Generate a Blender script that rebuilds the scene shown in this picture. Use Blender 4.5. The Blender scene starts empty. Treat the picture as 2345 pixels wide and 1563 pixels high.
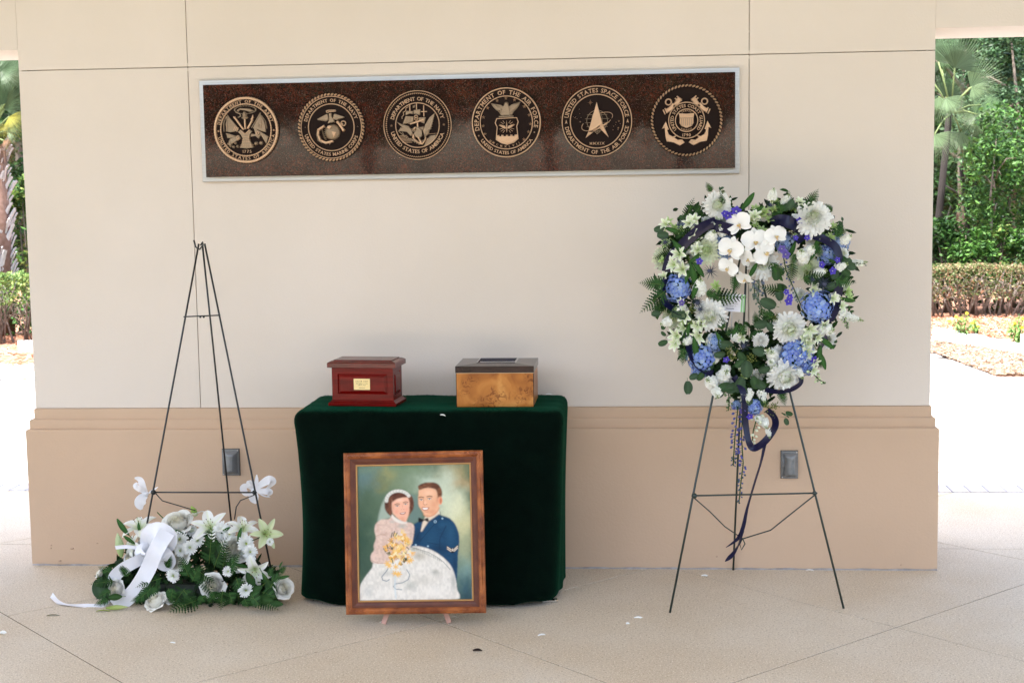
import bpy, math, random
import numpy as np
from mathutils import Vector, Matrix, Euler
random.seed(7); rng = np.random.default_rng(7)
SC = bpy.context.scene
COL = SC.collection
PI = math.pi
# ------------------------------------------------------------------ camera
F_PX = 3330.0; CX, CY = 1172.5, 781.5
PITCH, YAW, ROLL = 0.1057, -0.0816, -0.0154
CAM = Vector((0.4834, -6.0363, 1.6))
fwd = Vector((math.sin(YAW)*math.cos(PITCH), math.cos(YAW)*math.cos(PITCH), -math.sin(PITCH)))
rt = Vector((math.cos(YAW), -math.sin(YAW), 0)); up0 = rt.cross(fwd)
R_ = rt*math.cos(ROLL) + up0*math.sin(ROLL); U_ = -rt*math.sin(ROLL) + up0*math.cos(ROLL)
cam_d = bpy.data.cameras.new('camera'); cam = bpy.data.objects.new('camera', cam_d); COL.objects.link(cam)
m = Matrix((R_, U_, -fwd)).transposed().to_4x4(); m.translation = CAM
cam.matrix_world = m
cam_d.sensor_width = 36.0; cam_d.lens = 36.0*F_PX/2345.0; cam_d.clip_start = 0.05; cam_d.clip_end = 400
cam_d.dof.use_dof = True; cam_d.dof.focus_distance = 5.7; cam_d.dof.aperture_fstop = 9.0
SC.camera = cam
def ray(px, py): return fwd + R_*((px-CX)/F_PX) - U_*((py-CY)/F_PX)
def PY(px, py, y):            # point of the vertical plane y = const seen at a photo pixel
    d = ray(px, py); return CAM + d*((y-CAM.y)/d.y)
def PZ(px, py, z=0.0):        # point of the horizontal plane z = const seen at a photo pixel
    d = ray(px, py); return CAM + d*((z-CAM.z)/d.z)
# ------------------------------------------------------------------ sky, sun, exposure
SUN_EL = math.radians(72); SUN_AZ = math.radians(222)     # azimuth clockwise from +Y
w = bpy.data.worlds.new('World'); SC.world = w; w.use_nodes = True
nt = w.node_tree; sky = nt.nodes.new('ShaderNodeTexSky'); sky.sky_type = 'NISHITA'; sky.sun_disc = False
sky.sun_elevation = SUN_EL; sky.sun_rotation = SUN_AZ; sky.air_density = 1.0; sky.dust_density = 4.2; sky.ozone_density = 0.3
nt.links.new(sky.outputs[0], nt.nodes['Background'].inputs[0]); nt.nodes['Background'].inputs[1].default_value = 0.15
sl = bpy.data.lights.new('sun', 'SUN'); sl.energy = 2.8; sl.angle = math.radians(1.0); sl.color = (1.0, 0.97, 0.92)
sun = bpy.data.objects.new('sun', sl); COL.objects.link(sun)
sd = Vector((math.sin(SUN_AZ)*math.cos(SUN_EL), math.cos(SUN_AZ)*math.cos(SUN_EL), math.sin(SUN_EL)))
sun.rotation_euler = sd.to_track_quat('Z', 'Y').to_euler(); sun.location = (0, 0, 12)
SC.view_settings.view_transform = 'Standard'; SC.view_settings.look = 'None'; SC.view_settings.gamma = 1.0
SC.view_settings.use_curve_mapping = False
SC.view_settings.exposure = 2.36
# ------------------------------------------------------------------ materials
MATS = {}
def mat(name, c1, rough=0.6, metal=0.0, c2=None, scale=20.0, detail=4.0, bump=0.0, bscale=None, spec=None, coat=0.0,
        sheen=0.0, sheen_tint=None, attr=False, trans=0.0, contrast=(0.35, 0.65), stretch=None, coords='Object', sss=0.0):
    if name in MATS: return MATS[name]
    M = bpy.data.materials.new(name); M.use_nodes = True; N = M.node_tree; n = N.nodes; L = N.links
    b = n['Principled BSDF']; b.inputs['Roughness'].default_value = rough; b.inputs['Metallic'].default_value = metal
    if spec is not None: b.inputs['Specular IOR Level'].default_value = spec
    if coat: b.inputs['Coat Weight'].default_value = coat; b.inputs['Coat Roughness'].default_value = 0.04
    if sheen:
        b.inputs['Sheen Weight'].default_value = sheen; b.inputs['Sheen Roughness'].default_value = 0.35
        if sheen_tint: b.inputs['Sheen Tint'].default_value = (*sheen_tint, 1)
    src = None
    tc = n.new('ShaderNodeTexCoord'); mp = n.new('ShaderNodeMapping'); L.new(tc.outputs[coords], mp.inputs[0])
    if stretch: mp.inputs['Scale'].default_value = stretch
    if attr:
        a = n.new('ShaderNodeAttribute'); a.attribute_name = 'Col'; src = a.outputs['Color']
    if c2 is not None:
        no = n.new('ShaderNodeTexNoise'); no.inputs['Scale'].default_value = scale; no.inputs['Detail'].default_value = detail
        L.new(mp.outputs[0], no.inputs['Vector'])
        cr = n.new('ShaderNodeValToRGB'); e = cr.color_ramp.elements
        e[0].position, e[1].position = contrast; e[0].color = (*c1, 1); e[1].color = (*c2, 1)
        L.new(no.outputs['Fac'], cr.inputs[0])
        if src is not None:
            mx = n.new('ShaderNodeMix'); mx.data_type = 'RGBA'; mx.blend_type = 'MULTIPLY'; mx.inputs[0].default_value = 1.0
            L.new(src, mx.inputs[6]); L.new(cr.outputs[0], mx.inputs[7]); src = mx.outputs[2]
        else: src = cr.outputs[0]
    if src is not None: L.new(src, b.inputs['Base Color'])
    else: b.inputs['Base Color'].default_value = (*c1, 1)
    if bump:
        nb = n.new('ShaderNodeTexNoise'); nb.inputs['Scale'].default_value = bscale or scale; nb.inputs['Detail'].default_value = 5
        L.new(mp.outputs[0], nb.inputs['Vector'])
        bp = n.new('ShaderNodeBump'); bp.inputs['Strength'].default_value = bump; bp.inputs['Distance'].default_value = 0.004
        L.new(nb.outputs['Fac'], bp.inputs['Height']); L.new(bp.outputs[0], b.inputs['Normal'])
    if trans:
        t = n.new('ShaderNodeBsdfTranslucent'); ms = n.new('ShaderNodeMixShader'); ms.inputs[0].default_value = trans
        if src is not None: L.new(src, t.inputs[0])
        else: t.inputs[0].default_value = (*c1, 1)
        L.new(b.outputs[0], ms.inputs[1]); L.new(t.outputs[0], ms.inputs[2]); L.new(ms.outputs[0], n['Material Output'].inputs[0])
    MATS[name] = M
    return M
# ------------------------------------------------------------------ mesh builder
class MB:
    def __init__(s): s.V = []; s.F = []; s.C = []; s.n = 0
    def add(s, V, F, M=None, c=None):
        V = np.asarray(V, float).reshape(-1, 3)
        if M is not None:
            A = np.array(M); V = V @ A[:3, :3].T + A[:3, 3]
        s.V.append(V); b = s.n; s.F += [tuple(i+b for i in f) for f in F]; s.n += len(V)
        if c is None: c = (1, 1, 1)
        c = np.asarray(c, float)
        if c.ndim == 1: c = np.tile(c[:3], (len(V), 1))
        s.C.append(c[:, :3])
        return s
    def box(s, a, b, M=None, c=None, bev=0.0):
        x0, y0, z0 = a; x1, y1, z1 = b
        if bev <= 0:
            V = [(x0,y0,z0),(x1,y0,z0),(x1,y1,z0),(x0,y1,z0),(x0,y0,z1),(x1,y0,z1),(x1,y1,z1),(x0,y1,z1)]
            F = [(0,3,2,1),(4,5,6,7),(0,1,5,4),(1,2,6,5),(2,3,7,6),(3,0,4,7)]
            return s.add(V, F, M, c)
        # chamfered box: three rings of verts per corner
        e = bev; V = []; idx = {}
        for ix in (0, 1):
            for iy in (0, 1):
                for iz in (0, 1):
                    X = (x0, x1)[ix]; Y = (y0, y1)[iy]; Z = (z0, z1)[iz]
                    sx = e if ix == 0 else -e; sy = e if iy == 0 else -e; sz = e if iz == 0 else -e
                    idx[ix,iy,iz] = len(V); V += [(X, Y+sy, Z+sz), (X+sx, Y, Z+sz), (X+sx, Y+sy, Z)]
        g = lambda i,j,k,a: idx[i,j,k]+a
        F = []
        for i in (0, 1):
            F.append((g(i,0,0,0), g(i,1,0,0), g(i,1,1,0), g(i,0,1,0))); F.append((g(0,i,0,1), g(1,i,0,1), g(1,i,1,1), g(0,i,1,1)))
            F.append((g(0,0,i,2), g(1,0,i,2), g(1,1,i,2), g(0,1,i,2)))
        for i in (0, 1):
            for j in (0, 1):
                F.append((g(0,i,j,1), g(1,i,j,1), g(1,i,j,2), g(0,i,j,2))); F.append((g(i,0,j,0), g(i,1,j,0), g(i,1,j,2), g(i,0,j,2)))
                F.append((g(i,j,0,0), g(i,j,1,0), g(i,j,1,1), g(i,j,0,1)))
                for k in (0, 1): F.append((g(i,j,k,0), g(i,j,k,1), g(i,j,k,2)))
        return s.add(V, F, M, c)
    def tube(s, pts, r, n=8, c=None, cap=True, M=None, flat=1.0):
        P = [Vector(p) for p in pts]; V = []; F = []; rr = r if hasattr(r, '__len__') else [r]*len(P)
        t0 = (P[1]-P[0]).normalized(); ref = Vector((0, 0, 1)) if abs(t0.z) < .9 else Vector((1, 0, 0))
        u = t0.cross(ref).normalized()
        for i, p in enumerate(P):
            t = (P[min(i+1, len(P)-1)]-P[max(i-1, 0)]).normalized()
            u = (u - t*u.dot(t)).normalized(); v = t.cross(u)
            for k in range(n):
                a = 2*PI*k/n; V.append(p + (u*math.cos(a) + v*math.sin(a)*flat)*rr[i])
        for i in range(len(P)-1):
            for k in range(n): F.append((i*n+k, i*n+(k+1) % n, (i+1)*n+(k+1) % n, (i+1)*n+k))
        if cap: F.append(tuple(range(n))[::-1]); F.append(tuple((len(P)-1)*n+k for k in range(n)))
        return s.add([tuple(v) for v in V], F, M, c)
    def ball(s, p, r, n=8, m=6, c=None, M=None):
        rx, ry, rz = r if hasattr(r, '__len__') else (r, r, r); V = [(p[0], p[1], p[2]-rz)]; F = []
        for i in range(1, m):
            a = -PI/2 + PI*i/m
            for k in range(n): V.append((p[0]+rx*math.cos(a)*math.cos(2*PI*k/n), p[1]+ry*math.cos(a)*math.sin(2*PI*k/n), p[2]+rz*math.sin(a)))
        V.append((p[0], p[1], p[2]+rz)); T = len(V)-1
        for k in range(n):
            F.append((0, 1+(k+1) % n, 1+k)); F.append((T, T-n+k, T-n+(k+1) % n))
            for i in range(m-2): a = 1+i*n; F.append((a+k, a+(k+1) % n, a+n+(k+1) % n, a+n+k))
        return s.add(V, F, M, c)
    def mesh(s, name, material=None, smooth=True, attr=None):
        me = bpy.data.meshes.new(name); V = np.concatenate(s.V) if s.V else np.zeros((0, 3))
        me.from_pydata(V.tolist(), [], s.F)
        C = np.concatenate(s.C)
        if attr or (attr is None and not np.allclose(C, 1)):
            ca = me.color_attributes.new('Col', 'FLOAT_COLOR', 'POINT')
            ca.data.foreach_set('color', np.hstack([C, np.ones((len(C), 1))]).astype(np.float32).ravel())
        if material: me.materials.append(material)
        if smooth: me.polygons.foreach_set('use_smooth', [True]*len(me.polygons))
        me.update()
        return me
def auto(me, ang=35):          # keep creases sharp on smooth shaded meshes
    try: me.set_sharp_from_angle(angle=math.radians(ang))
    except Exception: pass
    return me
# ------------------------------------------------------------------ objects
def thing(name, label, cat, loc, group=None, rot=None, kind=None):
    o = bpy.data.objects.new(name, None); COL.objects.link(o); o.empty_display_size = 0.05
    o.location = loc
    if rot is not None: o.rotation_euler = rot
    if kind: o['kind'] = kind
    if label: o['label'] = label
    if cat: o['category'] = cat
    if group: o['group'] = group
    bpy.context.view_layer.update
    return o
WM = {}
def wmat(o):
    if o is None: return Matrix.Identity(4)
    if o.name not in WM: WM[o.name] = (wmat(o.parent) if o.parent else Matrix.Identity(4)) @ o.matrix_basis.copy()
    return WM[o.name]
def part(name, me, parent, M=None, label=None, kind=None):
    """link mesh as an object; M is its WORLD matrix (identity: mesh already in world coords); parent may be None"""
    o = bpy.data.objects.new(name, me); COL.objects.link(o)
    M = M if M is not None else Matrix.Identity(4)
    if parent is not None: o.parent = parent; o.matrix_basis = wmat(parent).inverted() @ M
    else: o.matrix_basis = M
    WM[o.name] = M.copy()
    if label: o['label'] = label
    if kind: o['kind'] = kind
    return o
def recenter(me, p):           # move a world-space mesh so that its origin is at p
    me.transform(Matrix.Translation(-Vector(p))); return Matrix.Translation(Vector(p))
def solo(name, me, label, cat, group=None, kind=None, origin=None):
    if origin is None:
        co = np.zeros(len(me.vertices)*3); me.vertices.foreach_get('co', co); co = co.reshape(-1, 3)
        origin = ((co[:, 0].min()+co[:, 0].max())/2, (co[:, 1].min()+co[:, 1].max())/2, co[:, 2].min())
    o = part(name, me, None, recenter(me, origin))
    if label: o['label'] = label
    if cat: o['category'] = cat
    if group: o['group'] = group
    if kind: o['kind'] = kind
    return o
def frame(p, z, spin=0.0, s=1.0):     # local z -> direction z at p
    z = Vector(z).normalized(); q = z.to_track_quat('Z', 'Y')
    return Matrix.Translation(Vector(p)) @ q.to_matrix().to_4x4() @ Matrix.Rotation(spin, 4, 'Z') @ Matrix.Scale(s, 4)
def frameX(p, x, n, s=1.0):           # local x -> direction x, local z as near n as possible
    x = Vector(x).normalized(); n = Vector(n); y = n.cross(x).normalized(); z = x.cross(y)
    return Matrix.Translation(Vector(p)) @ Matrix((x, y, z)).transposed().to_4x4() @ Matrix.Scale(s, 4)
def U(a, b): return random.uniform(a, b)
# ================================================================== GROUND
m_conc = mat('exposed_aggregate', (0.36,0.30,0.225), 0.75)
def speck(M, base, light, dark, big1, big2, s1=320, s2=210):
    N = M.node_tree; n = N.nodes; L = N.links; b = n['Principled BSDF']; tc = n.new('ShaderNodeTexCoord')
    geo = n.new('ShaderNodeNewGeometry'); pos = geo.outputs['Position']
    big = n.new('ShaderNodeTexNoise'); big.inputs['Scale'].default_value = 1.3; big.inputs['Detail'].default_value = 5; L.new(pos, big.inputs['Vector'])
    r0 = n.new('ShaderNodeValToRGB'); r0.color_ramp.elements[0].position = .35; r0.color_ramp.elements[1].position = .68
    r0.color_ramp.elements[0].color = (*big1, 1); r0.color_ramp.elements[1].color = (*big2, 1); L.new(big.outputs['Fac'], r0.inputs[0])
    cur = r0.outputs[0]
    for sc, lo, col in ((s1, 0.64, light), (s2, 0.66, dark)):
        no = n.new('ShaderNodeTexNoise'); no.inputs['Scale'].default_value = sc; no.inputs['Detail'].default_value = 2; L.new(pos, no.inputs['Vector'])
        rr = n.new('ShaderNodeValToRGB'); rr.color_ramp.elements[0].position = lo-.1; rr.color_ramp.elements[1].position = lo+.06
        L.new(no.outputs['Fac'], rr.inputs[0]); mx = n.new('ShaderNodeMix'); mx.data_type = 'RGBA'
        L.new(rr.outputs[0], mx.inputs[0]); L.new(cur, mx.inputs[6]); mx.inputs[7].default_value = (*col, 1); cur = mx.outputs[2]
    L.new(cur, b.inputs['Base Color'])
    nb = n.new('ShaderNodeTexNoise'); nb.inputs['Scale'].default_value = 260; nb.inputs['Detail'].default_value = 3; L.new(pos, nb.inputs['Vector'])
    bp = n.new('ShaderNodeBump'); bp.inputs['Strength'].default_value = .5; bp.inputs['Distance'].default_value = .003
    L.new(nb.outputs['Fac'], bp.inputs['Height']); L.new(bp.outputs[0], b.inputs['Normal'])
speck(m_conc, None, (0.86,0.78,0.64), (0.36,0.28,0.19), (0.56,0.445,0.31), (0.655,0.565,0.445), 190, 130)
m_joint = mat('joint_fill', (0.13,0.10,0.07), 0.95, spec=.05)
def clip(poly, a, b, c):       # keep a*x+b*y<=c
    out = []
    for i in range(len(poly)):
        p, q = poly[i], poly[(i+1) % len(poly)]; dp = a*p[0]+b*p[1]-c; dq = a*q[0]+b*q[1]-c
        if dp <= 0: out.append(p)
        if dp*dq < 0: t = dp/(dp-dq); out.append((p[0]+t*(q[0]-p[0]), p[1]+t*(q[1]-p[1])))
    return out
def slab_mesh(poly, z0, z1, material, name, bev=0.003):
    cx = sum(p[0] for p in poly)/len(poly); cy = sum(p[1] for p in poly)/len(poly); n = len(poly)
    q = []
    for p in poly:
        d = math.hypot(p[0]-cx, p[1]-cy) or 1; k = max(0, 1-bev*1.4/d); q.append((cx+(p[0]-cx)*k, cy+(p[1]-cy)*k))
    V = [(x-cx, y-cy, z0) for x, y in poly] + [(x-cx, y-cy, z1-bev) for x, y in poly] + [(x-cx, y-cy, z1) for x, y in q]
    F = [tuple(range(2*n, 3*n))]
    for k in range(2):
        for i in range(n): j = (i+1) % n; F.append((k*n+i, k*n+j, (k+1)*n+j, (k+1)*n+i))
    b = MB(); b.add(V, F); return b.mesh(name, material, smooth=False), (cx, cy)
def area(poly): return abs(sum(poly[i][0]*poly[(i+1) % len(poly)][1]-poly[(i+1) % len(poly)][0]*poly[i][1] for i in range(len(poly))))/2
floor = thing('floor', None, None, (0, 0, 0), kind='structure')
b = MB(); b.add([(-7,-6.4,-.0016),(7,-6.4,-.0016),(7,1.5,-.0016),(-7,1.5,-.0016)], [(0,1,2,3)]); part('joint_bed', b.mesh('joint_bed', m_joint, False), floor)
TH = 0.7981; G = 1.1786; C1, C2 = 0.4468, 1.5961
n1 = (math.sin(TH), math.cos(TH)); n2 = (math.cos(TH), -math.sin(TH)); gap = 0.0023
def gridpoly(i, j, c1, c2, g, n1, n2, gap):
    a0, a1 = c1+i*g+gap, c1+(i+1)*g-gap; b0, b1 = c2+j*g+gap, c2+(j+1)*g-gap
    return [(n1[0]*a+n2[0]*b_, n1[1]*a+n2[1]*b_) for a, b_ in ((a0,b0),(a0,b1),(a1,b1),(a1,b0))]
for i in range(-9, 8):
    for j in range(-9, 8):
        P0 = gridpoly(i, j, C1, C2, G, n1, n2, gap)
        for ya, yb in ((-6.4, .32), (.325, 1.497)):
            P = clip(clip(clip(clip(P0, 0, 1, yb), 0, -1, -ya), 1, 0, 7), -1, 0, 7)
            if len(P) > 2 and area(P) > .01:
                me, (cx, cy) = slab_mesh(P, -.03, 0, m_conc, 'floor_slab', .0007)
                part('floor_slab', me, floor, Matrix.Translation((cx, cy, 0)))
# kerb bricks
m_kerb = mat('kerb_paver', (0.40,0.40,0.42), 0.8, c2=(0.50,0.49,0.50), scale=60, bump=.2)
kerb = thing('kerb', None, None, (0, 1.56, 0), kind='structure')
b = MB(); b.box((-.043,-.1,-.05), (.043,.1,.004), bev=.004); kme = b.mesh('kerb_brick', m_kerb, False)
for k in range(146): part('kerb_brick', kme, kerb, Matrix.Translation((-6.6+k*.0915, 1.605, U(-.001,.001))))
# outer paving
m_pave = mat('pale_paver', (0.40,0.385,0.37), 0.8, c2=(0.48,0.465,0.45), scale=25, bump=.2)
paving = thing('paving', None, None, (0, 3, 0), kind='structure')
b = MB(); b.add([(-9,1.505,-.004),(9,1.505,-.004),(9,8.6,-.004),(-9,8.6,-.004)], [(0,1,2,3)]); part('sand_bed', b.mesh('sand_bed', mat('joint_sand', (0.06,0.05,0.045), .95), False), paving)
th2 = math.radians(45); m1 = (math.sin(th2), math.cos(th2)); m2 = (math.cos(th2), -math.sin(th2))
pb = [PZ(*q) for q in ((2140,809),(2285,863),(2345,866))]      # front line of the planting bed, right
bedY_L = PZ(30, 870).y
def bed_front(x):      # paving edge (y) as a function of x
    if x < -1: return bedY_L
    if x < pb[0].x: return bedY_L + (pb[0].y-bedY_L)*min(1, (x+1)/(pb[0].x+1))
    if x < pb[1].x: return pb[0].y + (pb[1].y-pb[0].y)*(x-pb[0].x)/(pb[1].x-pb[0].x)
    return pb[1].y
for i in range(-14, 18):
    for j in range(-14, 16):
        P = gridpoly(i, j, .25, .1, .60, m1, m2, .006)
        P = clip(clip(clip(clip(P, 0, 1, 8.6), 0, -1, -1.71), 1, 0, 9), -1, 0, 9)
        if len(P) > 2 and area(P) > .01:
            cxx = sum(p[0] for p in P)/len(P); cyy = sum(p[1] for p in P)/len(P)
            if cyy-.5 > bed_front(cxx) or abs(cxx) > 7.5: continue
            me, (cx, cy) = slab_mesh(P, -.03, U(0,.001), m_pave, 'paving_slab')
            part('paving_slab', me, paving, Matrix.Translation((cx, cy, 0)))
# open ground all round
m_grass = mat('lawn_soil', (0.05,0.065,0.02), 0.95, c2=(0.10,0.10,0.04), scale=3, bump=.3)
b = MB(); b.add([(-150,-150,-.06),(150,-150,-.06),(150,150,-.06),(-150,150,-.06)], [(0,1,2,3)])
g = part('ground', b.mesh('ground', m_grass, False), None); g['kind'] = 'structure'
m_drive = mat('pale_drive', (0.20,0.19,0.18), .85, c2=(0.26,0.25,0.24), scale=4)
b = MB(); b.add([(-14,-16,-.02),(14,-16,-.02),(14,-11.01,-.02),(-14,-11.01,-.02)], [(0,1,2,3)])
g = part('driveway', b.mesh('driveway', m_drive, False), None); g['kind'] = 'structure'
# planting bed: mulch, chips, stones
m_mulch = mat('pine_mulch', (0.22,0.10,0.06), .95, c2=(0.36,0.20,0.13), scale=30, bump=.8, bscale=60, coords='Object')
def sheet(name, pts, z, m, kindn='structure', nx=1):
    b = MB(); b.add([(x, y, z) for x, y in pts], [tuple(range(len(pts)))]); o = part(name, b.mesh(name, m, False), None); o['kind'] = kindn; return o
sheet('planting_bed', [(-11,bedY_L),(-1,bedY_L),(pb[0].x,pb[0].y),(pb[1].x,pb[1].y),(11,pb[2].y-.2),(12,26),(-12,26)], .006, m_mulch)
def scatter(name, m, n, spot, size, flat, z0, cols, label, cat, thin=1.0):
    b = MB()
    for k in range(n):
        x, y = spot(); s = size*U(.6, 1.4); a = U(0, PI)
        M = Matrix.Translation((x, y, z0+U(0, .012))) @ Euler((U(-.4,.4), U(-.4,.4), a)).to_matrix().to_4x4()
        c = np.array(cols[random.randrange(len(cols))])*U(.8, 1.15)
        if thin < 1: b.box((-s, -s*thin, -.003), (s, s*thin, .003), M, c)
        else:
            V = []; 
            for kk in range(5): V.append((s*math.cos(kk*1.256)*U(.7,1.1), s*.8*math.sin(kk*1.256)*U(.7,1.1), 0))
            V += [(v[0]*.55, v[1]*.55, s*flat) for v in V]
            b.add(V, [(5,6,7,8,9)]+[(i, (i+1) % 5, 5+(i+1) % 5, 5+i) for i in range(5)], M, c)
    o = part(name, b.mesh(name, m, False), None); o['label'] = label; o['category'] = cat; o['kind'] = 'stuff'; return o
m_st = mat('white_stone', (1,1,1), .8, attr=True)
r0, r1, r2 = PZ(2140,755), PZ(2240,775), PZ(2345,798); q0, q1, q2 = PZ(2140,782), PZ(2240,796), PZ(2345,815)
rl0, rl1 = PZ(40,842), PZ(40,872)
def lerp(a, b, t): return a+(b-a)*t
def stones_spot():
    if random.random() < .55:
        t = U(0, 1.5); v = U(0, 1)
        A = lerp(r0, r2, t); B = lerp(q0, q2, t); p = lerp(A, B, v); return p.x, p.y
    t = U(0, 1); x = lerp(-7.5, -2.5, t); return x, lerp(rl1.y, rl0.y, U(0, 1))
scatter('white_stones', m_st, 5200, stones_spot, .030, .8, .004, [(.72,.73,.76),(.82,.82,.84),(.6,.62,.66)], 'band of small white stones edging the planting bed', 'stones')
def chip_spot():
    while 1:
        px = U(2100, 2480); py = U(770, 870); p = PZ(px, py)
        lo = lerp(q0, q2, (px-2140)/205.)
        if p.y < lo.y-.02 and p.y > bed_front(p.x)+.03: return p.x, p.y
scatter('wood_chips', mat('chip', (1,1,1), .9, attr=True), 6500, chip_spot, .026, .2, .012, [(.22,.15,.10),(.30,.22,.16),(.14,.085,.05),(.36,.28,.21)], 'pale wood chips between the paving and the white stones', 'wood chips', .35)
def mulch_spot():
    if random.random() < .6:
        px = U(2100, 2440); p = PZ(px, U(728, 775)); return p.x, p.y
    return U(-9, -3), U(rl0.y+.02, rl0.y+3)
scatter('pine_straw', mat('straw', (1,1,1), .9, attr=True), 5000, mulch_spot, .05, .1, .014, [(.40,.17,.09),(.52,.28,.18),(.28,.10,.05),(.55,.36,.25)], 'reddish pine straw mulch under the hedges', 'mulch', .10)
# ================================================================== PAVILION
m_stucco = mat('cream_stucco', (0.675,0.595,0.505), 0.85, c2=(0.715,0.635,0.55), scale=1.1, detail=8, bump=.22, bscale=130, coords='Object')
m_base = mat('tan_stucco', (0.555,0.39,0.262), 0.85, c2=(0.595,0.42,0.285), scale=1.6, detail=8, bump=.25, bscale=110)
m_groove = mat('groove_brown', (0.30,0.19,0.12), .9)
pav = thing('pavilion_wall', 'cream stucco wall with tan plinth between two openings', 'wall', (-.18, .2, 0))
ZJ = 2.1183; ZB = .680; XL, XR = -2.0807, 1.71; XJ1, XJ2 = -1.3523, .9712; TW = .47; ZS = 2.207; g2 = .0014
b = MB(); b.box((XL+.03, .018, ZB-.02), (XR-.03, TW-.03, ZS)); b.box((-7, .018, ZS+.01), (7, TW-.03, 3.99))
part('wall_core', b.mesh('wall_core', m_groove, False), pav)
gj = .006     # uneven mortar bridges next to the crossings
def panel(x0, x1, z0, z1, y0=0.0, y1=.1, name='stucco_panel', m_=m_stucco):
    b = MB(); b.box((x0, y0, z0), (x1, y1, z1), bev=.0012); part(name, b.mesh(name, m_, False), pav)
panel(XL, XJ1-g2, ZB+.001, ZJ-g2); panel(XJ1+g2, XJ2-g2, ZB+.001, ZJ-g2); panel(XJ2+g2, XR, ZB+.001, ZJ-g2)
# upper band with the lintel over both openings
zt = 4.0
for x0, x1 in ((XL, XJ1-g2), (XJ1+g2, XJ2-g2), (XJ2+g2, XR)): panel(x0, x1, ZJ+g2, zt)
for x0, x1 in ((-6.6, XL-.0006), (XR+.0006, 6.6)):
    b = MB(); b.box((x0, 0, ZS), (x1, TW, zt)); part('lintel', b.mesh('lintel', m_stucco, False), pav)
b = MB(); b.box((XL, .1005, ZB+.001), (XR, TW, zt)); part('wall_back', b.mesh('wall_back', m_stucco, False), pav)
for x0, x1 in ((-6.6, -5.9), (5.6, 6.6)):
    b = MB(); b.box((x0, .002, 0), (x1, TW-.002, ZS-.001)); part('end_pier', b.mesh('end_pier', m_stucco, False), pav)
# small bridges where the scored joints stop short of each other
b = MB()
for xj in (XJ1, XJ2):
    b.box((xj-g2*1.2, .0004, ZJ+.005), (xj+g2*1.2, .03, ZJ+.016)); b.box((xj-g2*1.2, .0004, ZJ-.016), (xj+g2*1.2, .03, ZJ-.005))
b.box((XL+.001, .0004, ZJ-g2*1.2), (XL+.013, .03, ZJ+g2*1.2)); b.box((XR-.034, .0004, ZJ-g2*1.2), (XR-.030, .03, ZJ+g2*1.2))
part('joint_bridge', b.mesh('joint_bridge', m_stucco, False), pav)
# plinth: three stepped courses with sloping ledges
def course(x0, x1, y0, z0, z1, slope):
    b = MB(); yb = TW+.03; s = slope
    V = [(x0,y0,z0),(x1,y0,z0),(x1,yb,z0),(x0,yb,z0),(x0,y0,z1-s),(x1,y0,z1-s),(x1,yb,z1-s),(x0,yb,z1-s),
         (x0+s*.9,y0+s*.9,z1),(x1-s*.9,y0+s*.9,z1),(x1-s*.9,yb-s,z1),(x0+s*.9,yb-s,z1)]
    F = [(0,1,5,4),(1,2,6,5),(2,3,7,6),(3,0,4,7),(4,5,9,8),(5,6,10,9),(6,7,11,10),(7,4,8,11),(8,9,10,11)]
    b.add(V, F); part('plinth_course', b.mesh('plinth_course', m_base, False), pav)
z2 = PY(120, 960, -.02).z; z3 = PY(120, 983, -.035).z
course(XL-.005, XR+.006, -.008, z2-.001, ZB, .002); course(XL-.022, XR+.019, -.020, z3-.001, z2, .0045); course(XL-.033, XR+.031, -.040, .004, z3, .005)
m_caulk = mat('grey_caulk', (0.42,0.39,0.38), .8, c2=(0.30,0.27,0.25), scale=30, bump=.5)
b = MB(); b.tube([(x, -.042+.002*math.sin(x*23)+.0015*math.sin(x*61), .0) for x in np.linspace(XL-.03, XR+.03, 90)], [.006+.002*math.sin(i*1.7) for i in range(90)], 6); part('caulk_bead', b.mesh('caulk_bead', m_caulk), pav)
# scuffs: small chips low on the plinth
b = MB()
for k in range(16):
    x = XL+.05+abs(random.gauss(0, .35)) if k < 11 else U(-1.2, 1.6); z = U(.01, .10); r = U(.0015, .005)
    if x > XR: continue
    b.ball((x, -.0405, z), (r*1.6, .0012, r), 6, 4)
part('plaster_chip', b.mesh('plaster_chip', mat('chip_mark', (0.50,0.34,0.235), .9)), pav, kind='stuff')
# roof
m_ceil = mat('ceiling_plaster', (0.42,0.42,0.42), .9)
rf = thing('pavilion_roof', 'flat plaster ceiling and roof slab over the wall', 'roof', (0, -2.5, 4.0))
b = MB(); b.box((-7, -5.2, 4.01), (7, .66, 4.3)); part('ceiling_slab', b.mesh('ceiling_slab', m_ceil, False), rf)
for x in (-6.4, 6.4):
    b = MB(); b.box((x-.25, -4.95, 0), (x+.25, -4.45, 4.009)); part('column', b.mesh('column', m_stucco, False), rf)
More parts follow.
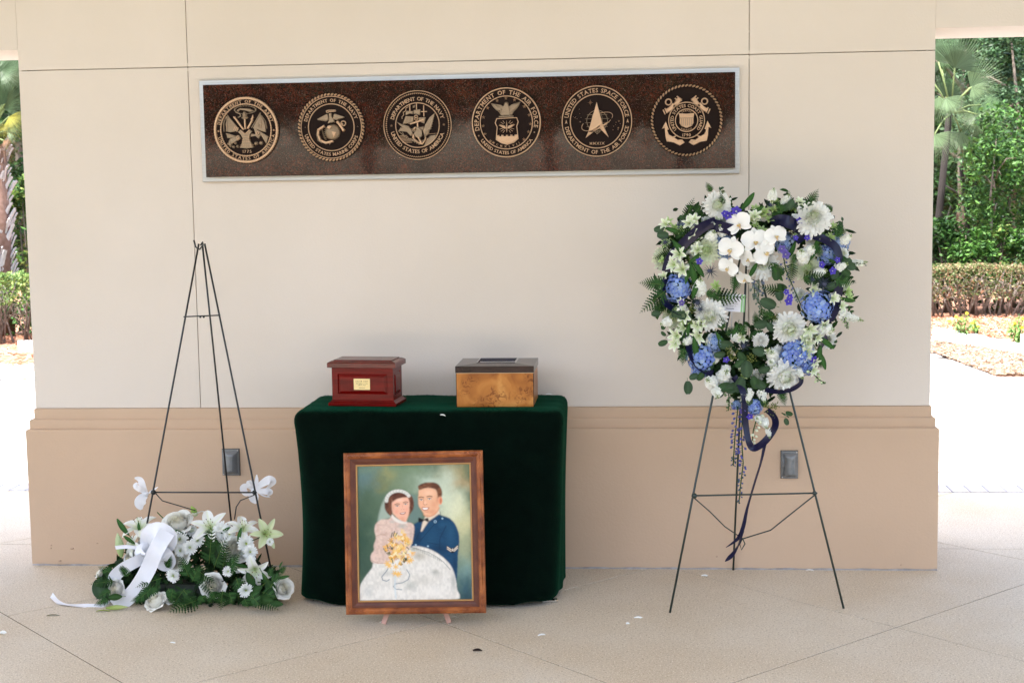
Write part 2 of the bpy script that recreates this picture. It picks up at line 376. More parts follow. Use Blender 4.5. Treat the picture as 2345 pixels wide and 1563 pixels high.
# ================================================================== GRANITE PLAQUE + SEALS
m_gran = bpy.data.materials.new('polished_brown_granite'); m_gran.use_nodes = True
def granite(M):
    N = M.node_tree; n = N.nodes; L = N.links; b = n['Principled BSDF']; tc = n.new('ShaderNodeTexCoord')
    def ramp(fac, stops):
        r = n.new('ShaderNodeValToRGB'); e = r.color_ramp.elements
        while len(e) < len(stops): e.new(.5)
        for k, (p, c) in enumerate(stops): e[k].position = p; e[k].color = (*c, 1)
        L.new(fac, r.inputs[0]); return r.outputs[0]
    v = n.new('ShaderNodeTexVoronoi'); v.inputs['Scale'].default_value = 170; L.new(tc.outputs['Object'], v.inputs['Vector'])
    c1 = ramp(v.outputs['Color'], [(0, (.010,.006,.005)), (.35, (.029,.011,.008)), (.62, (.056,.018,.011)), (.85, (.020,.018,.016)), (1, (.085,.04,.024))])
    no = n.new('ShaderNodeTexNoise'); no.inputs['Scale'].default_value = 14; no.inputs['Detail'].default_value = 6; L.new(tc.outputs['Object'], no.inputs['Vector'])
    c2 = ramp(no.outputs['Fac'], [(.3, (.7,.7,.75)), (.7, (1.6,1.3,1.15))])
    v2 = n.new('ShaderNodeTexNoise'); v2.inputs['Scale'].default_value = 420; v2.inputs['Detail'].default_value = 1; L.new(tc.outputs['Object'], v2.inputs['Vector'])
    s = ramp(v2.outputs['Fac'], [(.66, (0,0,0)), (.72, (1,1,1))])
    mx = n.new('ShaderNodeMix'); mx.data_type = 'RGBA'; mx.blend_type = 'MULTIPLY'; mx.inputs[0].default_value = 1; L.new(c1, mx.inputs[6]); L.new(c2, mx.inputs[7])
    m2 = n.new('ShaderNodeMix'); m2.data_type = 'RGBA'; L.new(s, m2.inputs[0]); L.new(mx.outputs[2], m2.inputs[6]); m2.inputs[7].default_value = (.30,.24,.2,1)
    L.new(m2.outputs[2], b.inputs['Base Color']); b.inputs['Roughness'].default_value = .045; b.inputs['IOR'].default_value = 1.72
    nb = n.new('ShaderNodeTexNoise'); nb.inputs['Scale'].default_value = 9; L.new(tc.outputs['Object'], nb.inputs['Vector'])
    bp = n.new('ShaderNodeBump'); bp.inputs['Strength'].default_value = .06; bp.inputs['Distance'].default_value = .004; L.new(nb.outputs['Fac'], bp.inputs['Height']); L.new(bp.outputs[0], b.inputs['Normal'])
granite(m_gran)
m_steel = mat('brushed_aluminium', (.60,.57,.54), .28, .85, c2=(.68,.65,.62), scale=3, stretch=(1,1,60))
YF = -.048
pl = thing('granite_plaque', 'long polished brown granite plaque on a brushed metal backing plate', 'plaque', (-.18, -.02, 1.64))
def quadprism(c, y0, y1, bev=.002):        # four corners in the wall plane (x,z) from photo pixels
    V = [(p[0], y1, p[1]) for p in c] + [(p[0], y0+bev, p[1]) for p in c]
    cx = sum(p[0] for p in c)/4; cz = sum(p[1] for p in c)/4
    V += [(p[0]+(-bev if p[0] > cx else bev), y0, p[1]+(-bev if p[1] > cz else bev)) for p in c]
    F = [(8,9,10,11)] + [(k*4+i, k*4+(i+1) % 4, (k+1)*4+(i+1) % 4, (k+1)*4+i) for k in range(2) for i in range(4)]
    b = MB(); b.add(V, F); return b
bx = [(-1.301, 1.640), (.932, 1.641), (.932, 2.067), (-1.301, 2.061)]
part('backing_plate', quadprism(bx, -.022, -.001).mesh('backing_plate', m_steel, False), pl)
gx = [(-1.277, 1.660), (.912, 1.6625), (.912, 2.0465), (-1.277, 2.040)]
part('granite_slab', quadprism(gx, YF, -.0225, .0015).mesh('granite_slab', m_gran, False), pl)
m_br = mat('bronze_relief', (.64,.41,.24), .42, .5, c2=(.50,.31,.18), scale=120, bump=.1)
m_bd = mat('bronze_dark_ground', (.016,.009,.007), .6, 0.0, bump=.25, bscale=900, spec=.08)
m_ba = mat('bronze_antique', (.42,.31,.20), .45, .5, c2=(.20,.135,.08), scale=260, bump=.3)
GLY = {}
def glyph(ch):
    if ch in GLY: return GLY[ch]
    cu = bpy.data.curves.new('g', 'FONT'); cu.body = ch; cu.size = 1.0; cu.extrude = 0; cu.offset = .004; cu.resolution_u = 2
    ob = bpy.data.objects.new('g', cu); COL.objects.link(ob); dg = bpy.context.evaluated_depsgraph_get()
    me = ob.evaluated_get(dg).to_mesh(); V = np.array([v.co[:] for v in me.vertices]).reshape(-1, 3); F = [tuple(p.vertices) for p in me.polygons]
    ob.evaluated_get(dg).to_mesh_clear(); bpy.data.objects.remove(ob); bpy.data.curves.remove(cu)
    # built-in sans with slab serifs added to the feet of straight stems
    w_ = (V[:, 0].min(), V[:, 0].max()) if len(V) else (0, .3)
    if len(V): V[:, 0] -= w_[0]
    GLY[ch] = (V, F, w_[1]-w_[0]); return GLY[ch]
SERIF = {'A':((0,0),(1,0)),'D':((.1,0),(.1,1)),'E':((.12,0),(.12,1)),'F':((.15,0),(.15,1)),'H':((.1,0),(.1,1),(.9,0),(.9,1)),'I':((.5,0),(.5,1)),
         'M':((.08,0),(.08,1),(.92,0),(.92,1)),'N':((.1,1),(.1,0),(.9,1)),'P':((.12,0),(.12,1)),'R':((.1,0),(.1,1),(.95,0)),'T':((.5,0),),'U':((.1,1),(.9,1)),'V':((.03,1),(.97,1)),'Y':((.5,0),(.03,1),(.97,1)),'1':((.6,0),),'X':((0,0),(1,0),(0,1),(1,1)),'L':((.12,0),(.12,1))}
def letter(b, ch, h, M, depth, c=None, serif=True):
    """front face plus side walls; local x right, y up, z towards viewer"""
    V, F, wd = glyph(ch)
    if not len(V): return
    s = h/.70
    top = np.column_stack([V[:, 0]*s, V[:, 1]*s, np.full(len(V), depth)])
    b.add(top, F, M, c)
    cnt = {}
    for f in F:
        for i in range(len(f)): e = (f[i], f[(i+1) % len(f)]); cnt[e] = 1
    edges = [e for e in cnt if (e[1], e[0]) not in cnt]
    W_ = []; FF = []
    for a, c2 in edges:
        k = len(W_); W_ += [top[a], top[c2], (top[c2][0], top[c2][1], 0), (top[a][0], top[a][1], 0)]; FF.append((k, k+3, k+2, k+1))
    if W_: b.add(W_, FF, M, c)
    if serif and ch in SERIF:
        for fx, fy in SERIF[ch]:
            x = fx*wd*s; y = fy*h; t = h*.07; hw = h*.14
            b.box((x-hw, y-(t if fy else 0), 0), (x+hw, y+(0 if fy else t), depth*.97), M, c)
def textwidth(t, h, sp): return sum((glyph(c)[2]*h/.7 if c != ' ' else h*.42)+sp*h for c in t)-sp*h
def arctext(b, t, r, h, a_mid, top=True, span=None, depth=.003, sp=.16, z=0, c=None):
    """text round a circle; a_mid in degrees (90 = top, 270 = bottom)"""
    tw = textwidth(t, h, sp); rr = r+h/2 if top else r-h/2
    rm = r
    if span: 
        need = math.radians(span)*rm; n_ = len(t)-1; sp = sp+(need-tw)/(n_*h); tw = need
    pos = -tw/2
    for ch in t:
        wd = glyph(ch)[2]*h/.7 if ch != ' ' else h*.42
        mid = pos+wd/2; a = math.radians(a_mid) + (-mid/rm if top else mid/rm)
        if ch != ' ':
            if top: M = Matrix.Translation((math.cos(a)*(rm-h/2), math.sin(a)*(rm-h/2), z)) @ Matrix.Rotation(a-PI/2, 4, 'Z') @ Matrix.Translation((-wd/2, 0, 0))
            else: M = Matrix.Translation((math.cos(a)*(rm+h/2), math.sin(a)*(rm+h/2), z)) @ Matrix.Rotation(a+PI/2, 4, 'Z') @ Matrix.Translation((-wd/2, 0, 0))
            letter(b, ch, h, M, depth, c)
        pos += wd+sp*h
def linetext(b, t, cx, cy, h, depth=.003, sp=.16, z=0, c=None, M0=None, serif=True):
    tw = textwidth(t, h, sp); x = cx-tw/2
    for ch in t:
        wd = glyph(ch)[2]*h/.7 if ch != ' ' else h*.42
        if ch != ' ':
            M = Matrix.Translation((x, cy-h/2, z)); M = M0 @ M if M0 is not None else M
            letter(b, ch, h, M, depth, c, serif)
        x += wd+sp*h
class Rel(MB):
    """relief drawing in a disc of radius 1 (scaled later), z towards viewer"""
    def poly(s, P, h=.05, z=0.0, ins=.012):
        if sum(P[i][0]*P[(i+1) % len(P)][1]-P[(i+1) % len(P)][0]*P[i][1] for i in range(len(P))) < 0: P = P[::-1]
        n = len(P); cx = sum(p[0] for p in P)/n; cy = sum(p[1] for p in P)/n; Q = []
        for i in range(n):
            a = Vector(P[i-1]); p = Vector(P[i]); c = Vector(P[(i+1) % n]); e1 = (p-a); e2 = (c-p)
            if e1.length < 1e-6 or e2.length < 1e-6: Q.append((p.x, p.y)); continue
            e1.normalize(); e2.normalize(); nn = Vector((-e1.y-e2.y, e1.x+e2.x)); nn = nn.normalized() if nn.length > 1e-4 else Vector((0, 0)); Q.append((p.x+nn.x*ins, p.y+nn.y*ins))
        V = [(x, y, z) for x, y in P] + [(x, y, z+h) for x, y in Q]
        return s.add(V, [(i, (i+1) % n, n+(i+1) % n, n+i) for i in range(n)]+[tuple(range(n, 2*n))])
    def line(s, P, wd=.03, h=.05, z=0.0):
        for i in range(len(P)-1):
            a = Vector(P[i]); c = Vector(P[i+1]); d = (c-a); 
            if d.length < 1e-6: continue
            d.normalize(); nn = Vector((-d.y, d.x))*wd/2; e = d*wd*.25
            s.poly([tuple(a-nn-e), tuple(c-nn+e), tuple(c+nn+e), tuple(a+nn-e)], h, z, wd*.2)
    def dome(s, x, y, r, h=None, z=0.0, ry=None):
        s.ball((x, y, z), (r, ry or r, h or r*.6), 14, 6)
    def ring(s, r0, r1, h=.05, z=0.0, x=0, y=0, n=96, sy=1.0, wob=0, nw=0):
        V = []; e = (r1-r0)*.22
        for i in range(n):
            a = 2*PI*i/n; ww = wob*(1 if (i*nw*2//n) % 2 else -1) if wob else 0
            for r, zz in ((r0-ww, z), (r0+e-ww, z+h), (r1-e+ww, z+h), (r1+ww, z)): V.append((x+r*math.cos(a), y+r*math.sin(a)*sy, zz))
        F = [(4*i+k, 4*i+k+1, 4*((i+1) % n)+k+1, 4*((i+1) % n)+k) for i in range(n) for k in range(3)]
        return s.add(V, [f[::-1] for f in F])
    def star(s, x, y, r, h=.04, n=5, r2=.42, rot=0):
        P = [(x+(r if k % 2 == 0 else r*r2)*math.sin(PI*k/n+rot), y+(r if k % 2 == 0 else r*r2)*math.cos(PI*k/n+rot)) for k in range(2*n)]
        V = [(px, py, 0) for px, py in P]+[(x, y, h)]; n2 = len(P)
        return s.add(V, [((i+1) % n2, i, n2) for i in range(n2)])
    def rope(s, r, wd, n, h=.05, slant=1.0):
        for k in range(n):
            a = 2*PI*k/n; L = 2*PI*r/n*.56
            M = Matrix.Translation((r*math.cos(a), r*math.sin(a), h*.45)) @ Matrix.Rotation(a-PI/2+slant*.62, 4, 'Z')
            s.ball((0, 0, 0), (wd*.66, L*.52, h*.75), 8, 5, M=M)
def wing(s, pts, n=7, h=.06):
    s.poly(pts, h)
def X1(p, cx, cy, R): return [((x-cx)/R, -(y-cy)/R) for x, y in p]
def emblem_army(A, Bz):
    q = lambda p: X1(p, 702, 800, 632)
    for rr, (x, y) in (((.33, .115), (700, 425)),):
        c = q([(x, y)])[0]; A.ring(.30, .34, .05, x=c[0], y=c[1], sy=.36, wob=.008, nw=24)
    A.poly(q([(530,430),(600,390),(700,395),(790,405),(870,450),(790,470),(700,440),(600,425),(560,470)]), .04)
    A.line(q([(520,470),(600,500),(610,540),(560,565)]), .03)
    A.dome(*q([(685,570)])[0], .105, .08, ry=.05); A.dome(*q([(685,520)])[0], .075, .09, ry=.08); A.dome(*q([(683,485)])[0], .045, .08)
    Bz.poly(q([(670,590),(705,590),(708,790),(675,790)]), .06)
    Bz.line(q([(490,560),(655,790)]), .055, .06); Bz.poly(q([(468,540),(505,550),(510,600),(475,580)]), .07)
    Bz.line(q([(830,620),(740,770)]), .06, .06); Bz.poly(q([(845,515),(862,580),(845,590),(850,620),(815,640),(795,590),(815,580)]), .06)
    # flags
    A.line(q([(355,520),(560,780)]), .022, .05); A.line(q([(990,485),(815,760)]), .022, .05)
    A.poly(q([(365,545),(520,720),(570,790),(480,830),(400,840),(345,830),(320,760),(310,680),(340,600)]), .035)
    for x, y in ((380,600),(410,615),(365,640),(400,655),(435,650),(385,685),(420,700),(455,690),(390,740),(430,740),(470,730)): Bz.star(*q([(x,y)])[0], .024, .07)
    for k in range(3): Bz.line(q([(500+k*28,730+k*14),(470+k*28,800+k*14)]), .028, .055)
    A.poly(q([(985,510),(1040,600),(1080,720),(1085,850),(1000,830),(900,790),(830,770),(900,640)]), .035)
    A.line(q([(1010,540),(1080,640),(1105,780)]), .02, .05); A.line(q([(985,500),(1000,640),(990,760)]), .03, .06); A.line(q([(340,540),(285,650),(280,820)]), .02, .05); A.line(q([(350,540),(345,700),(330,820)]), .03, .06)
    A.line(q([(930,680),(960,700),(940,740),(970,760)]), .02, .06)
    # cannon, drum, carriage
    A.poly(q([(320,850),(500,900),(480,940),(340,950)]), .05); A.line(q([(320,870),(490,920)]), .02, .07)
    A.poly(q([(390,960),(570,890),(610,960),(420,1060)]), .08); A.dome(*q([(395,1040)])[0], .06, .09, ry=.13)
    Bz.line(q([(520,910),(550,990)]), .02, .1); Bz.line(q([(545,900),(575,980)]), .02, .1)
    A.poly(q([(850,750),(950,810),(1130,930),(1085,1065),(985,900),(940,970),(880,920),(785,930),(800,870),(880,880)]), .05)
    A.dome(*q([(932,866)])[0], .075, .08); Bz.ring(.02, .05, .11, x=q([(932,866)])[0][0], y=q([(932,866)])[0][1], n=16)
    for x, y in ((1020,920),(1040,970),(1060,1010),(820,895),(850,890),(905,925),(935,935)): Bz.dome(*q([(x,y)])[0], .014, .07)
    for x, y, r in ((355,1055,.04),(493,1042,.045),(453,1110,.048),(530,1103,.048),(888,1055,.062),(982,1050,.062)): A.dome(*q([(x,y)])[0], r, r*1.4)
    # cuirass
    A.poly(q([(545,830),(610,790),(690,860),(770,790),(830,830),(790,880),(770,960),(830,1100),(850,1130),(700,1150),(570,1130),(600,1090),(640,960),(600,890)]), .08)
    for k in range(4): Bz.line(q([(640-k*3,920+k*32),(700,930+k*32),(775+k*4,918+k*32)]), .012, .1)
    for r_ in range(2):
        for k in range(8): Bz.dome(*q([(590+k*34, 1080+r_*28)])[0], .018, .1)
    Bz.line(q([(600,800),(690,880),(780,800)]), .02, .1)
def emblem_marines(A, Bz):
    q = lambda p: X1(p, 735, 760, 645)
    Bz.line(q([(655,480),(650,450),(690,440),(820,440),(825,460),(700,465),(670,485)]), .028, .05)
    A.poly(q([(695,500),(725,485),(755,500),(755,560),(790,610),(815,680),(780,665),(735,680),(670,685),(700,620)]), .08)
    for k in range(6):
        t = k/5.; A.poly(q([(680+k*2,520+k*16),(660-k*5,505+k*10),(470+k*28,600+k*8),(480+k*30,622+k*6),(700,620)]), .05+.006*(5-k)); A.poly(q([(790-k*2,520+k*16),(810+k*5,505+k*10),(1000-k*28,570+k*10),(990-k*30,590+k*8),(770,610)]), .05+.006*(5-k))
    A.dome(*q([(755,850)])[0], .235, .12)
    for k in range(6): A.line(q([(600+abs(k-2.5)*8,770+k*36),(900-abs(k-2.5)*8,758+k*36)]), .012, .125-abs(k-2.5)*.012)
    Bz.poly(q([(680,730),(770,730),(740,780),(710,800),(660,770)]), .15); Bz.poly(q([(750,835),(845,850),(790,960),(760,880)]), .15)
    Bz.line(q([(600,735),(490,800),(480,900),(520,1000),(620,1050),(760,1020)]), .075, .08); Bz.poly(q([(600,735),(500,770),(520,790),(560,800)]), .1); Bz.poly(q([(690,1085),(770,1010),(700,1030)]), .09)
    pts = [(530,800),(470,830),(455,900),(480,1000),(560,1055)]
    for a_, b_ in zip(pts, pts[1:]):
        for t in (0,.25,.5,.75): A.dome(*q([(lerp(a_[0],b_[0],t), lerp(a_[1],b_[1],t))])[0], .024, .09)
    pts = [(560,810),(580,880),(600,950),(640,1000)]
    for a_, b_ in zip(pts, pts[1:]):
        for t in (0,.33,.66): A.dome(*q([(lerp(a_[0],b_[0],t), lerp(a_[1],b_[1],t))])[0], .022, .11)
    Bz.line(q([(860,660),(975,820)]), .075, .09); Bz.dome(*q([(862,665)])[0], .05, .1); Bz.dome(*q([(968,815)])[0], .05, .1)
    c = q([(970,690)])[0]; Bz.ring(.05, .085, .08, x=c[0], y=c[1], n=24); Bz.line(q([(900,740),(955,700)]), .05, .08)
def emblem_navy(A, Bz):
    q = lambda p: X1(p, 725, 765, 655)
    Bz.line(q([(585,380),(585,490)]), .028, .04); Bz.line(q([(712,345),(712,470)]), .028, .04); Bz.line(q([(850,400),(852,600)]), .028, .04); Bz.line(q([(795,512),(908,512)]), .028, .05)
    Bz.line(q([(560,415),(510,440),(505,490),(455,520),(465,570),(430,600),(430,640)]), .016, .03)
    A.poly(q([(640,400),(690,380),(680,430),(640,440)]), .04)
    A.poly(q([(510,490),(650,500),(640,560),(590,545),(500,580)]), .06); A.poly(q([(655,480),(790,465),(780,580),(700,555),(655,560)]), .07)
    A.poly(q([(500,590),(660,600),(650,700),(600,720),(440,740)]), .05); A.poly(q([(740,620),(890,620),(860,740),(760,700)]), .055)
    A.line(q([(540,600),(505,730)]), .014, .07); A.line(q([(600,600),(560,740)]), .014, .07)
    c = q([(705,625)])[0]; Bz.ring(.03, .055, .1, x=c[0], y=c[1]+.03, n=20); Bz.ring(.03, .055, .1, x=c[0], y=c[1]-.035, n=20)
    Bz.line(q([(590,740),(850,665)]), .05, .1); Bz.line(q([(725,700),(735,800)]), .045, .09)
    A.poly(q([(400,800),(560,830),(850,790),(840,870),(600,900),(355,870)]), .035); A.line(q([(355,870),(470,970),(560,1030)]), .02, .05); A.line(q([(430,890),(480,980)]), .015, .05)
    # eagle
    for k in range(7):
        t = k/6.; A.poly(q([(320+k*30,690+k*28),(420+k*20,740+k*12),(560+k*8,780+k*10),(640,930),(600,975-k*8)]), .06+.008*k, ins=.008); A.poly(q([(1065-k*10,540+k*50),(960-k*10,620+k*30),(870,760+k*8),(830,880),(860,1000-k*8),(940-k*6,930-k*8)]), .06+.008*k, ins=.008)
    A.poly(q([(660,800),(700,790),(760,810),(820,880),(820,970),(760,1020),(690,990),(650,920),(690,880),(720,850),(700,830),(670,840)]), .13)
    Bz.poly(q([(655,810),(690,795),(720,830),(690,830),(670,870),(655,850)]), .15)
    Bz.line(q([(650,940),(640,1000),(720,1080),(815,1130),(870,1060),(885,1000)]), .035, .15); Bz.line(q([(745,1000),(800,1110)]), .045, .15); Bz.poly(q([(620,1010),(655,935),(680,1000)]), .16)
    for k in range(6): Bz.line(q([(370+k*12,965+k*24),(520+k*18,955+k*26)]), .014, .03)
    for k in range(10): A.poly(q([(540+k*45,1080+abs(4-k)*-16),(600+k*45,1060-abs(4-k)*14),(620+k*40,1130-abs(4-k)*24),(570+k*42,1140-abs(4-k)*24)]), .04+.01*(k % 3))
    A.poly(q([(880,1060),(960,970),(1080,950),(1040,1060),(940,1140),(840,1160)]), .045)
    Bz.line(q([(930,935),(1090,925)]), .01, .03)
STARS = []
def emblem_af(A, Bz):
    q = lambda p: X1(p, 343, 528, 285)
    STARS.extend(q([(x,y)])[0] for x, y in ((342,333),(270,349),(413,346),(192,408),(492,401),(157,482),(530,471),(152,551),(539,542),(167,617),(524,606),(209,675),(485,667)))
    A.poly(q([(325,385),(340,370),(362,380),(372,420),(380,470),(300,470),(310,420)]), .1); A.dome(*q([(345,380)])[0], .07, .12)
    for k in range(6):
        pass
    A.poly(q([(218,370),(255,376),(300,384),(326,400),(332,440),(322,474),(298,468),(280,440),(258,425),(236,400)]), .05); A.poly(q([(462,361),(428,370),(388,384),(364,400),(358,440),(366,474),(392,466),(408,440),(430,420),(450,392)]), .05)
    for k in range(6):
        A.poly(q([(220+k*14,373+k*14),(245+k*10,378+k*10),(300,400+k*5),(320,455),(290,450-k*4)]), .05+.01*k, ins=.006); A.poly(q([(460-k*14,363+k*14),(432-k*8,372+k*10),(380,400+k*5),(362,455),(398,448-k*4)]), .05+.01*k, ins=.006)
    A.line(q([(285,480),(400,478)]), .035, .08)
    P = q([(265,495),(428,490),(440,525),(428,560),(438,660),(400,690),(347,706),(300,692),(258,665),(268,565),(252,530)])
    Bz.line(P+[P[0]], .024, .06); Bz.poly(q([(262,630),(285,627),(285,638),(300,638),(300,627),(320,627),(320,638),(338,638),(338,627),(356,627),(356,638),(374,638),(374,627),(392,627),(392,638),(408,638),(408,627),(436,625),(436,660),(400,688),(347,704),(300,690),(260,664)]), .07)
    Bz.poly(q([(345,510),(352,550),(352,590),(346,612),(340,590),(340,550)]), .09)
    Bz.poly(q([(278,548),(330,552),(345,575),(325,580),(300,562)]), .08); Bz.poly(q([(416,545),(362,552),(347,575),(370,580),(395,560)]), .08)
    for a in (20, 40, 60, 120, 140, 160, 200, 220, 240, 300, 320, 340):
        c = q([(346,562)])[0]; aa = math.radians(a); Bz.line([(c[0]+.12*math.cos(aa), c[1]+.12*math.sin(aa)), (c[0]+.22*math.cos(aa), c[1]+.2*math.sin(aa))], .012, .05)
def emblem_space(A, Bz):
    q = lambda p: X1(p, 1070, 518, 287)
    c = q([(1072,515)])[0]
    A.ring(.285, .300, .04, x=c[0], y=c[1]); 
    for k in (-.15, .15): 
        A.line([(c[0]+.3*math.cos(t)*.5*(1 if k > 0 else -1), c[1]+.29*math.sin(t)) for t in np.linspace(-PI/2, PI/2, 12)], .01, .04)
    for yy in (-.16, -.05, .06, .17): A.line([(c[0]-math.sqrt(.09-yy*yy)*1.15, c[1]+yy), (c[0]+math.sqrt(.09-yy*yy)*1.15, c[1]+yy)], .01, .04)
    Bz.poly(q([(1070,365),(1116,535),(1060,580),(1000,600)]), .1); Bz.poly(q([(1000,600),(1040,605),(977,652)]), .09); Bz.poly(q([(1070,365),(1116,535),(1165,650),(1095,580)]), .07)
    Bz.poly(q([(1155,525),(1150,545),(1100,575),(1030,605),(1060,580)]), .12)
    Bz.line([(c[0]+.47*math.cos(t)*math.cos(.42)-.19*math.sin(t)*math.sin(.42), c[1]-.02+.47*math.cos(t)*math.sin(.42)+.19*math.sin(t)*math.cos(.42)) for t in np.linspace(2.5, 5.6, 22)], .014, .1)
    Bz.line([(c[0]+.47*math.cos(t)*math.cos(.42)-.19*math.sin(t)*math.sin(.42), c[1]-.02+.47*math.cos(t)*math.sin(.42)+.19*math.sin(t)*math.cos(.42)) for t in np.linspace(-.5, 1.3, 12)], .014, .06)
    Bz.star(*q([(1018,368)])[0], .085, .05, 4, .2); Bz.star(*q([(1018,368)])[0], .05, .06, 4, .3, PI/4)
    A.line(q([(1050,600),(1072,620),(1095,600)]), .014, .06); A.line(q([(1072,590),(1072,620)]), .012, .06)
    for x, y, r in ((928,420,.01),(932,455,.012),(898,480,.01),(880,478,.008),(910,495,.01),(935,520,.018),(893,487,.012),(942,487,.01),(1248,520,.02),(1225,530,.014),(1205,560,.012),(1243,575,.02),(1240,588,.014),(1200,590,.012),(1258,542,.012),(1220,548,.01)): Bz.star(*q([(x,y)])[0], r*1.6, .03)
def emblem_cg(A, Bz):
    q = lambda p: X1(p, 1795, 515, 287)
    Bz.ring(.480, .510, .09); Bz.ring(.295, .325, .09)
    for sx in (-1, 1):
        X = lambda p: [(sx*abs(a_) if True else a_, b_) for a_, b_ in p]
        f = lambda p: [(sx*(u_), v_) for u_, v_ in X1(p, 1795, 515, 287)]
        Bz.line(f([(1905,410),(1952,438)]), .12, .09); Bz.line(f([(1880,390),(1850,345)]), .14, .09)
        Bz.line(f([(1965,463),(1980,430)]), .035, .12); Bz.line(f([(1950,455),(1965,418)]), .035, .12); Bz.line(f([(1835,360),(1870,325)]), .035, .12); Bz.line(f([(1850,375),(1885,340)]), .035, .12)
        Bz.poly(f([(1890,385),(1905,375),(1950,430),(1930,450)]), .1)
        cc = f([(1938,368)])[0]; Bz.ring(.06, .10, .08, x=cc[0], y=cc[1], n=24)
        Bz.poly(f([(1960,520),(1992,580),(1970,572),(1965,640),(1955,680),(1900,690),(1850,715),(1810,690),(1830,665),(1865,668),(1890,650),(1865,628),(1905,640),(1935,625),(1948,590),(1935,585)]), .07)
        Bz.dome(*f([(1838,683)])[0], .03, .1)
    Bz.poly(q([(1732,458),(1795,462),(1858,458),(1850,500),(1852,535),(1838,560),(1795,578),(1752,560),(1738,535),(1740,500)]), .06)
    for k in range(5): A.star(*q([(1752+k*21, 477)])[0], .03, .10)
    for k in range(6): A.line(q([(1755+k*16, 502),(1757+k*15, 556)]), .02, .085)
    A.line(q([(1738,497),(1852,497)]), .02, .085)
SEALR = .1425
seals = [
 ((565,298), 'round bronze seal with flags and a cuirass reading Department of the Army', 'army'),
 ((760,292), 'round bronze seal with an eagle, globe and anchor and a rope rim', 'marines'),
 ((957,287), 'round bronze seal with a sailing ship behind a spread eagle', 'navy'),
 ((1160,281), 'round bronze seal with an eagle over a shield inside a ring of stars', 'af'),
 ((1367,278), 'round bronze seal with a pointed delta over a globe and MMXIX', 'space'),
 ((1572,276), 'round bronze seal with crossed anchors and a rope rim, no outer lettering', 'cg')]
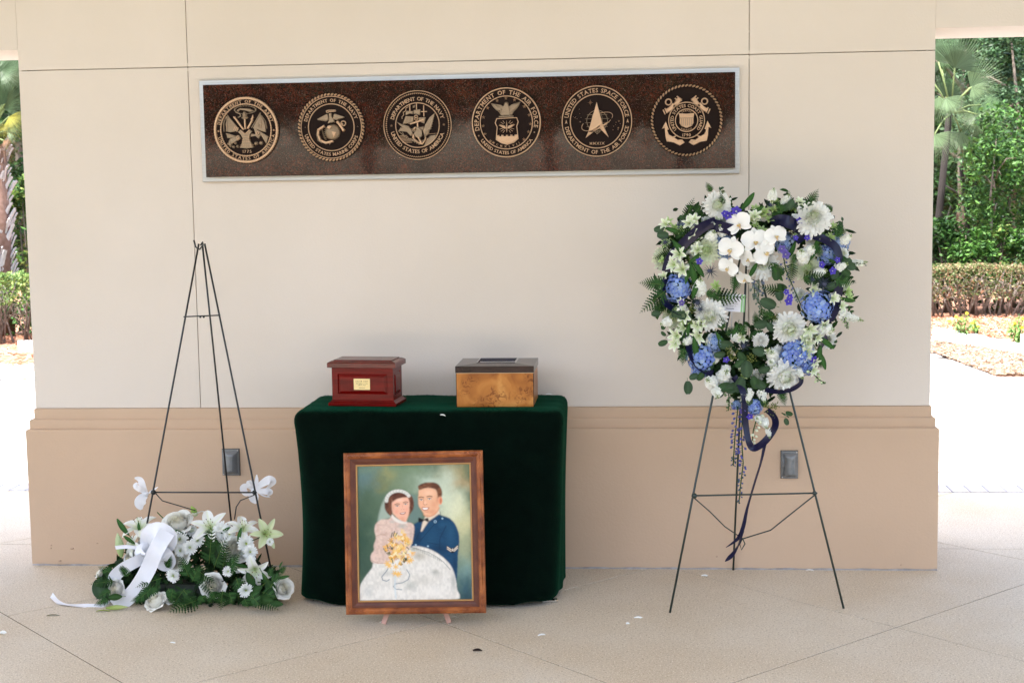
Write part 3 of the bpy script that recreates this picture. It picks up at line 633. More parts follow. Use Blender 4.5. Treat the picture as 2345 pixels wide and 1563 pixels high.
for (sp_, lab, kd) in seals:
    c = PY(sp_[0], sp_[1], YF); R = SEALR*{'army':.975,'marines':.985,'navy':.99,'af':1.0,'space':1.01,'cg':1.02}[kd]
    t = thing('bronze_seal', lab, 'seal', c, 'bronze seals on the granite plaque')
    WMx = Matrix.Translation(c) @ Matrix.Rotation(PI/2, 4, 'X')      # local z -> -y (towards the camera)
    S = lambda zz=0.0: WMx @ Matrix.Translation((0, 0, zz)) @ Matrix.Scale(R, 4)
    b = MB(); n = 96; V = []
    for r, z in ((1.0, 0), (1.0, .05), (.985, .065), (0, .065)):
        if r == 0: V.append((0, 0, z))
        else: V += [(r*math.cos(2*PI*i/n), r*math.sin(2*PI*i/n), z) for i in range(n)]
    b.add(V, [(k*n+i, k*n+(i+1) % n, (k+1)*n+(i+1) % n, (k+1)*n+i) for k in range(2) for i in range(n)]+[(2*n+i, 2*n+(i+1) % n, 3*n) for i in range(n)])
    part('disc', b.mesh('seal_disc', m_bd, False), t, S())
    B1 = Rel(); rr = Rel(); tx = MB(); A = Rel(); Bz = Rel(); z0 = .065
    if kd == 'army':
        rr.ring(.895, .985, .05, wob=.004, nw=72, n=288); B1.ring(.745, .785, .045, wob=.003, nw=66, n=264)
        arctext(tx, 'DEPARTMENT OF THE ARMY', .838, .088, 92, True, 152, .04); arctext(tx, 'UNITED STATES OF AMERICA', .838, .088, 272, False, 156, .04)
        for sx in (-1, 1): Bz.dome(sx*.84, -.02, .03, .05)
        linetext(tx, '1775', .015, -.635, .085, .04, .35)
        emblem_army(A, Bz)
    elif kd == 'marines':
        rr.rope(.955, .080, 58, .07, 1); B1.ring(.885, .912, .05); B1.ring(.665, .695, .05)
        arctext(tx, 'DEPARTMENT OF THE NAVY', .785, .092, 92, True, 148, .04); arctext(tx, 'UNITED STATES MARINE CORPS', .785, .092, 268, False, 146, .04)
        for sx in (-1, 1): Bz.star(sx*.78, .01, .035, .05, 3, .3)
        emblem_marines(A, Bz)
    elif kd == 'navy':
        rr.ring(.975, 1.0, .05); B1.rope(.915, .045, 96, .05, 1); B1.ring(.625, .655, .05)
        arctext(tx, 'DEPARTMENT OF THE NAVY', .76, .105, 90, True, 152, .04); arctext(tx, 'UNITED STATES OF AMERICA', .76, .105, 268, False, 148, .04)
        for sx in (-1, 1): Bz.star(sx*.77, .0, .045, .05)
        emblem_navy(A, Bz)
    elif kd == 'af':
        rr.ring(.955, .995, .06); B1.ring(.735, .765, .05)
        arctext(tx, 'DEPARTMENT OF THE AIR FORCE', .858, .118, 92, True, 205, .04); arctext(tx, 'UNITED STATES OF AMERICA', .858, .092, 270, False, 112, .04)
        for sx, yy in ((-1, -.36), (1, -.29)): Bz.dome(sx*.80, yy, .022, .05)
        arctext(tx, 'MCMXLVII', .68, .055, 268, False, 68, .03)
        emblem_af(A, Bz)
    elif kd == 'space':
        rr.ring(.965, .995, .06); B1.ring(.735, .765, .05)
        arctext(tx, 'UNITED STATES SPACE FORCE', .862, .115, 90, True, 165, .04); arctext(tx, 'DEPARTMENT OF THE AIR FORCE', .862, .105, 270, False, 160, .04)
        for sx in (-1, 1): Bz.poly([(sx*.865, .06), (sx*.865+.035, -.06), (sx*.865, -.035), (sx*.865-.035, -.06)], .05)
        linetext(tx, 'MMXIX', 0, -.62, .07, .04, .45)
        emblem_space(A, Bz)
    else:
        rr.rope(.955, .085, 60, .09, 1); 
        arctext(tx, 'UNITED STATES COAST GUARD', .405, .085, 90, True, 262, .09); linetext(tx, '1790', 0, -.405, .085, .09, .2)
        arctext(tx, 'SEMPER', .262, .04, 90, True, 62, .05); arctext(tx, 'PARATUS', .262, .04, 270, False, 66, .05)
        for k in range(1): pass
        emblem_cg(A, Bz)
    def pieces(R_, mm, nm):
        P_ = []; off = 0; fi = 0
        for Vv, Cc_ in zip(R_.V, R_.C): P_.append([off, off+len(Vv), Vv[:, 0].min(), Vv[:, 0].max(), Vv[:, 1].min(), Vv[:, 1].max()]); off += len(Vv)
        par_ = list(range(len(P_)))
        def fd(i):
            while par_[i] != i: i = par_[i]
            return i
        for i in range(len(P_)):
            for j in range(i):
                a_, c_ = P_[i], P_[j]
                if a_[2] < c_[3]+.01 and c_[2] < a_[3]+.01 and a_[4] < c_[5]+.01 and c_[4] < a_[5]+.01: par_[fd(i)] = fd(j)
        owner = np.zeros(off, int)
        for i, p_ in enumerate(P_): owner[p_[0]:p_[1]] = fd(i)
        allV = np.concatenate(R_.V); small = MB(); groups = {}
        for f in R_.F: groups.setdefault(owner[f[0]], []).append(f)
        for k_, fs in groups.items():
            ids = np.where(owner == k_)[0]; mp = {v: i for i, v in enumerate(ids)}; Vv = allV[ids]; F2 = [tuple(mp[v] for v in f) for f in fs]
            if max(np.ptp(Vv[:, 0]), np.ptp(Vv[:, 1])) < .08: small.add(Vv, F2)
            else: b = MB(); b.add(Vv, F2); part(nm, auto(b.mesh(nm, mm, True), 30), t, S(z0*R))
        if small.n: part('emblem_detail', auto(small.mesh('emblem_detail', mm, True), 30), t, S(z0*R), kind='stuff')
    for nm, o_, mm in (('emblem_relief', A, m_ba), ('emblem', Bz, m_br)):
        if o_.n: pieces(o_, mm, nm)
    for nm, o_, mm in (('rim', rr, m_br), ('inner_ring', B1, m_br), ('lettering', tx, m_br)):
        if o_.n: part(nm, auto(o_.mesh(nm, mm, True), 30), t, S(z0*R), kind='stuff' if nm == 'lettering' else None)
    if kd == 'af':
        b = Rel(); b.star(0, 0, .056, .05); sm_ = b.mesh('star', m_br, False)
        for sx_, sy_ in STARS: part('star', sm_, t, S(z0*R) @ Matrix.Translation((sx_, sy_, 0)))
# ================================================================== OUTLET COVERS
m_out = mat('grey_cast_metal', (.20,.21,.215), .38, .35, c2=(.25,.26,.265), scale=30, bump=.1)
m_gask = mat('black_gasket', (.02,.02,.02), .6)
def outlet(px0, py0, px1, py1, lab, flip):
    p0 = PY(px0, py1, -.042); p1 = PY(px1, py0, -.042); W_ = p1.x-p0.x; H_ = p1.z-p0.z
    o = thing('outlet_cover', lab, 'outlet cover', (p0.x+W_/2, -.041, p0.z+H_/2), 'weatherproof outlet covers on the plinth')
    M = Matrix.Translation((p0.x+W_/2, -.041, p0.z+H_/2)) @ Matrix.Rotation(PI/2, 4, 'X')
    b = MB(); b.box((-W_/2-.001, -H_/2-.001, -.004), (W_/2+.001, H_/2+.001, .003)); part('gasket', b.mesh('gasket', m_gask, False), o, M)
    b = MB(); b.box((-W_/2, -H_/2, .003), (W_/2, H_/2, .011), bev=.0025); part('base_plate', b.mesh('base_plate', m_out, False), o, M)
    # bulged lid: barrel section, curved cut at both ends
    b = MB(); nu, nv = 14, 16; x0, x1 = -W_*.30, W_*.40; V = []
    for j in range(nv+1):
        v = j/nv
        for i in range(nu+1):
            u = i/nu; x = lerp(x0, x1, u); bow = 4*u*(1-u)
            yy = (v-.5)*(H_*.90 - H_*.10*bow) 
            e = min(1, min(v, 1-v)*9); z = .011 + (.010+.018*math.sin(PI*min(1, u*1.02))**.7)*math.sin(e*PI/2)**.6
            V.append((x, yy, z))
    F = [(j*(nu+1)+i, j*(nu+1)+i+1, (j+1)*(nu+1)+i+1, (j+1)*(nu+1)+i) for j in range(nv) for i in range(nu)]
    b.add(V, F); b.box((x0, -H_*.44, .0105), (x1, H_*.44, .0125))
    lid = part('lid', b.mesh('lid', m_out), o, M)
    b = MB(); Mr = M @ Matrix.Translation((W_*.10, 0, .0375)) @ Matrix.Rotation(PI/2, 4, 'Z')
    linetext(b, 'BELL', 0, 0, .014, .0012, .22, serif=False); part('embossed_lettering', b.mesh('embossed_lettering', m_out, False), lid, Mr)
    b = MB(); b.tube([(-W_*.38, -H_*.42, .013), (-W_*.38, H_*.42, .013)], .0035, 8); b.box((-W_*.34, -H_*.40, .011), (-W_*.31, H_*.40, .020)); part('hinge', b.mesh('hinge', m_out), o, M)
    for sx, sy in ((-1,-1),(1,1)):
        b = MB(); b.ball((sx*W_*.42, sy*H_*.45, .0112), (.003, .003, .0015), 8, 4); part('screw', b.mesh('screw', m_steel), o, M)
outlet(511, 1027, 548, 1087, 'grey metal outlet cover on the plinth behind the empty left easel', False)
outlet(1788, 1031, 1827, 1094, 'grey metal outlet cover on the plinth below the heart wreath', True)
# ================================================================== WIRE EASELS
m_wire = mat('dark_green_enamel_wire', (.010,.022,.016), .32, .0, spec=.6, c2=(.016,.03,.022), scale=40)
m_wire2 = mat('black_green_wire', (.012,.013,.012), .35, .0, spec=.5)
def easel(lab, mtl, apex, fl, fr, bk, bar_t, upper=None, hookdir=-1, brace=None, r=.0042):
    o = thing('wire_easel', lab, 'easel', ((fl.x+fr.x)/2, (fl.y+bk.y)/2, 0), 'green wire floral easels')
    a1 = apex+Vector((-.012, 0, 0)); a2 = apex+Vector((.012, 0, 0))
    for p, q in ((a1, fl), (a2, fr), (apex+Vector((0, .01, -.01)), bk)):
        b = MB(); b.tube([p, lerp(p, q, .3)+Vector((.0006,0,0)), lerp(p, q, .7), q], r, 8); part('leg', b.mesh('easel_leg', mtl), o)
    L = lerp(a1, fl, bar_t)+Vector((-.006,-.008,0)); Rr = lerp(a2, fr, bar_t)+Vector((.008,-.008,0)); b = MB(); b.tube([L, Rr], r*.8, 8); part('crossbar', b.mesh('crossbar', mtl), o)
    if upper:
        b = MB(); b.tube([lerp(a1, fl, upper)+Vector((-.006,-.006,-.003)), lerp(a2, fr, upper)+Vector((.006,-.006,.002))], r*.7, 8)
        for t in (.45, .55): p = lerp(lerp(a1, fl, upper), lerp(a2, fr, upper), t); b.ball((p.x, p.y-.006, p.z-.004), .005, 6, 4)
        part('crossbar', b.mesh('upper_crossbar', mtl), o)
    b = MB(); b.tube([apex+Vector((-.026,-.02,.016)), apex+Vector((-.020,-.018,-.012)), apex+Vector((-.006,-.012,-.022)), apex+Vector((.006,-.004,-.006)), apex+Vector((.004,0,.006)), apex+Vector((-.006,.004,-.006))], r*.9, 8)
    part('hook', b.mesh('hook', mtl), o)
    for cp_, cr_ in ((L+Vector((.01,0,0)), .011), (Rr-Vector((.010,0,0)), .009)): b = MB(); b.ball(cp_, cr_, 8, 6); part('wire_coil', b.mesh('wire_coil', mtl), o)
    if brace:
        b = MB()
        for ps in brace(L, Rr): b.tube(ps, r*.6, 6)
        part('brace', b.mesh('brace', mtl), o)
    return o
RA = PY(1712, 540, -.34); RFL = PZ(1534, 1402); RFR = PZ(1932, 1392); RBK = PZ(1678, 1300)+Vector((0,-.03,0))
def brR(L, Rr):
    y = L.y+.02; k = PY(1700, 1240, y+.08); m_ = PY(1765, 1213, y+.05)
    return [[L, PY(1625, 1170, y), PY(1660, 1205, y+.04), PY(1700, 1232, y+.08)], [Rr, PY(1800, 1185, y+.02), m_, PY(1700, 1233, y+.08), PY(1694, 1245, y+.09), PY(1698, 1258, y+.09), PY(1706, 1244, y+.09), PY(1700, 1231, y+.08)]]
easel('dark green wire easel standing behind and holding the heart wreath', m_wire, RA, RFL, RFR, RBK, (RA.z-PY(1580,1133,-.57).z)/RA.z, None, 1, brR)
LA = PY(462, 558, -.30); LFL = PZ(286, 1388); LFR = PZ(638, 1372); LBK = PZ(541, 1305)
LFL = Vector((LFL.x, -.56, 0)); LFR = Vector((LFR.x, -.56, 0))
def brL(L, Rr):
    y = L.y+.01
    return [[L+Vector((.02,0,-.005)), PY(372, 1146, y), PY(410, 1157, y), PY(447, 1168, y)], [Rr+Vector((-.01,0,-.01)), PY(551, 1145, y), PY(541, 1160, y), PY(537, 1188, y)]]
easel('empty dark wire easel behind the floor bouquet with white bows tied on', m_wire2, LA, LFL, LFR, LBK, .700, .205, -1, brL, .0039)
# ================================================================== TABLE AND VELVET
m_chrome = mat('chrome', (.7,.7,.7), .15, 1.0)
m_vel = mat('green_velvet', (.0004,.0030,.0016), .9, sheen=.17, sheen_tint=(.01,.55,.24), spec=.05, c2=(.0006,.0045,.0024), scale=18, bump=.8, bscale=240)
tb = thing('folding_table', 'small folding table hidden under the green velvet, metal feet showing', 'table', (-.30, -.33, 0))
b = MB(); b.box((-.74, -.50, .700), (.15, -.09, .728), bev=.006); part('table_top', b.mesh('table_top', mat('table_plastic', (.55,.55,.53), .5), False), tb)
for x, y in ((-.68,-.44),(.10,-.44),(-.68,-.14),(.10,-.14)):
    b = MB(); b.tube([(x, y, .70), (x, y, .02)], .011, 8); lg = part('leg', b.mesh('table_leg', m_chrome), tb)
p = PZ(1276, 1378); q = PZ(1284, 1310)
for pp in (p, q):
    b = MB(); b.box((pp.x-.06, pp.y-.012, .001), (pp.x+.002, pp.y+.012, .013), bev=.003); part('foot', b.mesh('foot', m_chrome, False), tb)
# cloth: rings of a rounded rectangle from the middle of the top outwards and down
def cloth():
    V = []; F = []; n = 260
    def ringpts(x0, x1, y0, y1, r):
        P = []; segs = [((x1-r, y0+r), -PI/2, 0), ((x1-r, y1-r), 0, PI/2), ((x0+r, y1-r), PI/2, PI), ((x0+r, y0+r), PI, 1.5*PI)]
        path = []
        for (c, a0, a1) in segs:
            for k in range(13): a = lerp(a0, a1, k/12); path.append((c[0]+r*math.cos(a), c[1]+r*math.sin(a)))
        path.append(path[0]); path = [Vector((*p_, 0)) for p_ in path]
        L = [0]
        for i in range(1, len(path)): L.append(L[-1]+(path[i]-path[i-1]).length)
        for k in range(n):
            t = L[-1]*k/n; i = 0
            while L[i+1] < t: i += 1
            u = (t-L[i])/(L[i+1]-L[i]) if L[i+1] > L[i] else 0; P.append(path[i].lerp(path[i+1], u))
        return P
    # profile: (outward offset, z)
    prof = [(-.20, .742), (-.15, .743), (-.10, .744), (-.06, .745), (-.035, .7445), (-.02, .742), (-.009, .736), (-.002, .727), (.002, .714), (.003, .695)]
    for k in range(1, 26): t = k/25; prof.append((.003+.0*t, lerp(.695, .022, t)))
    x0, x1, y0, y1 = -.828, .222, -.535, -.055
    rows = []
    for off, z in prof:
        t = max(0, min(1, (.70-z)/.68))
        r = max(.01, lerp(.045, .16, t**.7)+min(off, 0)) 
        # front swings out, left leans in a little at mid height, right tucks in
        fy = -.10*t**1.3; lx = .018*math.sin(PI*.5*min(1, t*1.6))-.008*t*t; rx = -.018*math.sin(PI/2*t)
        P = ringpts(x0-off+lx, x1+off+rx, y0-off+fy, y1+off+.004*t, r)
        rows.append((P, z, t))
    base = 0
    for P, z, t in rows:
        for k, p_ in enumerate(P):
            nn = (p_-P[k-1]); nn = Vector((nn.y, -nn.x, 0)).normalized()
            wv = t*(.005*math.sin(k*.17+1)+.003*math.sin(k*.41+2.2*t))
            hz = (.006*math.sin(k*.11+.5)+.004*math.sin(k*.37)) if t > .96 else 0
            tz = .0012*math.sin(p_.x*31)+.001*math.sin(p_.y*57+p_.x*13) if t == 0 else 0
            V.append((p_.x+nn.x*wv, p_.y+nn.y*wv, z+hz+tz))
    m_ = len(rows)
    for j in range(m_-1):
        for k in range(n): F.append((j*n+k, j*n+(k+1) % n, (j+1)*n+(k+1) % n, (j+1)*n+k))
    F.append(tuple(range(n))[::-1])
    # turned hem
    b0 = (m_-1)*n; hem = []
    for k in range(n):
        x, y, z = V[b0+k]; cxx, cyy = -.3, -.3; d = Vector((x-cxx, y-cyy, 0)).normalized(); hem.append((x-d.x*.010, y-d.y*.010, z-.008))
    for k in range(n):
        x, y, z = hem[k]; V.append((x, y, z))
    for k in range(n): F.append((b0+k, b0+(k+1) % n, m_*n+(k+1) % n, m_*n+k))
    return V, F
V, F = cloth(); b = MB(); b.add(V, F)
vel = b.mesh('velvet_cloth', m_vel); vc = solo('velvet_tablecloth', vel, 'dark green velvet cloth draped to the floor over the small table', 'tablecloth')
# pile: short tufts along the silhouette edges of the cloth
b = MB()
Vn = np.array(V); 
for k in range(9000):
    i = random.randrange(len(V)); j_ = i//260
    if j_ < 3 or j_ > 34: continue
    p_ = Vector(V[i]); kk = i % 260; q_ = Vector(V[j_*260+(kk+1) % 260]); tdir = (q_-p_); 
    if tdir.length < 1e-6: continue
    nrm = Vector((tdir.y, -tdir.x, .25 if j_ > 8 else 1.2)).normalized(); p_ = p_.lerp(q_, U(0, 1))+Vector((0, 0, U(-.012,.012) if j_ > 9 else 0)); s = U(.0025, .005)
    tn = tdir.normalized()*.0018
    b.add([tuple(p_-nrm*.001-tn), tuple(p_-nrm*.001+tn), tuple(p_+nrm*s+tn*.3+Vector((0,0,-s*.3)))], [(0,1,2)])
pile = b.mesh('velvet_pile', m_vel, False)
part('velvet_pile', pile, vc, kind='stuff')
TT = .7455
# ================================================================== URNS
m_red = mat('red_mahogany', (.095,.0015,.001), .25, c2=(.165,.003,.002), scale=7, stretch=(1,6,14), spec=.22)
m_redt = mat('red_mahogany_lid', (.075,.004,.003), .25, c2=(.14,.008,.005), scale=7, stretch=(1,14,6), spec=.6)
m_brass = mat('brass_nameplate', (.74,.60,.30), .38, .55)
m_ink = mat('black_print', (.012,.010,.008), .6)
UA, UB = PZ(752, 929, TT), PZ(907, 931, TT); Cc = PZ(925, 908, TT)
UW = (UB-UA).length; UD = (PZ(832, 815, TT+.18).y-UA.y)*1.0; ang = math.atan2((UB-UA).y, (UB-UA).x)
um = Matrix.Translation((UA.x, UA.y, TT+.001)) @ Matrix.Rotation(ang, 4, 'Z')
uz = PY(760, 841, UA.y).z-TT
u1 = thing('cremation_urn', 'dark red wooden urn box with a brass name plate on the table', 'urn', tuple(um @ Vector((UW/2, UD/2, 0))))
def prism_ring(b, prof, w, d, M=None):      # profile (inset, z) swept round a w x d rectangle with mitred corners
    V = []
    for ins, z in prof: V += [(ins, ins, z), (w-ins, ins, z), (w-ins, d-ins, z), (ins, d-ins, z)]
    F = [(4*k+i, 4*k+(i+1) % 4, 4*(k+1)+(i+1) % 4, 4*(k+1)+i) for k in range(len(prof)-1) for i in range(4)]
    n_ = len(prof)-1; F += [(4*n_, 4*n_+1, 4*n_+2, 4*n_+3), (3, 2, 1, 0)]
    b.add(V, F, M)
b = MB(); prism_ring(b, [(0,0),(0,.010),(.003,.013),(.008,.016),(.010,.020),(.013,.022)], UW, UD); part('base_moulding', b.mesh('base_moulding', m_red, False), u1, um)
i0 = .0135; zb, ztp = .022, uz-.004
# body with raised panel frames on the front and right side
def raised(b, w, h, y0, fr, M=None):       # frame + bevelled raised field in plane y=y0 facing -y
    a = fr; V = [(0,y0,0),(w,y0,0),(w,y0,h),(0,y0,h),(a,y0,a),(w-a,y0,a),(w-a,y0,h-a),(a,y0,h-a)]
    e = .004; k = .012
    V += [(a+.001,y0+e,a+.001),(w-a-.001,y0+e,a+.001),(w-a-.001,y0+e,h-a-.001),(a+.001,y0+e,h-a-.001),
          (a+k,y0-.002,a+k),(w-a-k,y0-.002,a+k),(w-a-k,y0-.002,h-a-k),(a+k,y0-.002,h-a-k)]
    F = [(r*4+i, r*4+(i+1) % 4, (r+1)*4+(i+1) % 4, (r+1)*4+i) for r in range(3) for i in range(4)]+[(12,13,14,15)]
    b.add(V, F, M)
bw, bd, bh = UW-2*i0, UD-2*i0, ztp-zb
b = MB(); b.box((0, .0052, 0), (bw-.0052, bd, bh)); raised(b, bw, bh, 0, .024)
Mr = Matrix.Translation((bw, 0, 0)) @ Matrix.Rotation(PI/2, 4, 'Z'); raised(b, bd, bh, 0, .020, Mr)
body = part('body', b.mesh('urn_body', m_red, False), u1, um @ Matrix.Translation((i0, i0, zb)))
b = MB(); prism_ring(b, [(.013, ztp),(.009, ztp+.0005),(-.001, ztp+.003),(-.001, ztp+.020),(.004, ztp+.024),(.014, ztp+.0285),(.018, ztp+.0285)], UW, UD)
part('lid', b.mesh('urn_lid', m_redt, False), u1, um)
b = MB(); b.box((.0195, .0195, ztp+.0287), (UW-.0195, UD-.0195, ztp+.0315), bev=.0008); part('lid_panel', b.mesh('lid_panel', m_redt, False), u1, um)
pw, ph = .066, .044; pc = Vector((UW*.495, i0-.0035, zb+bh*.50))
b = MB(); b.box((-pw/2, -.001, -ph/2), (pw/2, .0012, ph/2)); npl = part('name_plate', b.mesh('name_plate', m_brass, False), u1, um @ Matrix.Translation(pc))
b = MB(); Mt = um @ Matrix.Translation(pc+Vector((0, -.0011, 0))) @ Matrix.Rotation(PI/2, 4, 'X')
linetext(b, 'LULA M. CARY', 0, .0118, .0050, .0002); linetext(b, 'NOVEMBER 24, 1936', 0, .0028, .0036, .0002); linetext(b, 'JUNE 14, 2020', 0, -.0034, .0036, .0002)
for k in range(-4, 5): b.ball((k*.0027, -.0140, .0001), (.0012, .0008 if k % 2 else .0014, .0002), 6, 4)
part('engraving', b.mesh('engraving', m_ink, False), npl, Mt)
# burl box
m_burl = bpy.data.materials.new('burl_veneer'); m_burl.use_nodes = True
def burl(M):
    N = M.node_tree; n = N.nodes; L = N.links; b = n['Principled BSDF']; tc = n.new('ShaderNodeTexCoord')
    n0 = n.new('ShaderNodeTexNoise'); n0.inputs['Scale'].default_value = 9; n0.inputs['Detail'].default_value = 5; n0.inputs['Distortion'].default_value = 1.2; L.new(tc.outputs['Object'], n0.inputs['Vector'])
    r = n.new('ShaderNodeValToRGB'); e = r.color_ramp.elements; e.new(.5); 
    for k, (p_, c) in enumerate([(.3, (.26,.080,.012)), (.5, (.44,.16,.030)), (.72, (.58,.26,.065))]): e[k].position = p_; e[k].color = (*c, 1)
    L.new(n0.outputs['Fac'], r.inputs[0])
    n1 = n.new('ShaderNodeTexNoise'); n1.inputs['Scale'].default_value = 34; n1.inputs['Detail'].default_value = 8; n1.inputs['Distortion'].default_value = 3.5; L.new(tc.outputs['Object'], n1.inputs['Vector'])
    r1 = n.new('ShaderNodeValToRGB'); r1.color_ramp.elements[0].position = .38; r1.color_ramp.elements[1].position = .52; r1.color_ramp.elements[0].color = (.45,.35,.28,1); r1.color_ramp.elements[1].color = (1,1,1,1); L.new(n1.outputs['Fac'], r1.inputs[0])
    mask = n.new('ShaderNodeTexNoise'); mask.inputs['Scale'].default_value = 12; L.new(tc.outputs['Object'], mask.inputs['Vector'])
    rm = n.new('ShaderNodeValToRGB'); rm.color_ramp.elements[0].position = .48; rm.color_ramp.elements[1].position = .6; L.new(mask.outputs['Fac'], rm.inputs[0])
    mx = n.new('ShaderNodeMix'); mx.data_type = 'RGBA'; mx.blend_type = 'MULTIPLY'; L.new(rm.outputs[0], mx.inputs[0]); L.new(r.outputs[0], mx.inputs[6]); L.new(r1.outputs[0], mx.inputs[7])
    L.new(mx.outputs[2], b.inputs['Base Color']); b.inputs['Roughness'].default_value = .3; b.inputs['Specular IOR Level'].default_value = .25
burl(m_burl)
m_ebony = mat('dark_lacquer', (.010,.003,.004), .16, spec=.28, c2=(.03,.012,.012), scale=9, stretch=(1,1,5), bump=.12, bscale=35)
BA, BB = PZ(1046, 932, TT), PZ(1222, 932, TT); BW = BB.x-BA.x; BD = .265; by = BA.y
bzl = PY(1043, 855, by).z-TT; bzt = PY(1043, 839, by).z-TT
bo = thing('wooden_urn_box', 'golden brown mottled wood urn box with a shiny black lid', 'urn', (BA.x+BW/2, by+BD/2, TT))
bm = Matrix.Translation((BA.x, by, TT+.001))
b = MB(); b.box((0, 0, 0), (BW, BD, bzl), bev=.001); part('body', b.mesh('box_body', m_burl, False), bo, bm)
b = MB(); b.box((BW-.0005, -.001, 0), (BW+.0022, .004, bzl)); part('edge_inlay', b.mesh('edge_inlay', m_ebony, False), bo, bm); b = MB(); b.box((-.0012, -.001, 0), (.001, .003, bzl)); part('edge_inlay', b.mesh('edge_inlay', m_ebony, False), bo, bm)
b = MB(); b.box((-.0015, -.0015, bzl-.0005), (BW+.0025, BD+.0015, bzl+.0016)); part('brass_line', b.mesh('brass_line', mat('pale_inlay', (.6,.45,.28), .4), False), bo, bm)
lx0, lx1 = -.003, BW+.003; hi = .005; inx, iny0, iny1 = .072, .060, .055
V = [(lx0,-.003,bzl+.0016),(lx1,-.003,bzl+.0016),(lx1,BD+.003,bzl+.0016),(lx0,BD+.003,bzl+.0016),(lx0,-.003,bzt),(lx1,-.003,bzt),(lx1,BD+.003,bzt),(lx0,BD+.003,bzt),
     (inx,iny0,bzt+hi),(BW-inx,iny0,bzt+hi),(BW-inx,BD-iny1,bzt+hi),(inx,BD-iny1,bzt+hi)]
b = MB(); b.add(V, [(0,1,5,4),(1,2,6,5),(2,3,7,6),(3,0,4,7),(4,5,9,8),(5,6,10,9),(6,7,11,10),(7,4,8,11)])
part('lid', b.mesh('box_lid', m_ebony, False), bo, bm)
b = MB(); x0, x1, y0, y1 = inx, BW-inx, iny0, BD-iny1
t = .006; z = bzt+hi
V = [(x0,y0,z),(x1,y0,z),(x1,y1,z),(x0,y1,z),(x0+t,y0+t,z+.003),(x1-t,y0+t,z+.003),(x1-t,y1-t,z+.003),(x0+t,y1-t,z+.003),(x0+t*1.5,y0+t*1.5,z-.004),(x1-t*1.5,y0+t*1.5,z-.004),(x1-t*1.5,y1-t*1.5,z-.004),(x0+t*1.5,y1-t*1.5,z-.004)]
b.add(V, [(r*4+i, r*4+(i+1) % 4, (r+1)*4+(i+1) % 4, (r+1)*4+i) for r in range(2) for i in range(4)]+[(8,9,10,11)])
part('photo_recess', b.mesh('photo_recess', mat('blue_black_glass', (.01,.015,.04), .05, coat=1.0), False), bo, bm)
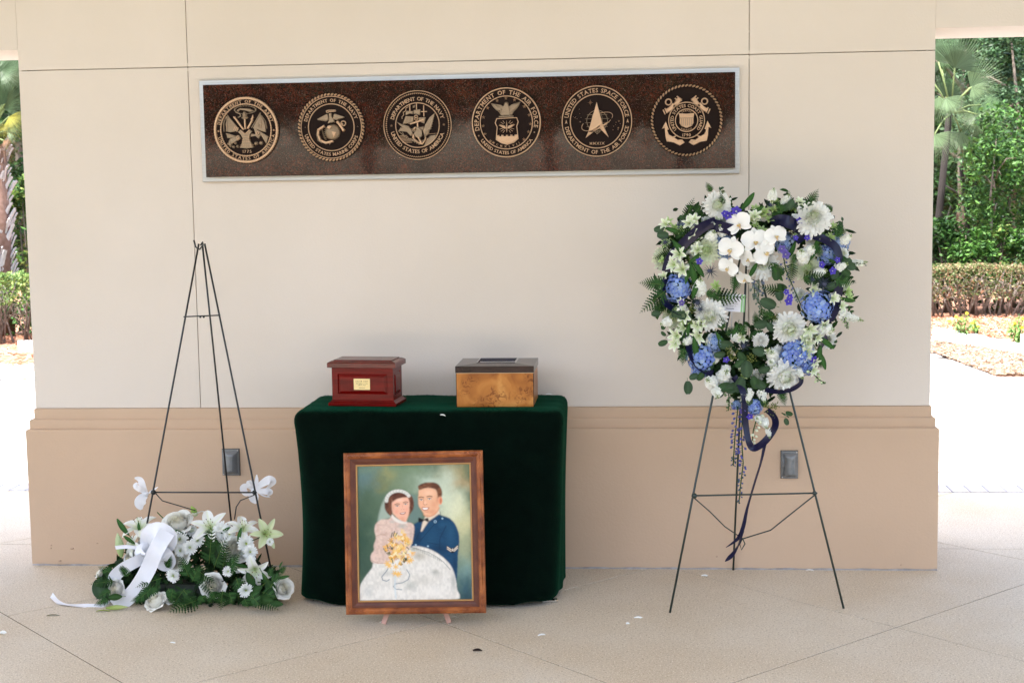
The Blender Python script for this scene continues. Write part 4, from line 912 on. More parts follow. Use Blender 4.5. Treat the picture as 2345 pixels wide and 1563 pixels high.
# ================================================================== FRAMED PAINTING
def painting():
    nx, ny = 300, 362
    u = (np.arange(nx)+.5)/nx; v = (np.arange(ny)+.5)/ny
    Ug, Vg = np.meshgrid(u, v)
    lx = 155+5*Vg; rx = 1166+39*Vg; ty = 140-14*Ug; by_ = 1366-11*Ug
    X = lx+(rx-lx)*Ug; Y = ty+(by_-ty)*Vg
    h_ = lambda c: np.array([((k/255)/12.92 if k/255 <= .04045 else ((k/255+.055)/1.055)**2.4) for k in c])
    img = np.zeros((ny, nx, 3)); 
    def nz(sc, seed, st=(1, 1)):
        r = np.random.default_rng(seed); g = r.random((int(ny/sc/st[1])+3, int(nx/sc/st[0])+3))
        yy = np.arange(ny)/sc/st[1]; xx = np.arange(nx)/sc/st[0]; y0 = yy.astype(int); x0 = xx.astype(int); fy = (yy-y0)[:, None]; fx = (xx-x0)[None]
        fy = fy*fy*(3-2*fy); fx = fx*fx*(3-2*fx)
        return (g[y0][:, x0]*(1-fy)*(1-fx)+g[y0+1][:, x0]*fy*(1-fx)+g[y0][:, x0+1]*(1-fy)*fx+g[y0+1][:, x0+1]*fy*fx)-.5
    # background: soft blobs
    img[:] = h_((92,112,88))
    wx = X+nz(30, 1)*90+nz(8, 2)*30; wy = Y+nz(30, 3)*90+nz(8, 4)*30
    def blob(cx, cy, rx_, ry_, col, a=1.0):
        m = np.exp(-(((wx-cx)/rx_)**2+((wy-cy)/ry_)**2))*a; img[:] = img*(1-m[..., None])+h_(col)*m[..., None]
    for bl in ((230,290,130,120,(100,128,130),.9),(300,170,200,70,(112,136,120),.7),(430,210,90,80,(150,146,92),.9),(620,170,170,70,(118,138,104),.8),(390,330,130,60,(128,124,72),.7),
               (250,480,140,160,(84,104,80),.8),(190,800,140,320,(52,78,62),.9),(230,1080,120,150,(58,80,66),.8),(640,300,200,120,(130,148,118),.7),(820,300,150,90,(186,200,178),.9),
               (1040,200,120,110,(158,134,74),.85),(1080,300,90,60,(172,128,66),.8),(960,400,130,240,(190,200,176),1.),(1020,560,130,200,(216,216,180),1.),(1110,700,90,160,(206,200,150),1.),
               (1140,900,80,160,(160,164,128),.9),(1130,1100,90,120,(132,160,148),.9),(1140,1240,120,130,(62,92,98),1.),(1180,1330,140,70,(44,70,78),1.)): blob(*bl)
    img *= (1+nz(2.2, 5, (1, 2))*.08)[..., None]
    def smooth(P, k=4):
        n = len(P); out = []
        for i in range(n):
            p0, p1, p2, p3 = [np.array(P[(i+j) % n], float) for j in (-1, 0, 1, 2)]
            for s in range(k):
                t = s/k; out.append(.5*((2*p1)+(-p0+p2)*t+(2*p0-5*p1+4*p2-p3)*t*t+(-p0+3*p1-3*p2+p3)*t**3))
        return out
    def inside(P):
        m = np.zeros(X.shape, bool); n = len(P)
        for i in range(n):
            x1, y1 = P[i]; x2, y2 = P[(i+1) % n]
            if y1 == y2: continue
            c = ((Y > y1) != (Y > y2)) & (X < (x2-x1)*(Y-y1)/(y2-y1)+x1); m ^= c
        return m.astype(float)
    def blur(m, k):
        for _ in range(2):
            for ax in (0, 1):
                a = m.copy(); 
                for d in range(1, k+1): a += np.roll(m, d, ax)+np.roll(m, -d, ax)
                m = a/(2*k+1)
        return m
    def fill(P, col, a=1.0, soft=1, sm=True, tex=0, seed=9, st=(1, 1), col2=None):
        m = inside(smooth(P) if sm else P); mm = blur(m, soft) if soft else m
        c = np.tile(h_(col), (ny, nx, 1))
        if col2 is not None: k = np.clip(.5+nz(5, seed, st)*2.2, 0, 1)[..., None]; c = c*(1-k)+h_(col2)*k
        if tex: c = c*(1+nz(2.5, seed, st)*tex)[..., None]
        k = (mm*a)[..., None]; img[:] = img*(1-k)+c*k; return m
    def ell(cx, cy, rx_, ry_, col, a=1.0, soft=.25, rot=0, clipm=None):
        dx, dy = X-cx, Y-cy; c, s = math.cos(rot), math.sin(rot); d = np.sqrt(((dx*c+dy*s)/rx_)**2+((-dx*s+dy*c)/ry_)**2)
        m = np.clip((1-d)/soft, 0, 1)*a
        if clipm is not None: m = m*clipm
        img[:] = img*(1-m[..., None])+h_(col)*m[..., None]
    def stroke(P, wd, col, a=1.0):
        m = np.zeros(X.shape)
        for i in range(len(P)-1):
            (x1, y1), (x2, y2) = P[i], P[i+1]; dx, dy = x2-x1, y2-y1; t = np.clip(((X-x1)*dx+(Y-y1)*dy)/(dx*dx+dy*dy+1e-9), 0, 1)
            d = np.hypot(X-x1-t*dx, Y-y1-t*dy); m = np.maximum(m, np.clip((wd-d)/2.5+.5, 0, 1))
        m = (m*a)[..., None]; img[:] = img*(1-m)+h_(col)*m
    # veil
    fill([(500,360),(430,400),(385,470),(360,540),(340,650),(400,630),(470,600),(430,560),(410,480),(470,400)], (176,188,170), .75, 2)
    fill([(630,400),(700,430),(715,520),(745,600),(720,640),(660,665),(610,640),(640,560),(660,490)], (112,134,126), .75, 3)
    for k in range(0): stroke([(660+k*14,440),(680+k*12,560),(650+k*16,650)], 1.5, (170,186,178), .5)
    # groom: jacket
    jm = fill([(890,560),(905,590),(990,620),(1050,690),(1082,800),(1070,950),(1066,1080),(1055,1205),(1020,1110),(960,1000),(850,920),(740,890),(640,880),(650,820),(670,740),(665,680),(730,640),(780,620),(850,590)], (25,66,96), 1, 1, tex=.18, st=(3, 1))
    for c in ((820,800,90,150,(32,76,106),.6),(1000,760,60,160,(36,82,112),.7),(900,900,120,60,(16,48,76),.7),(700,800,40,120,(16,46,72),.7),(1040,1050,30,120,(18,48,74),.6),(930,680,60,40,(38,84,114),.6)):
        ell(*c[:5], c[5], .9, 0, jm)
    fill([(770,605),(895,548),(905,575),(800,650),(740,740),(728,742),(745,660)], (226,206,180), 1, 1, sm=False)
    stroke([(905,560),(915,620),(840,690),(780,760),(720,830)], 2, (14,40,62), .9); stroke([(905,600),(870,660),(800,640)], 2, (14,40,62), .5)
    stroke([(735,690),(722,745),(655,860)], 2, (12,34,56), .8)
    stroke([(905,640),(935,610),(1000,650)], 2, (14,40,62), .8); stroke([(900,900),(905,800),(960,690)], 3, (14,42,66), .8); stroke([(790,840),(895,860)], 2, (12,38,60), .8)
    fill([(712,615),(755,630),(795,615),(800,655),(765,640),(745,650),(712,655)], (10,10,14), 1, 1)
    for p_ in ((684,862),(795,874),(926,623)): ell(*p_, 10, 9, (160,190,205)); 
    ell(861,651,15,15,(170,196,206)); ell(861,651,9,9,(60,96,120)); 
    for sx in ((968,876,1010,912),(975,892,1012,930)): pass
    fill([(966,872),(1020,900),(1070,862),(1075,890),(1028,935),(1010,935),(970,905)], (12,14,20), 1, 0, False)
    for d in (0, 16): stroke([(972,882+d),(1004,905+d)], 4, (232,214,190)); stroke([(1036,903+d),(1066,874+d)], 4, (232,214,190))
    for a_ in range(5): t = a_*2*PI/5-PI/2; stroke([(1021,910),(1021+13*math.cos(t),910+13*math.sin(t))], 2.5, (235,220,200))
    # groom: neck, head
    fill([(755,590),(800,610),(860,590),(895,540),(890,520),(780,560)], (218,148,110), 1, 1); 
    hm = fill([(715,350),(708,420),(710,500),(735,545),(765,590),(790,602),(840,585),(885,540),(900,480),(905,400),(880,350),(800,335),(740,340)], (234,178,140), 1, 1)
    for c in ((800,390,70,40,(244,196,160),.8),(745,500,30,40,(240,176,140),.6),(850,500,45,60,(222,150,112),.6),(830,560,50,30,(212,138,100),.6),(790,600,30,12,(190,120,86),.6),(770,480,16,26,(248,198,164),.8),(722,450,14,50,(226,162,124),.5),(880,450,20,60,(208,138,100),.6)): ell(*c[:5], c[5], .9, 0, hm)
    ell(908,460,20,42,(228,150,114)); ell(910,462,9,26,(196,116,84)); 
    fill([(710,350),(706,325),(760,298),(830,293),(885,310),(918,360),(920,420),(895,425),(885,440),(880,400),(865,360),(820,345),(770,345),(720,362)], (92,56,38), 1, 1, tex=.3, st=(2, 1), col2=(128,82,56))
    ell(820,320,50,12,(124,80,54),.6,.9,-.1)
    for ex, ey in ((733,452),(808,444)):
        stroke([(ex-22,ey-20),(ex,ey-26),(ex+24,ey-20)], 4, (110,64,40), .9); ell(ex,ey,18,7,(232,214,198)); ell(ex+1,ey,7,7,(92,120,120)); ell(ex+1,ey,3,3,(20,24,28)); stroke([(ex-18,ey-3),(ex,ey-9),(ex+18,ey-3)], 2, (92,50,34), .9)
    stroke([(758,450),(752,490),(768,500),(785,492)], 2, (170,96,66), .7); ell(760,497,6,3,(140,70,48),.8); ell(785,495,5,3,(140,70,48),.7)
    fill([(738,522),(770,520),(808,523),(792,546),(765,551),(747,542)], (168,82,64), .85, 1); fill([(746,527),(775,525),(798,528),(784,540),(762,543)], (244,232,222), 1, 0); stroke([(775,565),(800,560)], 2, (170,96,66), .6)
    # bride: dress
    dm = fill([(165,1240),(210,1160),(280,1070),(300,1020),(420,1000),(560,960),(640,880),(740,880),(850,920),(950,990),(1010,1060),(1045,1150),(1062,1260),(1058,1362),(600,1372),(162,1372),(158,1300)], (234,226,212), 1, 1, tex=.05, seed=21, st=(1, 1.5), col2=(220,212,198))
    for c in ((720,960,90,60,(176,166,146),.8),(660,900,60,30,(140,140,122),.7),(860,1110,60,40,(150,146,130),.6),(640,1230,80,60,(158,160,148),.55),(1030,1200,30,120,(150,150,138),.6),(420,1120,120,40,(190,186,174),.6),(250,1290,60,80,(196,194,184),.5),(850,1280,160,70,(238,230,216),.8),(400,1290,120,60,(236,228,214),.7),(760,1180,120,60,(204,196,180),.6)): ell(*c[:5], c[5], .9, 0, dm)
    r = random.Random(4)
    for k in range(420):
        x, y = r.uniform(180, 1040), r.uniform(900, 1360); dk = r.random()
        col = (150,152,142) if dk < .5 else (244,240,230)
        st_ = 14*r.random()+6
        ix = int((x-157)/1040*nx); iy = int((y-130)/1236*ny)
        if 0 <= ix < nx and 0 <= iy < ny and dm[iy, ix] > .5 and (dk > .5 or (abs(y-1150) < 130) or x > 980): stroke([(x, y), (x+r.uniform(-5,5), y+st_)], 1.2, col, .35)
    stroke([(640,882),(720,905),(800,930),(880,975),(940,1020),(1000,1088)], 3, (120,122,110), .8)
    for k in range(14): x = 690+k*17; stroke([(x, 890+k*8),(x+8, 912+k*8)], 2, (96,100,90), .8)
    # bodice and sleeves
    bm_ = fill([(470,585),(440,625),(370,630),(320,670),(308,730),(320,800),(300,860),(300,910),(272,950),(275,1010),(320,1030),(400,1030),(500,1000),(580,960),(640,870),(662,790),(670,700),(650,665),(600,655),(550,650),(500,620)], (226,196,176), 1, 1, tex=.08, col2=(214,182,164))
    for c in ((560,690,60,30,(168,170,160),.7),(470,650,40,20,(180,178,170),.6),(340,720,24,60,(200,160,142),.6),(560,760,60,40,(232,222,210),.7),(640,760,20,80,(190,164,148),.6),(400,760,60,30,(196,156,138),.6),(310,960,30,50,(232,200,180),.7),(400,900,40,80,(206,172,152),.6)): ell(*c[:5], c[5], .9, 0, bm_)
    for k in range(160):
        x, y = r.uniform(305, 660), r.uniform(640, 1020); ix = int((x-157)/1040*nx); iy = int((y-130)/1236*ny)
        if bm_[iy, ix] > .5: stroke([(x, y), (x+r.uniform(-14,14), y+r.uniform(-4,8))], 1.3, r.choice([(182,140,124),(246,232,220),(168,160,150)]), .45)
    stroke([(320,780),(360,766),(410,772)], 2, (176,132,116), .8); stroke([(276,1000),(330,1026),(400,1030)], 2, (170,128,110), .8)
    # bride: hair, face, headpiece
    fill([(500,375),(450,395),(410,450),(402,520),(425,570),(465,600),(480,560),(600,600),(640,570),(665,520),(662,450),(640,410),(600,385)], (84,48,36), 1, 1, tex=.3, st=(1, 2), col2=(116,72,52))
    fm = fill([(468,470),(480,445),(540,432),(600,420),(625,460),(628,520),(622,580),(605,630),(590,655),(560,648),(520,620),(490,590),(470,560)], (238,180,150), 1, 1)
    for c in ((540,455,50,25,(248,202,174),.8),(510,560,25,30,(236,156,130),.6),(600,540,22,26,(240,164,138),.6),(560,620,40,20,(222,150,118),.6),(566,530,14,22,(248,190,160),.8),(480,520,14,50,(218,148,118),.5),(565,640,30,12,(200,128,98),.6)): ell(*c[:5], c[5], .9, 0, fm)
    fill([(470,470),(478,430),(540,405),(600,405),(612,425),(560,430),(510,445)], (98,58,44), 1, 1, tex=.3)
    for ex, ey in ((516,508),(592,491)):
        stroke([(ex-22,ey-14),(ex,ey-22),(ex+22,ey-18)], 3, (90,50,36), .9); ell(ex,ey,15,5.5,(230,214,200)); ell(ex,ey,6,5.5,(74,84,86)); ell(ex,ey,2.6,2.6,(20,20,22)); stroke([(ex-16,ey-3),(ex,ey-8),(ex+16,ey-4)], 2.2, (60,34,26), .95)
    ell(556,540,5,3,(150,66,48),.8); ell(576,537,5,3,(150,66,48),.7); stroke([(562,500),(566,536)], 1.6, (190,108,82), .6)
    fill([(538,573),(565,567),(594,562),(586,579),(565,586),(550,584)], (156,62,52), .9, 0); fill([(546,574),(568,570),(588,566),(580,574),(562,578)], (244,232,222), 1, 0)
    fill([(468,585),(490,605),(530,630),(590,655),(600,640),(604,665),(560,670),(500,650),(465,610)], (232,222,208), .9, 1)
    for k in range(22):
        t = k/21; a_ = PI*(1.02-.86*t); x = 527+108*math.cos(a_); y = 458-88*math.sin(a_); ell(x, y, 19, 17, (226,222,210) if k % 2 else (200,198,186), .8); ell(x+3, y+3, 5, 4, (160,164,150), .6)
    # bouquet
    bk = random.Random(8)
    for k in range(70):
        a_ = bk.uniform(0, 2*PI); rr_ = math.sqrt(bk.random()); x = 525+125*rr_*math.cos(a_); y = 900+150*rr_*math.sin(a_)
        L_ = bk.uniform(18, 40); b_ = bk.uniform(0, 2*PI)
        col = bk.choice([(52,74,50),(96,92,52),(60,66,54)] if k < 14 else [(236,190,104),(240,204,130),(226,168,78),(244,222,168),(238,178,90),(200,140,62)])
        for p_ in range(4): c_ = b_+p_*.5; stroke([(x, y), (x+L_*math.cos(c_), y+L_*math.sin(c_))], 4, col, .9)
    for k in range(46):
        a_ = bk.uniform(0, 2*PI); rr_ = math.sqrt(bk.random()); x = 525+105*rr_*math.cos(a_); y = 900+130*rr_*math.sin(a_); c_ = bk.uniform(0, 6.28); L_ = bk.uniform(12, 28)
        stroke([(x, y), (x+L_*math.cos(c_), y+L_*math.sin(c_))], 3.5, bk.choice([(250,232,186),(244,200,110),(250,214,140),(230,160,66)]), .95)
    for x, y in ((420,1030),(440,1050),(500,1060),(620,1010),(640,1000),(510,1130),(490,1120),(530,1125)): 
        for p_ in range(6): c_ = p_*1.05+x; stroke([(x, y), (x+24*math.cos(c_), y+24*math.sin(c_))], 5, (238,186,100), .9)
    for P in ([(460,790),(470,750)],[(480,780),(490,738)],[(500,780),(515,750)],[(420,860),(428,890)],[(600,880),(620,900)],[(470,1000),(475,1030)],[(570,990),(580,1020)]): stroke(P, 4, (46,62,44), .9)
    stroke([(430,1075),(405,1110),(370,1150),(378,1180),(415,1190),(440,1175)], 3, (70,96,112), .9); stroke([(600,1085),(628,1130),(615,1175),(560,1205),(495,1215),(478,1240),(500,1262),(556,1268)], 3, (84,108,118), .9)
    stroke([(495,1140),(490,1250),(500,1340)], 9, (206,214,214), .6)
    img[:] = img*(1+nz(1.3, 31)*.06)[..., None]
    bl_ = np.stack([blur(img[..., c_], 1) for c_ in range(3)], -1); img = img*.5+bl_*.5
    return nx, ny, np.clip(img*.95, 0.002, 1)
m_canvas = mat('oil_paint', (1,1,1), .55, attr=True, bump=.15, bscale=300, spec=.15)
m_frame = mat('carved_stained_wood', (.16,.035,.008), .38, c2=(.38,.115,.028), scale=22, stretch=(1,1,1), spec=.35, bump=.25, bscale=120)
m_fdark = mat('frame_inner_wood', (.085,.022,.010), .4, c2=(.14,.038,.014), scale=20, spec=.3)
m_gold = mat('dull_gold_liner', (.42,.22,.07), .45, .4)
fbz = .034; FB_ = -.878
pL = PY(795, 1405, FB_); pR = PY(1114, 1401, FB_); FW = (pR-pL).length; FH = FW*1.145; tilt = math.radians(9)
fz = pL.z; fo = thing('framed_painting', 'painted wedding portrait of a bride and uniformed groom in a carved wood frame', 'painting', (pL.x+FW/2, FB_, fz))
FM = Matrix.Translation((pL.x, FB_, fz)) @ Matrix.Rotation(math.atan2(pR.z-pL.z, FW), 4, 'Y').inverted() @ Matrix.Rotation(PI/2-tilt, 4, 'X')   # local x right, y up the frame, z towards the viewer
rwf = FW*.087
def rail(L_, name, M):      # mitred rail: profile across width (y 0..rwf) with depth z
    prof = [(0,0),(0,.018),(.003,.022),(.008,.0235),(.012,.020),(.014,.016),(.020,.0155),(.0245,.0135),(.0275,.0135)]
    k = rwf/.0275; V = []
    for y, z in prof+[(.0275, 0)]: V += [(y*k, y*k, z), (L_-y*k, y*k, z)]
    n_ = len(prof)+1; F = [(2*i, 2*i+1, 2*((i+1) % n_)+1, 2*((i+1) % n_)) for i in range(n_)]
    F = [f[::-1] for f in F]
    b = MB(); b.add(V, F); me = b.mesh('frame_rail', m_frame, False); me.materials.append(m_fdark)
    for i, p_ in enumerate(me.polygons): p_.material_index = 1 if i in (5, 6, 7, 8, 9) else 0
    r_ = part('frame_rail', me, fo, M)
    # carving: leaves fanning from both ends, slim bead between
    b = MB()
    for end in (0, 1):
        for q_ in range(9):
            x = .012+q_*.0085+(.002 if q_ % 2 else 0); a = (.5 if q_ % 2 else -.5)+U(-.2, .2); s = U(.8, 1.15)
            xx = x if not end else L_-x; b.ball((0, 0, 0), (.0085*s, .0026, .0028), 8, 4, M=Matrix.Translation((xx, .0062*k+(.0028 if q_ % 2 else -.0022), .0225)) @ Matrix.Rotation(a if not end else PI-a, 4, 'Z'))
    b.tube([(.10, .0060*k, .0225), (L_-.10, .0060*k, .0225)], .0022, 6)
    part('carving', b.mesh('carving', m_frame), r_, M)
for M, L_ in ((FM, FW), (FM @ Matrix.Translation((FW, 0, 0)) @ Matrix.Rotation(PI/2, 4, 'Z'), FH), (FM @ Matrix.Translation((FW, FH, 0)) @ Matrix.Rotation(PI, 4, 'Z'), FW), (FM @ Matrix.Translation((0, FH, 0)) @ Matrix.Rotation(-PI/2, 4, 'Z'), FH)):
    rail(L_, 'frame_rail', M)
g = .005
b = MB()
for a, c in (((rwf-.001, rwf-.001), (FW-rwf+.001, rwf+g)), ((rwf-.001, FH-rwf-g), (FW-rwf+.001, FH-rwf+.001)), ((rwf-.001, rwf+g), (rwf+g, FH-rwf-g)), ((FW-rwf-g, rwf+g), (FW-rwf+.001, FH-rwf-g))): b.box((a[0], a[1], .001), (c[0], c[1], .0145), bev=.0012)
part('gold_liner', b.mesh('gold_liner', m_gold, False), fo, FM)
b = MB(); b.box((.004, .004, -.006), (FW-.004, FH-.004, -.0005)); part('backing_board', b.mesh('backing_board', mat('cardboard', (.25,.17,.10), .9), False), fo, FM)
nx, ny, img = painting(); cw, chh = FW-2*rwf-2*g+.002, FH-2*rwf-2*g+.002
xs = np.linspace(0, cw, nx+1); ys = np.linspace(chh, 0, ny+1); gx_, gy_ = np.meshgrid(xs, ys); V = np.column_stack([gx_.ravel(), gy_.ravel(), np.full(gx_.size, .0085)])
idx = np.arange((nx+1)*(ny+1)).reshape(ny+1, nx+1); Fq = np.stack([idx[:-1, :-1], idx[1:, :-1], idx[1:, 1:], idx[:-1, 1:]], -1).reshape(-1, 4)
pimg = np.pad(img, ((0, 1), (0, 1), (0, 0)), 'edge')
b = MB(); b.add(V, Fq.tolist(), None, pimg.reshape(-1, 3)); part('canvas', b.mesh('canvas', m_canvas, False), fo, FM @ Matrix.Translation((rwf+g-.001, rwf+g-.001, 0)))
# little easel under the frame
m_pink = mat('pinkish_raw_wood', (.52,.27,.20), .6, c2=(.58,.32,.24), scale=12, stretch=(6,6,1))
st_ = thing('display_easel', 'small pale pink wooden easel stand propping up the painting', 'easel', (pL.x+FW/2, FB_+.05, 0))
f1, f2 = PZ(878, 1428), PZ(1029, 1426); ax_ = (f1.x+f2.x)/2
def bar(a, c, w_, t_, side=Vector((1, 0, 0)), name='leg', bev=.001):
    d = (c-a); L_ = d.length; z = d.normalized(); y = z.cross(side).normalized(); x = y.cross(z); M = Matrix((x, y, z)).transposed().to_4x4(); M.translation = a
    b = MB(); b.box((-w_/2, -t_/2, 0), (w_/2, t_/2, L_), bev=bev); return part(name, b.mesh(name, m_pink, False), st_, M)
apx = Vector((ax_, FB_+.085, .27))
for f, s in ((f1, -1), (f2, 1)): ff = Vector((f.x, f.y, .002)); bar(ff, apx+Vector((s*.02, 0, 0)), .018, .010)
bar(Vector((ax_, -.675, .002)), apx+Vector((0, .012, 0)), .018, .010)
led = fz-.012; yy_ = lerp(f1.y, apx.y, led/.5)
b = MB(); b.box((ax_-.06, FB_+.022, fz+.012), (ax_+.06, FB_+.030, fz+.03), bev=.001); part('ledge', b.mesh('ledge', m_pink, False), st_)
# ================================================================== FLORA
m_pet = mat('petal', (1,1,1), .6, attr=True, trans=.22, spec=.12)
m_leaf = mat('leaf_surface', (1,1,1), .55, attr=True, trans=.08, spec=.12)
m_sat_w = mat('white_satin', (.80,.80,.83), .35, spec=.4)
m_sat_n = mat('navy_satin', (.003,.003,.030), .3, spec=.35)
m_tul = mat('white_tulle', (.9,.9,.92), .4, trans=.3)
WH = np.array((.95,.95,.91)); CR = np.array((.96,.94,.86)); GW = np.array((.58,.66,.36)); DG = np.array((.013,.036,.009)); MG = np.array((.030,.078,.017)); LG = np.array((.18,.30,.06)); EU = np.array((.045,.082,.042))
def petal(L_, W_, bend0, bend1, cup=.3, nu=5, prof=None, c0=WH, c1=WH, tipw=.0, rise=0.0, ruf=0.0, off=0.0, nv=2, fold=0):
    """petal grid; local x outward, z up. returns V, F, C"""
    V = []; C = []; x = off; z = rise; ph = random.uniform(0, 6)
    prof = prof or (lambda u: math.sin(PI*min(1, (.12+.88*u)))**.7*(1-tipw*u))
    for i in range(nu+1):
        u = i/nu; th = bend0+(bend1-bend0)*u
        if i: x += math.cos(th)*L_/nu; z += math.sin(th)*L_/nu
        w_ = W_*.5*max(prof(u), .03)
        for j in range(-nv, nv+1):
            v = j/nv; cz = cup*w_*v*v*(1 if not fold else 1)+ruf*w_*math.sin(u*9+ph+v*5)*abs(v)
            V.append((x-math.sin(th)*cz, v*w_, z+math.cos(th)*cz)); C.append(lerp(np.array(c0), np.array(c1), u))
    m_ = 2*nv+1; F = [(i*m_+j, i*m_+j+1, (i+1)*m_+j+1, (i+1)*m_+j) for i in range(nu) for j in range(m_-1)]
    return V, F, np.array(C)
def RZ(a): return Matrix.Rotation(a, 4, 'Z')
def mk_mum(R=1.0, rings=11, per=24, gc=GW, oc=WH, flat=.55):
    b = MB(); b.ball((0, 0, R*.12), (R*.42, R*.42, R*.30), 12, 6, lerp(oc, gc, .5)); b.ball((0, 0, 0), (R*.7, R*.7, R*.10), 14, 5, oc)
    for k in range(rings):
        t = k/(rings-1); el = lerp(-.45, 1.30, t**.85); L_ = R*lerp(.90, .50, t)*U(.95, 1.03); n_ = int(lerp(per, per*.5, t))
        c = lerp(oc, gc, max(0, t-.45)/.55)
        for q_ in range(n_):
            s = U(.86, 1.1); V, F, C = petal(L_*s, R*.20*lerp(1, .8, t), el-.25+U(-.12,.12), el+.40+.9*t+U(-.25,.25), .5, 4, lambda u: [.5,.85,1.0,.95,.5][int(round(u*4))], c*U(.86, .95), c*U(.96, 1.05), nv=1, off=R*.05*(1-t), rise=R*flat*.10*t)
            b.add(V, F, RZ(2*PI*(q_+.5*(k % 2))/n_+U(-.06,.06)), C)
    return b.mesh('mum_petals', m_pet)
def mk_daisy(R=1.0):
    b = MB(); b.ball((0,0,-R*.02), (R*.5,R*.5,R*.08), 12, 5, WH*.9)
    for k in range(5):
        t = k/4; n_ = int(lerp(20, 10, t)); L_ = R*lerp(.9, .35, t); el = lerp(0, 1.0, t)
        for q_ in range(n_):
            V, F, C = petal(L_*U(.9,1.08), R*.24, el-.1+U(-.1,.1), el+.3+U(-.15,.15), .35, 3, lambda u: .5+.5*math.sin(PI*u*.9), lerp(WH, GW, .5*t), WH*U(.92,1.04), nv=1, off=R*.08)
            b.add(V, F, RZ(2*PI*(q_+.5*(k % 2))/n_+U(-.08,.08)), C)
    for k in range(14): a = U(0, 6.28); r = R*.13*math.sqrt(random.random()); b.ball((r*math.cos(a), r*math.sin(a), R*.14), R*.045, 5, 4, np.array((.50,.60,.10)))
    return b.mesh('daisy_petals', m_pet)
def mk_rose(R=1.0, tint=CR):
    b = MB(); n_ = 42; a = 0; b.ball((0, 0, -R*.05), (R*.5, R*.5, R*.40), 12, 8, tint*.8)
    for k in range(n_):
        t = k/(n_-1); a += 2.2+U(-.15,.15); r = R*lerp(.06, .78, t**.9); z0 = -R*.30; zt_ = R*lerp(.62, .40, t**1.3); half = lerp(1.7, .90, t); flare = max(0, t-.55)/.45
        c = lerp(np.array((.84,.78,.56)), tint, min(1, .3+t*1.3))*U(.93, 1.03); nu, nv = 7, 5; V = []; C = []
        for i in range(nu+1):
            u = i/nu; x = r*(.35+.65*math.sin(PI/2*min(1, 1.35*u)))*(1+.24*flare*max(0, u-.5)**1.5*3); z = z0+(zt_-z0)*u-R*.30*flare*max(0, u-.62)**2*4
            hw = half*(.45+.55*math.sin(PI*.5*min(1, u*1.7)))*(1-.45*max(0, u-.7)/.3*1.0)
            for j in range(-nv, nv+1):
                v = j/nv; al = v*hw; rr_ = x*(1+.05*v*v)+R*.015*math.sin(5*v+k*1.3)*u; V.append((rr_*math.cos(al), rr_*math.sin(al), z-R*.10*v*v*u)); C.append(c*(.93+.09*u))
        m_ = 2*nv+1; F = [(i*m_+j, i*m_+j+1, (i+1)*m_+j+1, (i+1)*m_+j) for i in range(nu) for j in range(m_-1)]
        b.add(V, F, RZ(a), np.array(C))
    return b.mesh('rose_petals', m_pet)
def mk_hyd(R=1.0, cols=None, n_=95):
    cols = cols or [(.10,.20,.68),(.14,.26,.76),(.20,.34,.80),(.07,.14,.58),(.28,.42,.82),(.16,.26,.70),(.36,.50,.78)]
    b = MB(); b.ball((0, 0, -R*.05), (R*.72, R*.72, R*.55), 12, 8, DG)
    for k in range(n_):
        t = (k+.5)/n_; ph = k*2.39996; zz = 1-t*1.15; 
        if zz < -.25: continue
        s = math.sqrt(max(0, 1-zz*zz)); nrm = Vector((s*math.cos(ph), s*math.sin(ph), zz)); p_ = Vector((nrm.x*R*.82, nrm.y*R*.82, nrm.z*R*.68))*U(.86, 1.10)*(1+.09*math.sin(ph*1.0+zz*5))
        M = frame(p_, nrm+Vector((U(-.3,.3), U(-.3,.3), U(-.2,.2))), U(0, 6)); c = np.array(random.choice(cols))*U(.85, 1.1); r = R*U(.13, .17)
        for q_ in range(4):
            V, F, C = petal(r, r*1.05, .15, -.1+U(-.2,.3), .35, 2, lambda u: [.35, 1.0, .6][min(2, int(u*2+.01))], lerp(c, np.array((.55,.62,.70)), .45), c, nv=1)
            b.add(V, F, M @ RZ(q_*PI/2), C)
        b.ball((0, 0, r*.06), r*.12, 5, 3, np.array((.45,.5,.45)), M)
    return b.mesh('hydrangea_florets', m_pet)
P_LILY = petal
def mk_lily_petals(R=1.0, c0=(.55,.66,.30), c1=(.92,.92,.86), open_=.55, w=.60):
    out = []
    for k in range(6):
        b = MB(); inner = k % 2; V, F, C = petal(R*1.2, R*(w if inner else w*.72), 1.25-open_*.4, .35-open_*1.1+U(-.2,.2), .35, 9, lambda u: max(.10, math.sin(PI*(.06+.92*u))**.8), c0, c1, nv=3, ruf=.07, rise=.0)
        C = np.array(C); nvv = 7
        C[:] = [lerp(np.array(c0), np.array(c1), min(1, (i//nvv)/9*2.2)) for i in range(len(C))]; C[3::7] = C[3::7]*np.array((.93,.98,.80))
        b.add(V, F, RZ(k*PI/3+U(-.08,.08)) @ Matrix.Translation((0, 0, .004*inner)), C); out.append(b.mesh('lily_petal', m_pet))
    b = MB()
    for k in range(6):
        a = k*PI/3+.3; e = Vector((math.cos(a)*R*.22, math.sin(a)*R*.22, R*.72)); b.tube([(0, 0, R*.1), tuple(e*.6+Vector((0,0,R*.08))), tuple(e)], R*.010, 5, np.array((.55,.65,.30)))
        b.ball(tuple(e), (R*.02, R*.055, R*.02), 6, 4, np.array((.16,.055,.02)), None)
    b.tube([(0, 0, R*.1), (0.02*R, 0, R*.82)], R*.016, 6, np.array((.6,.68,.40))); b.ball((0.02*R, 0, R*.83), R*.035, 6, 4, np.array((.50,.55,.30)))
    return out, b.mesh('stamens', m_pet, attr=True)
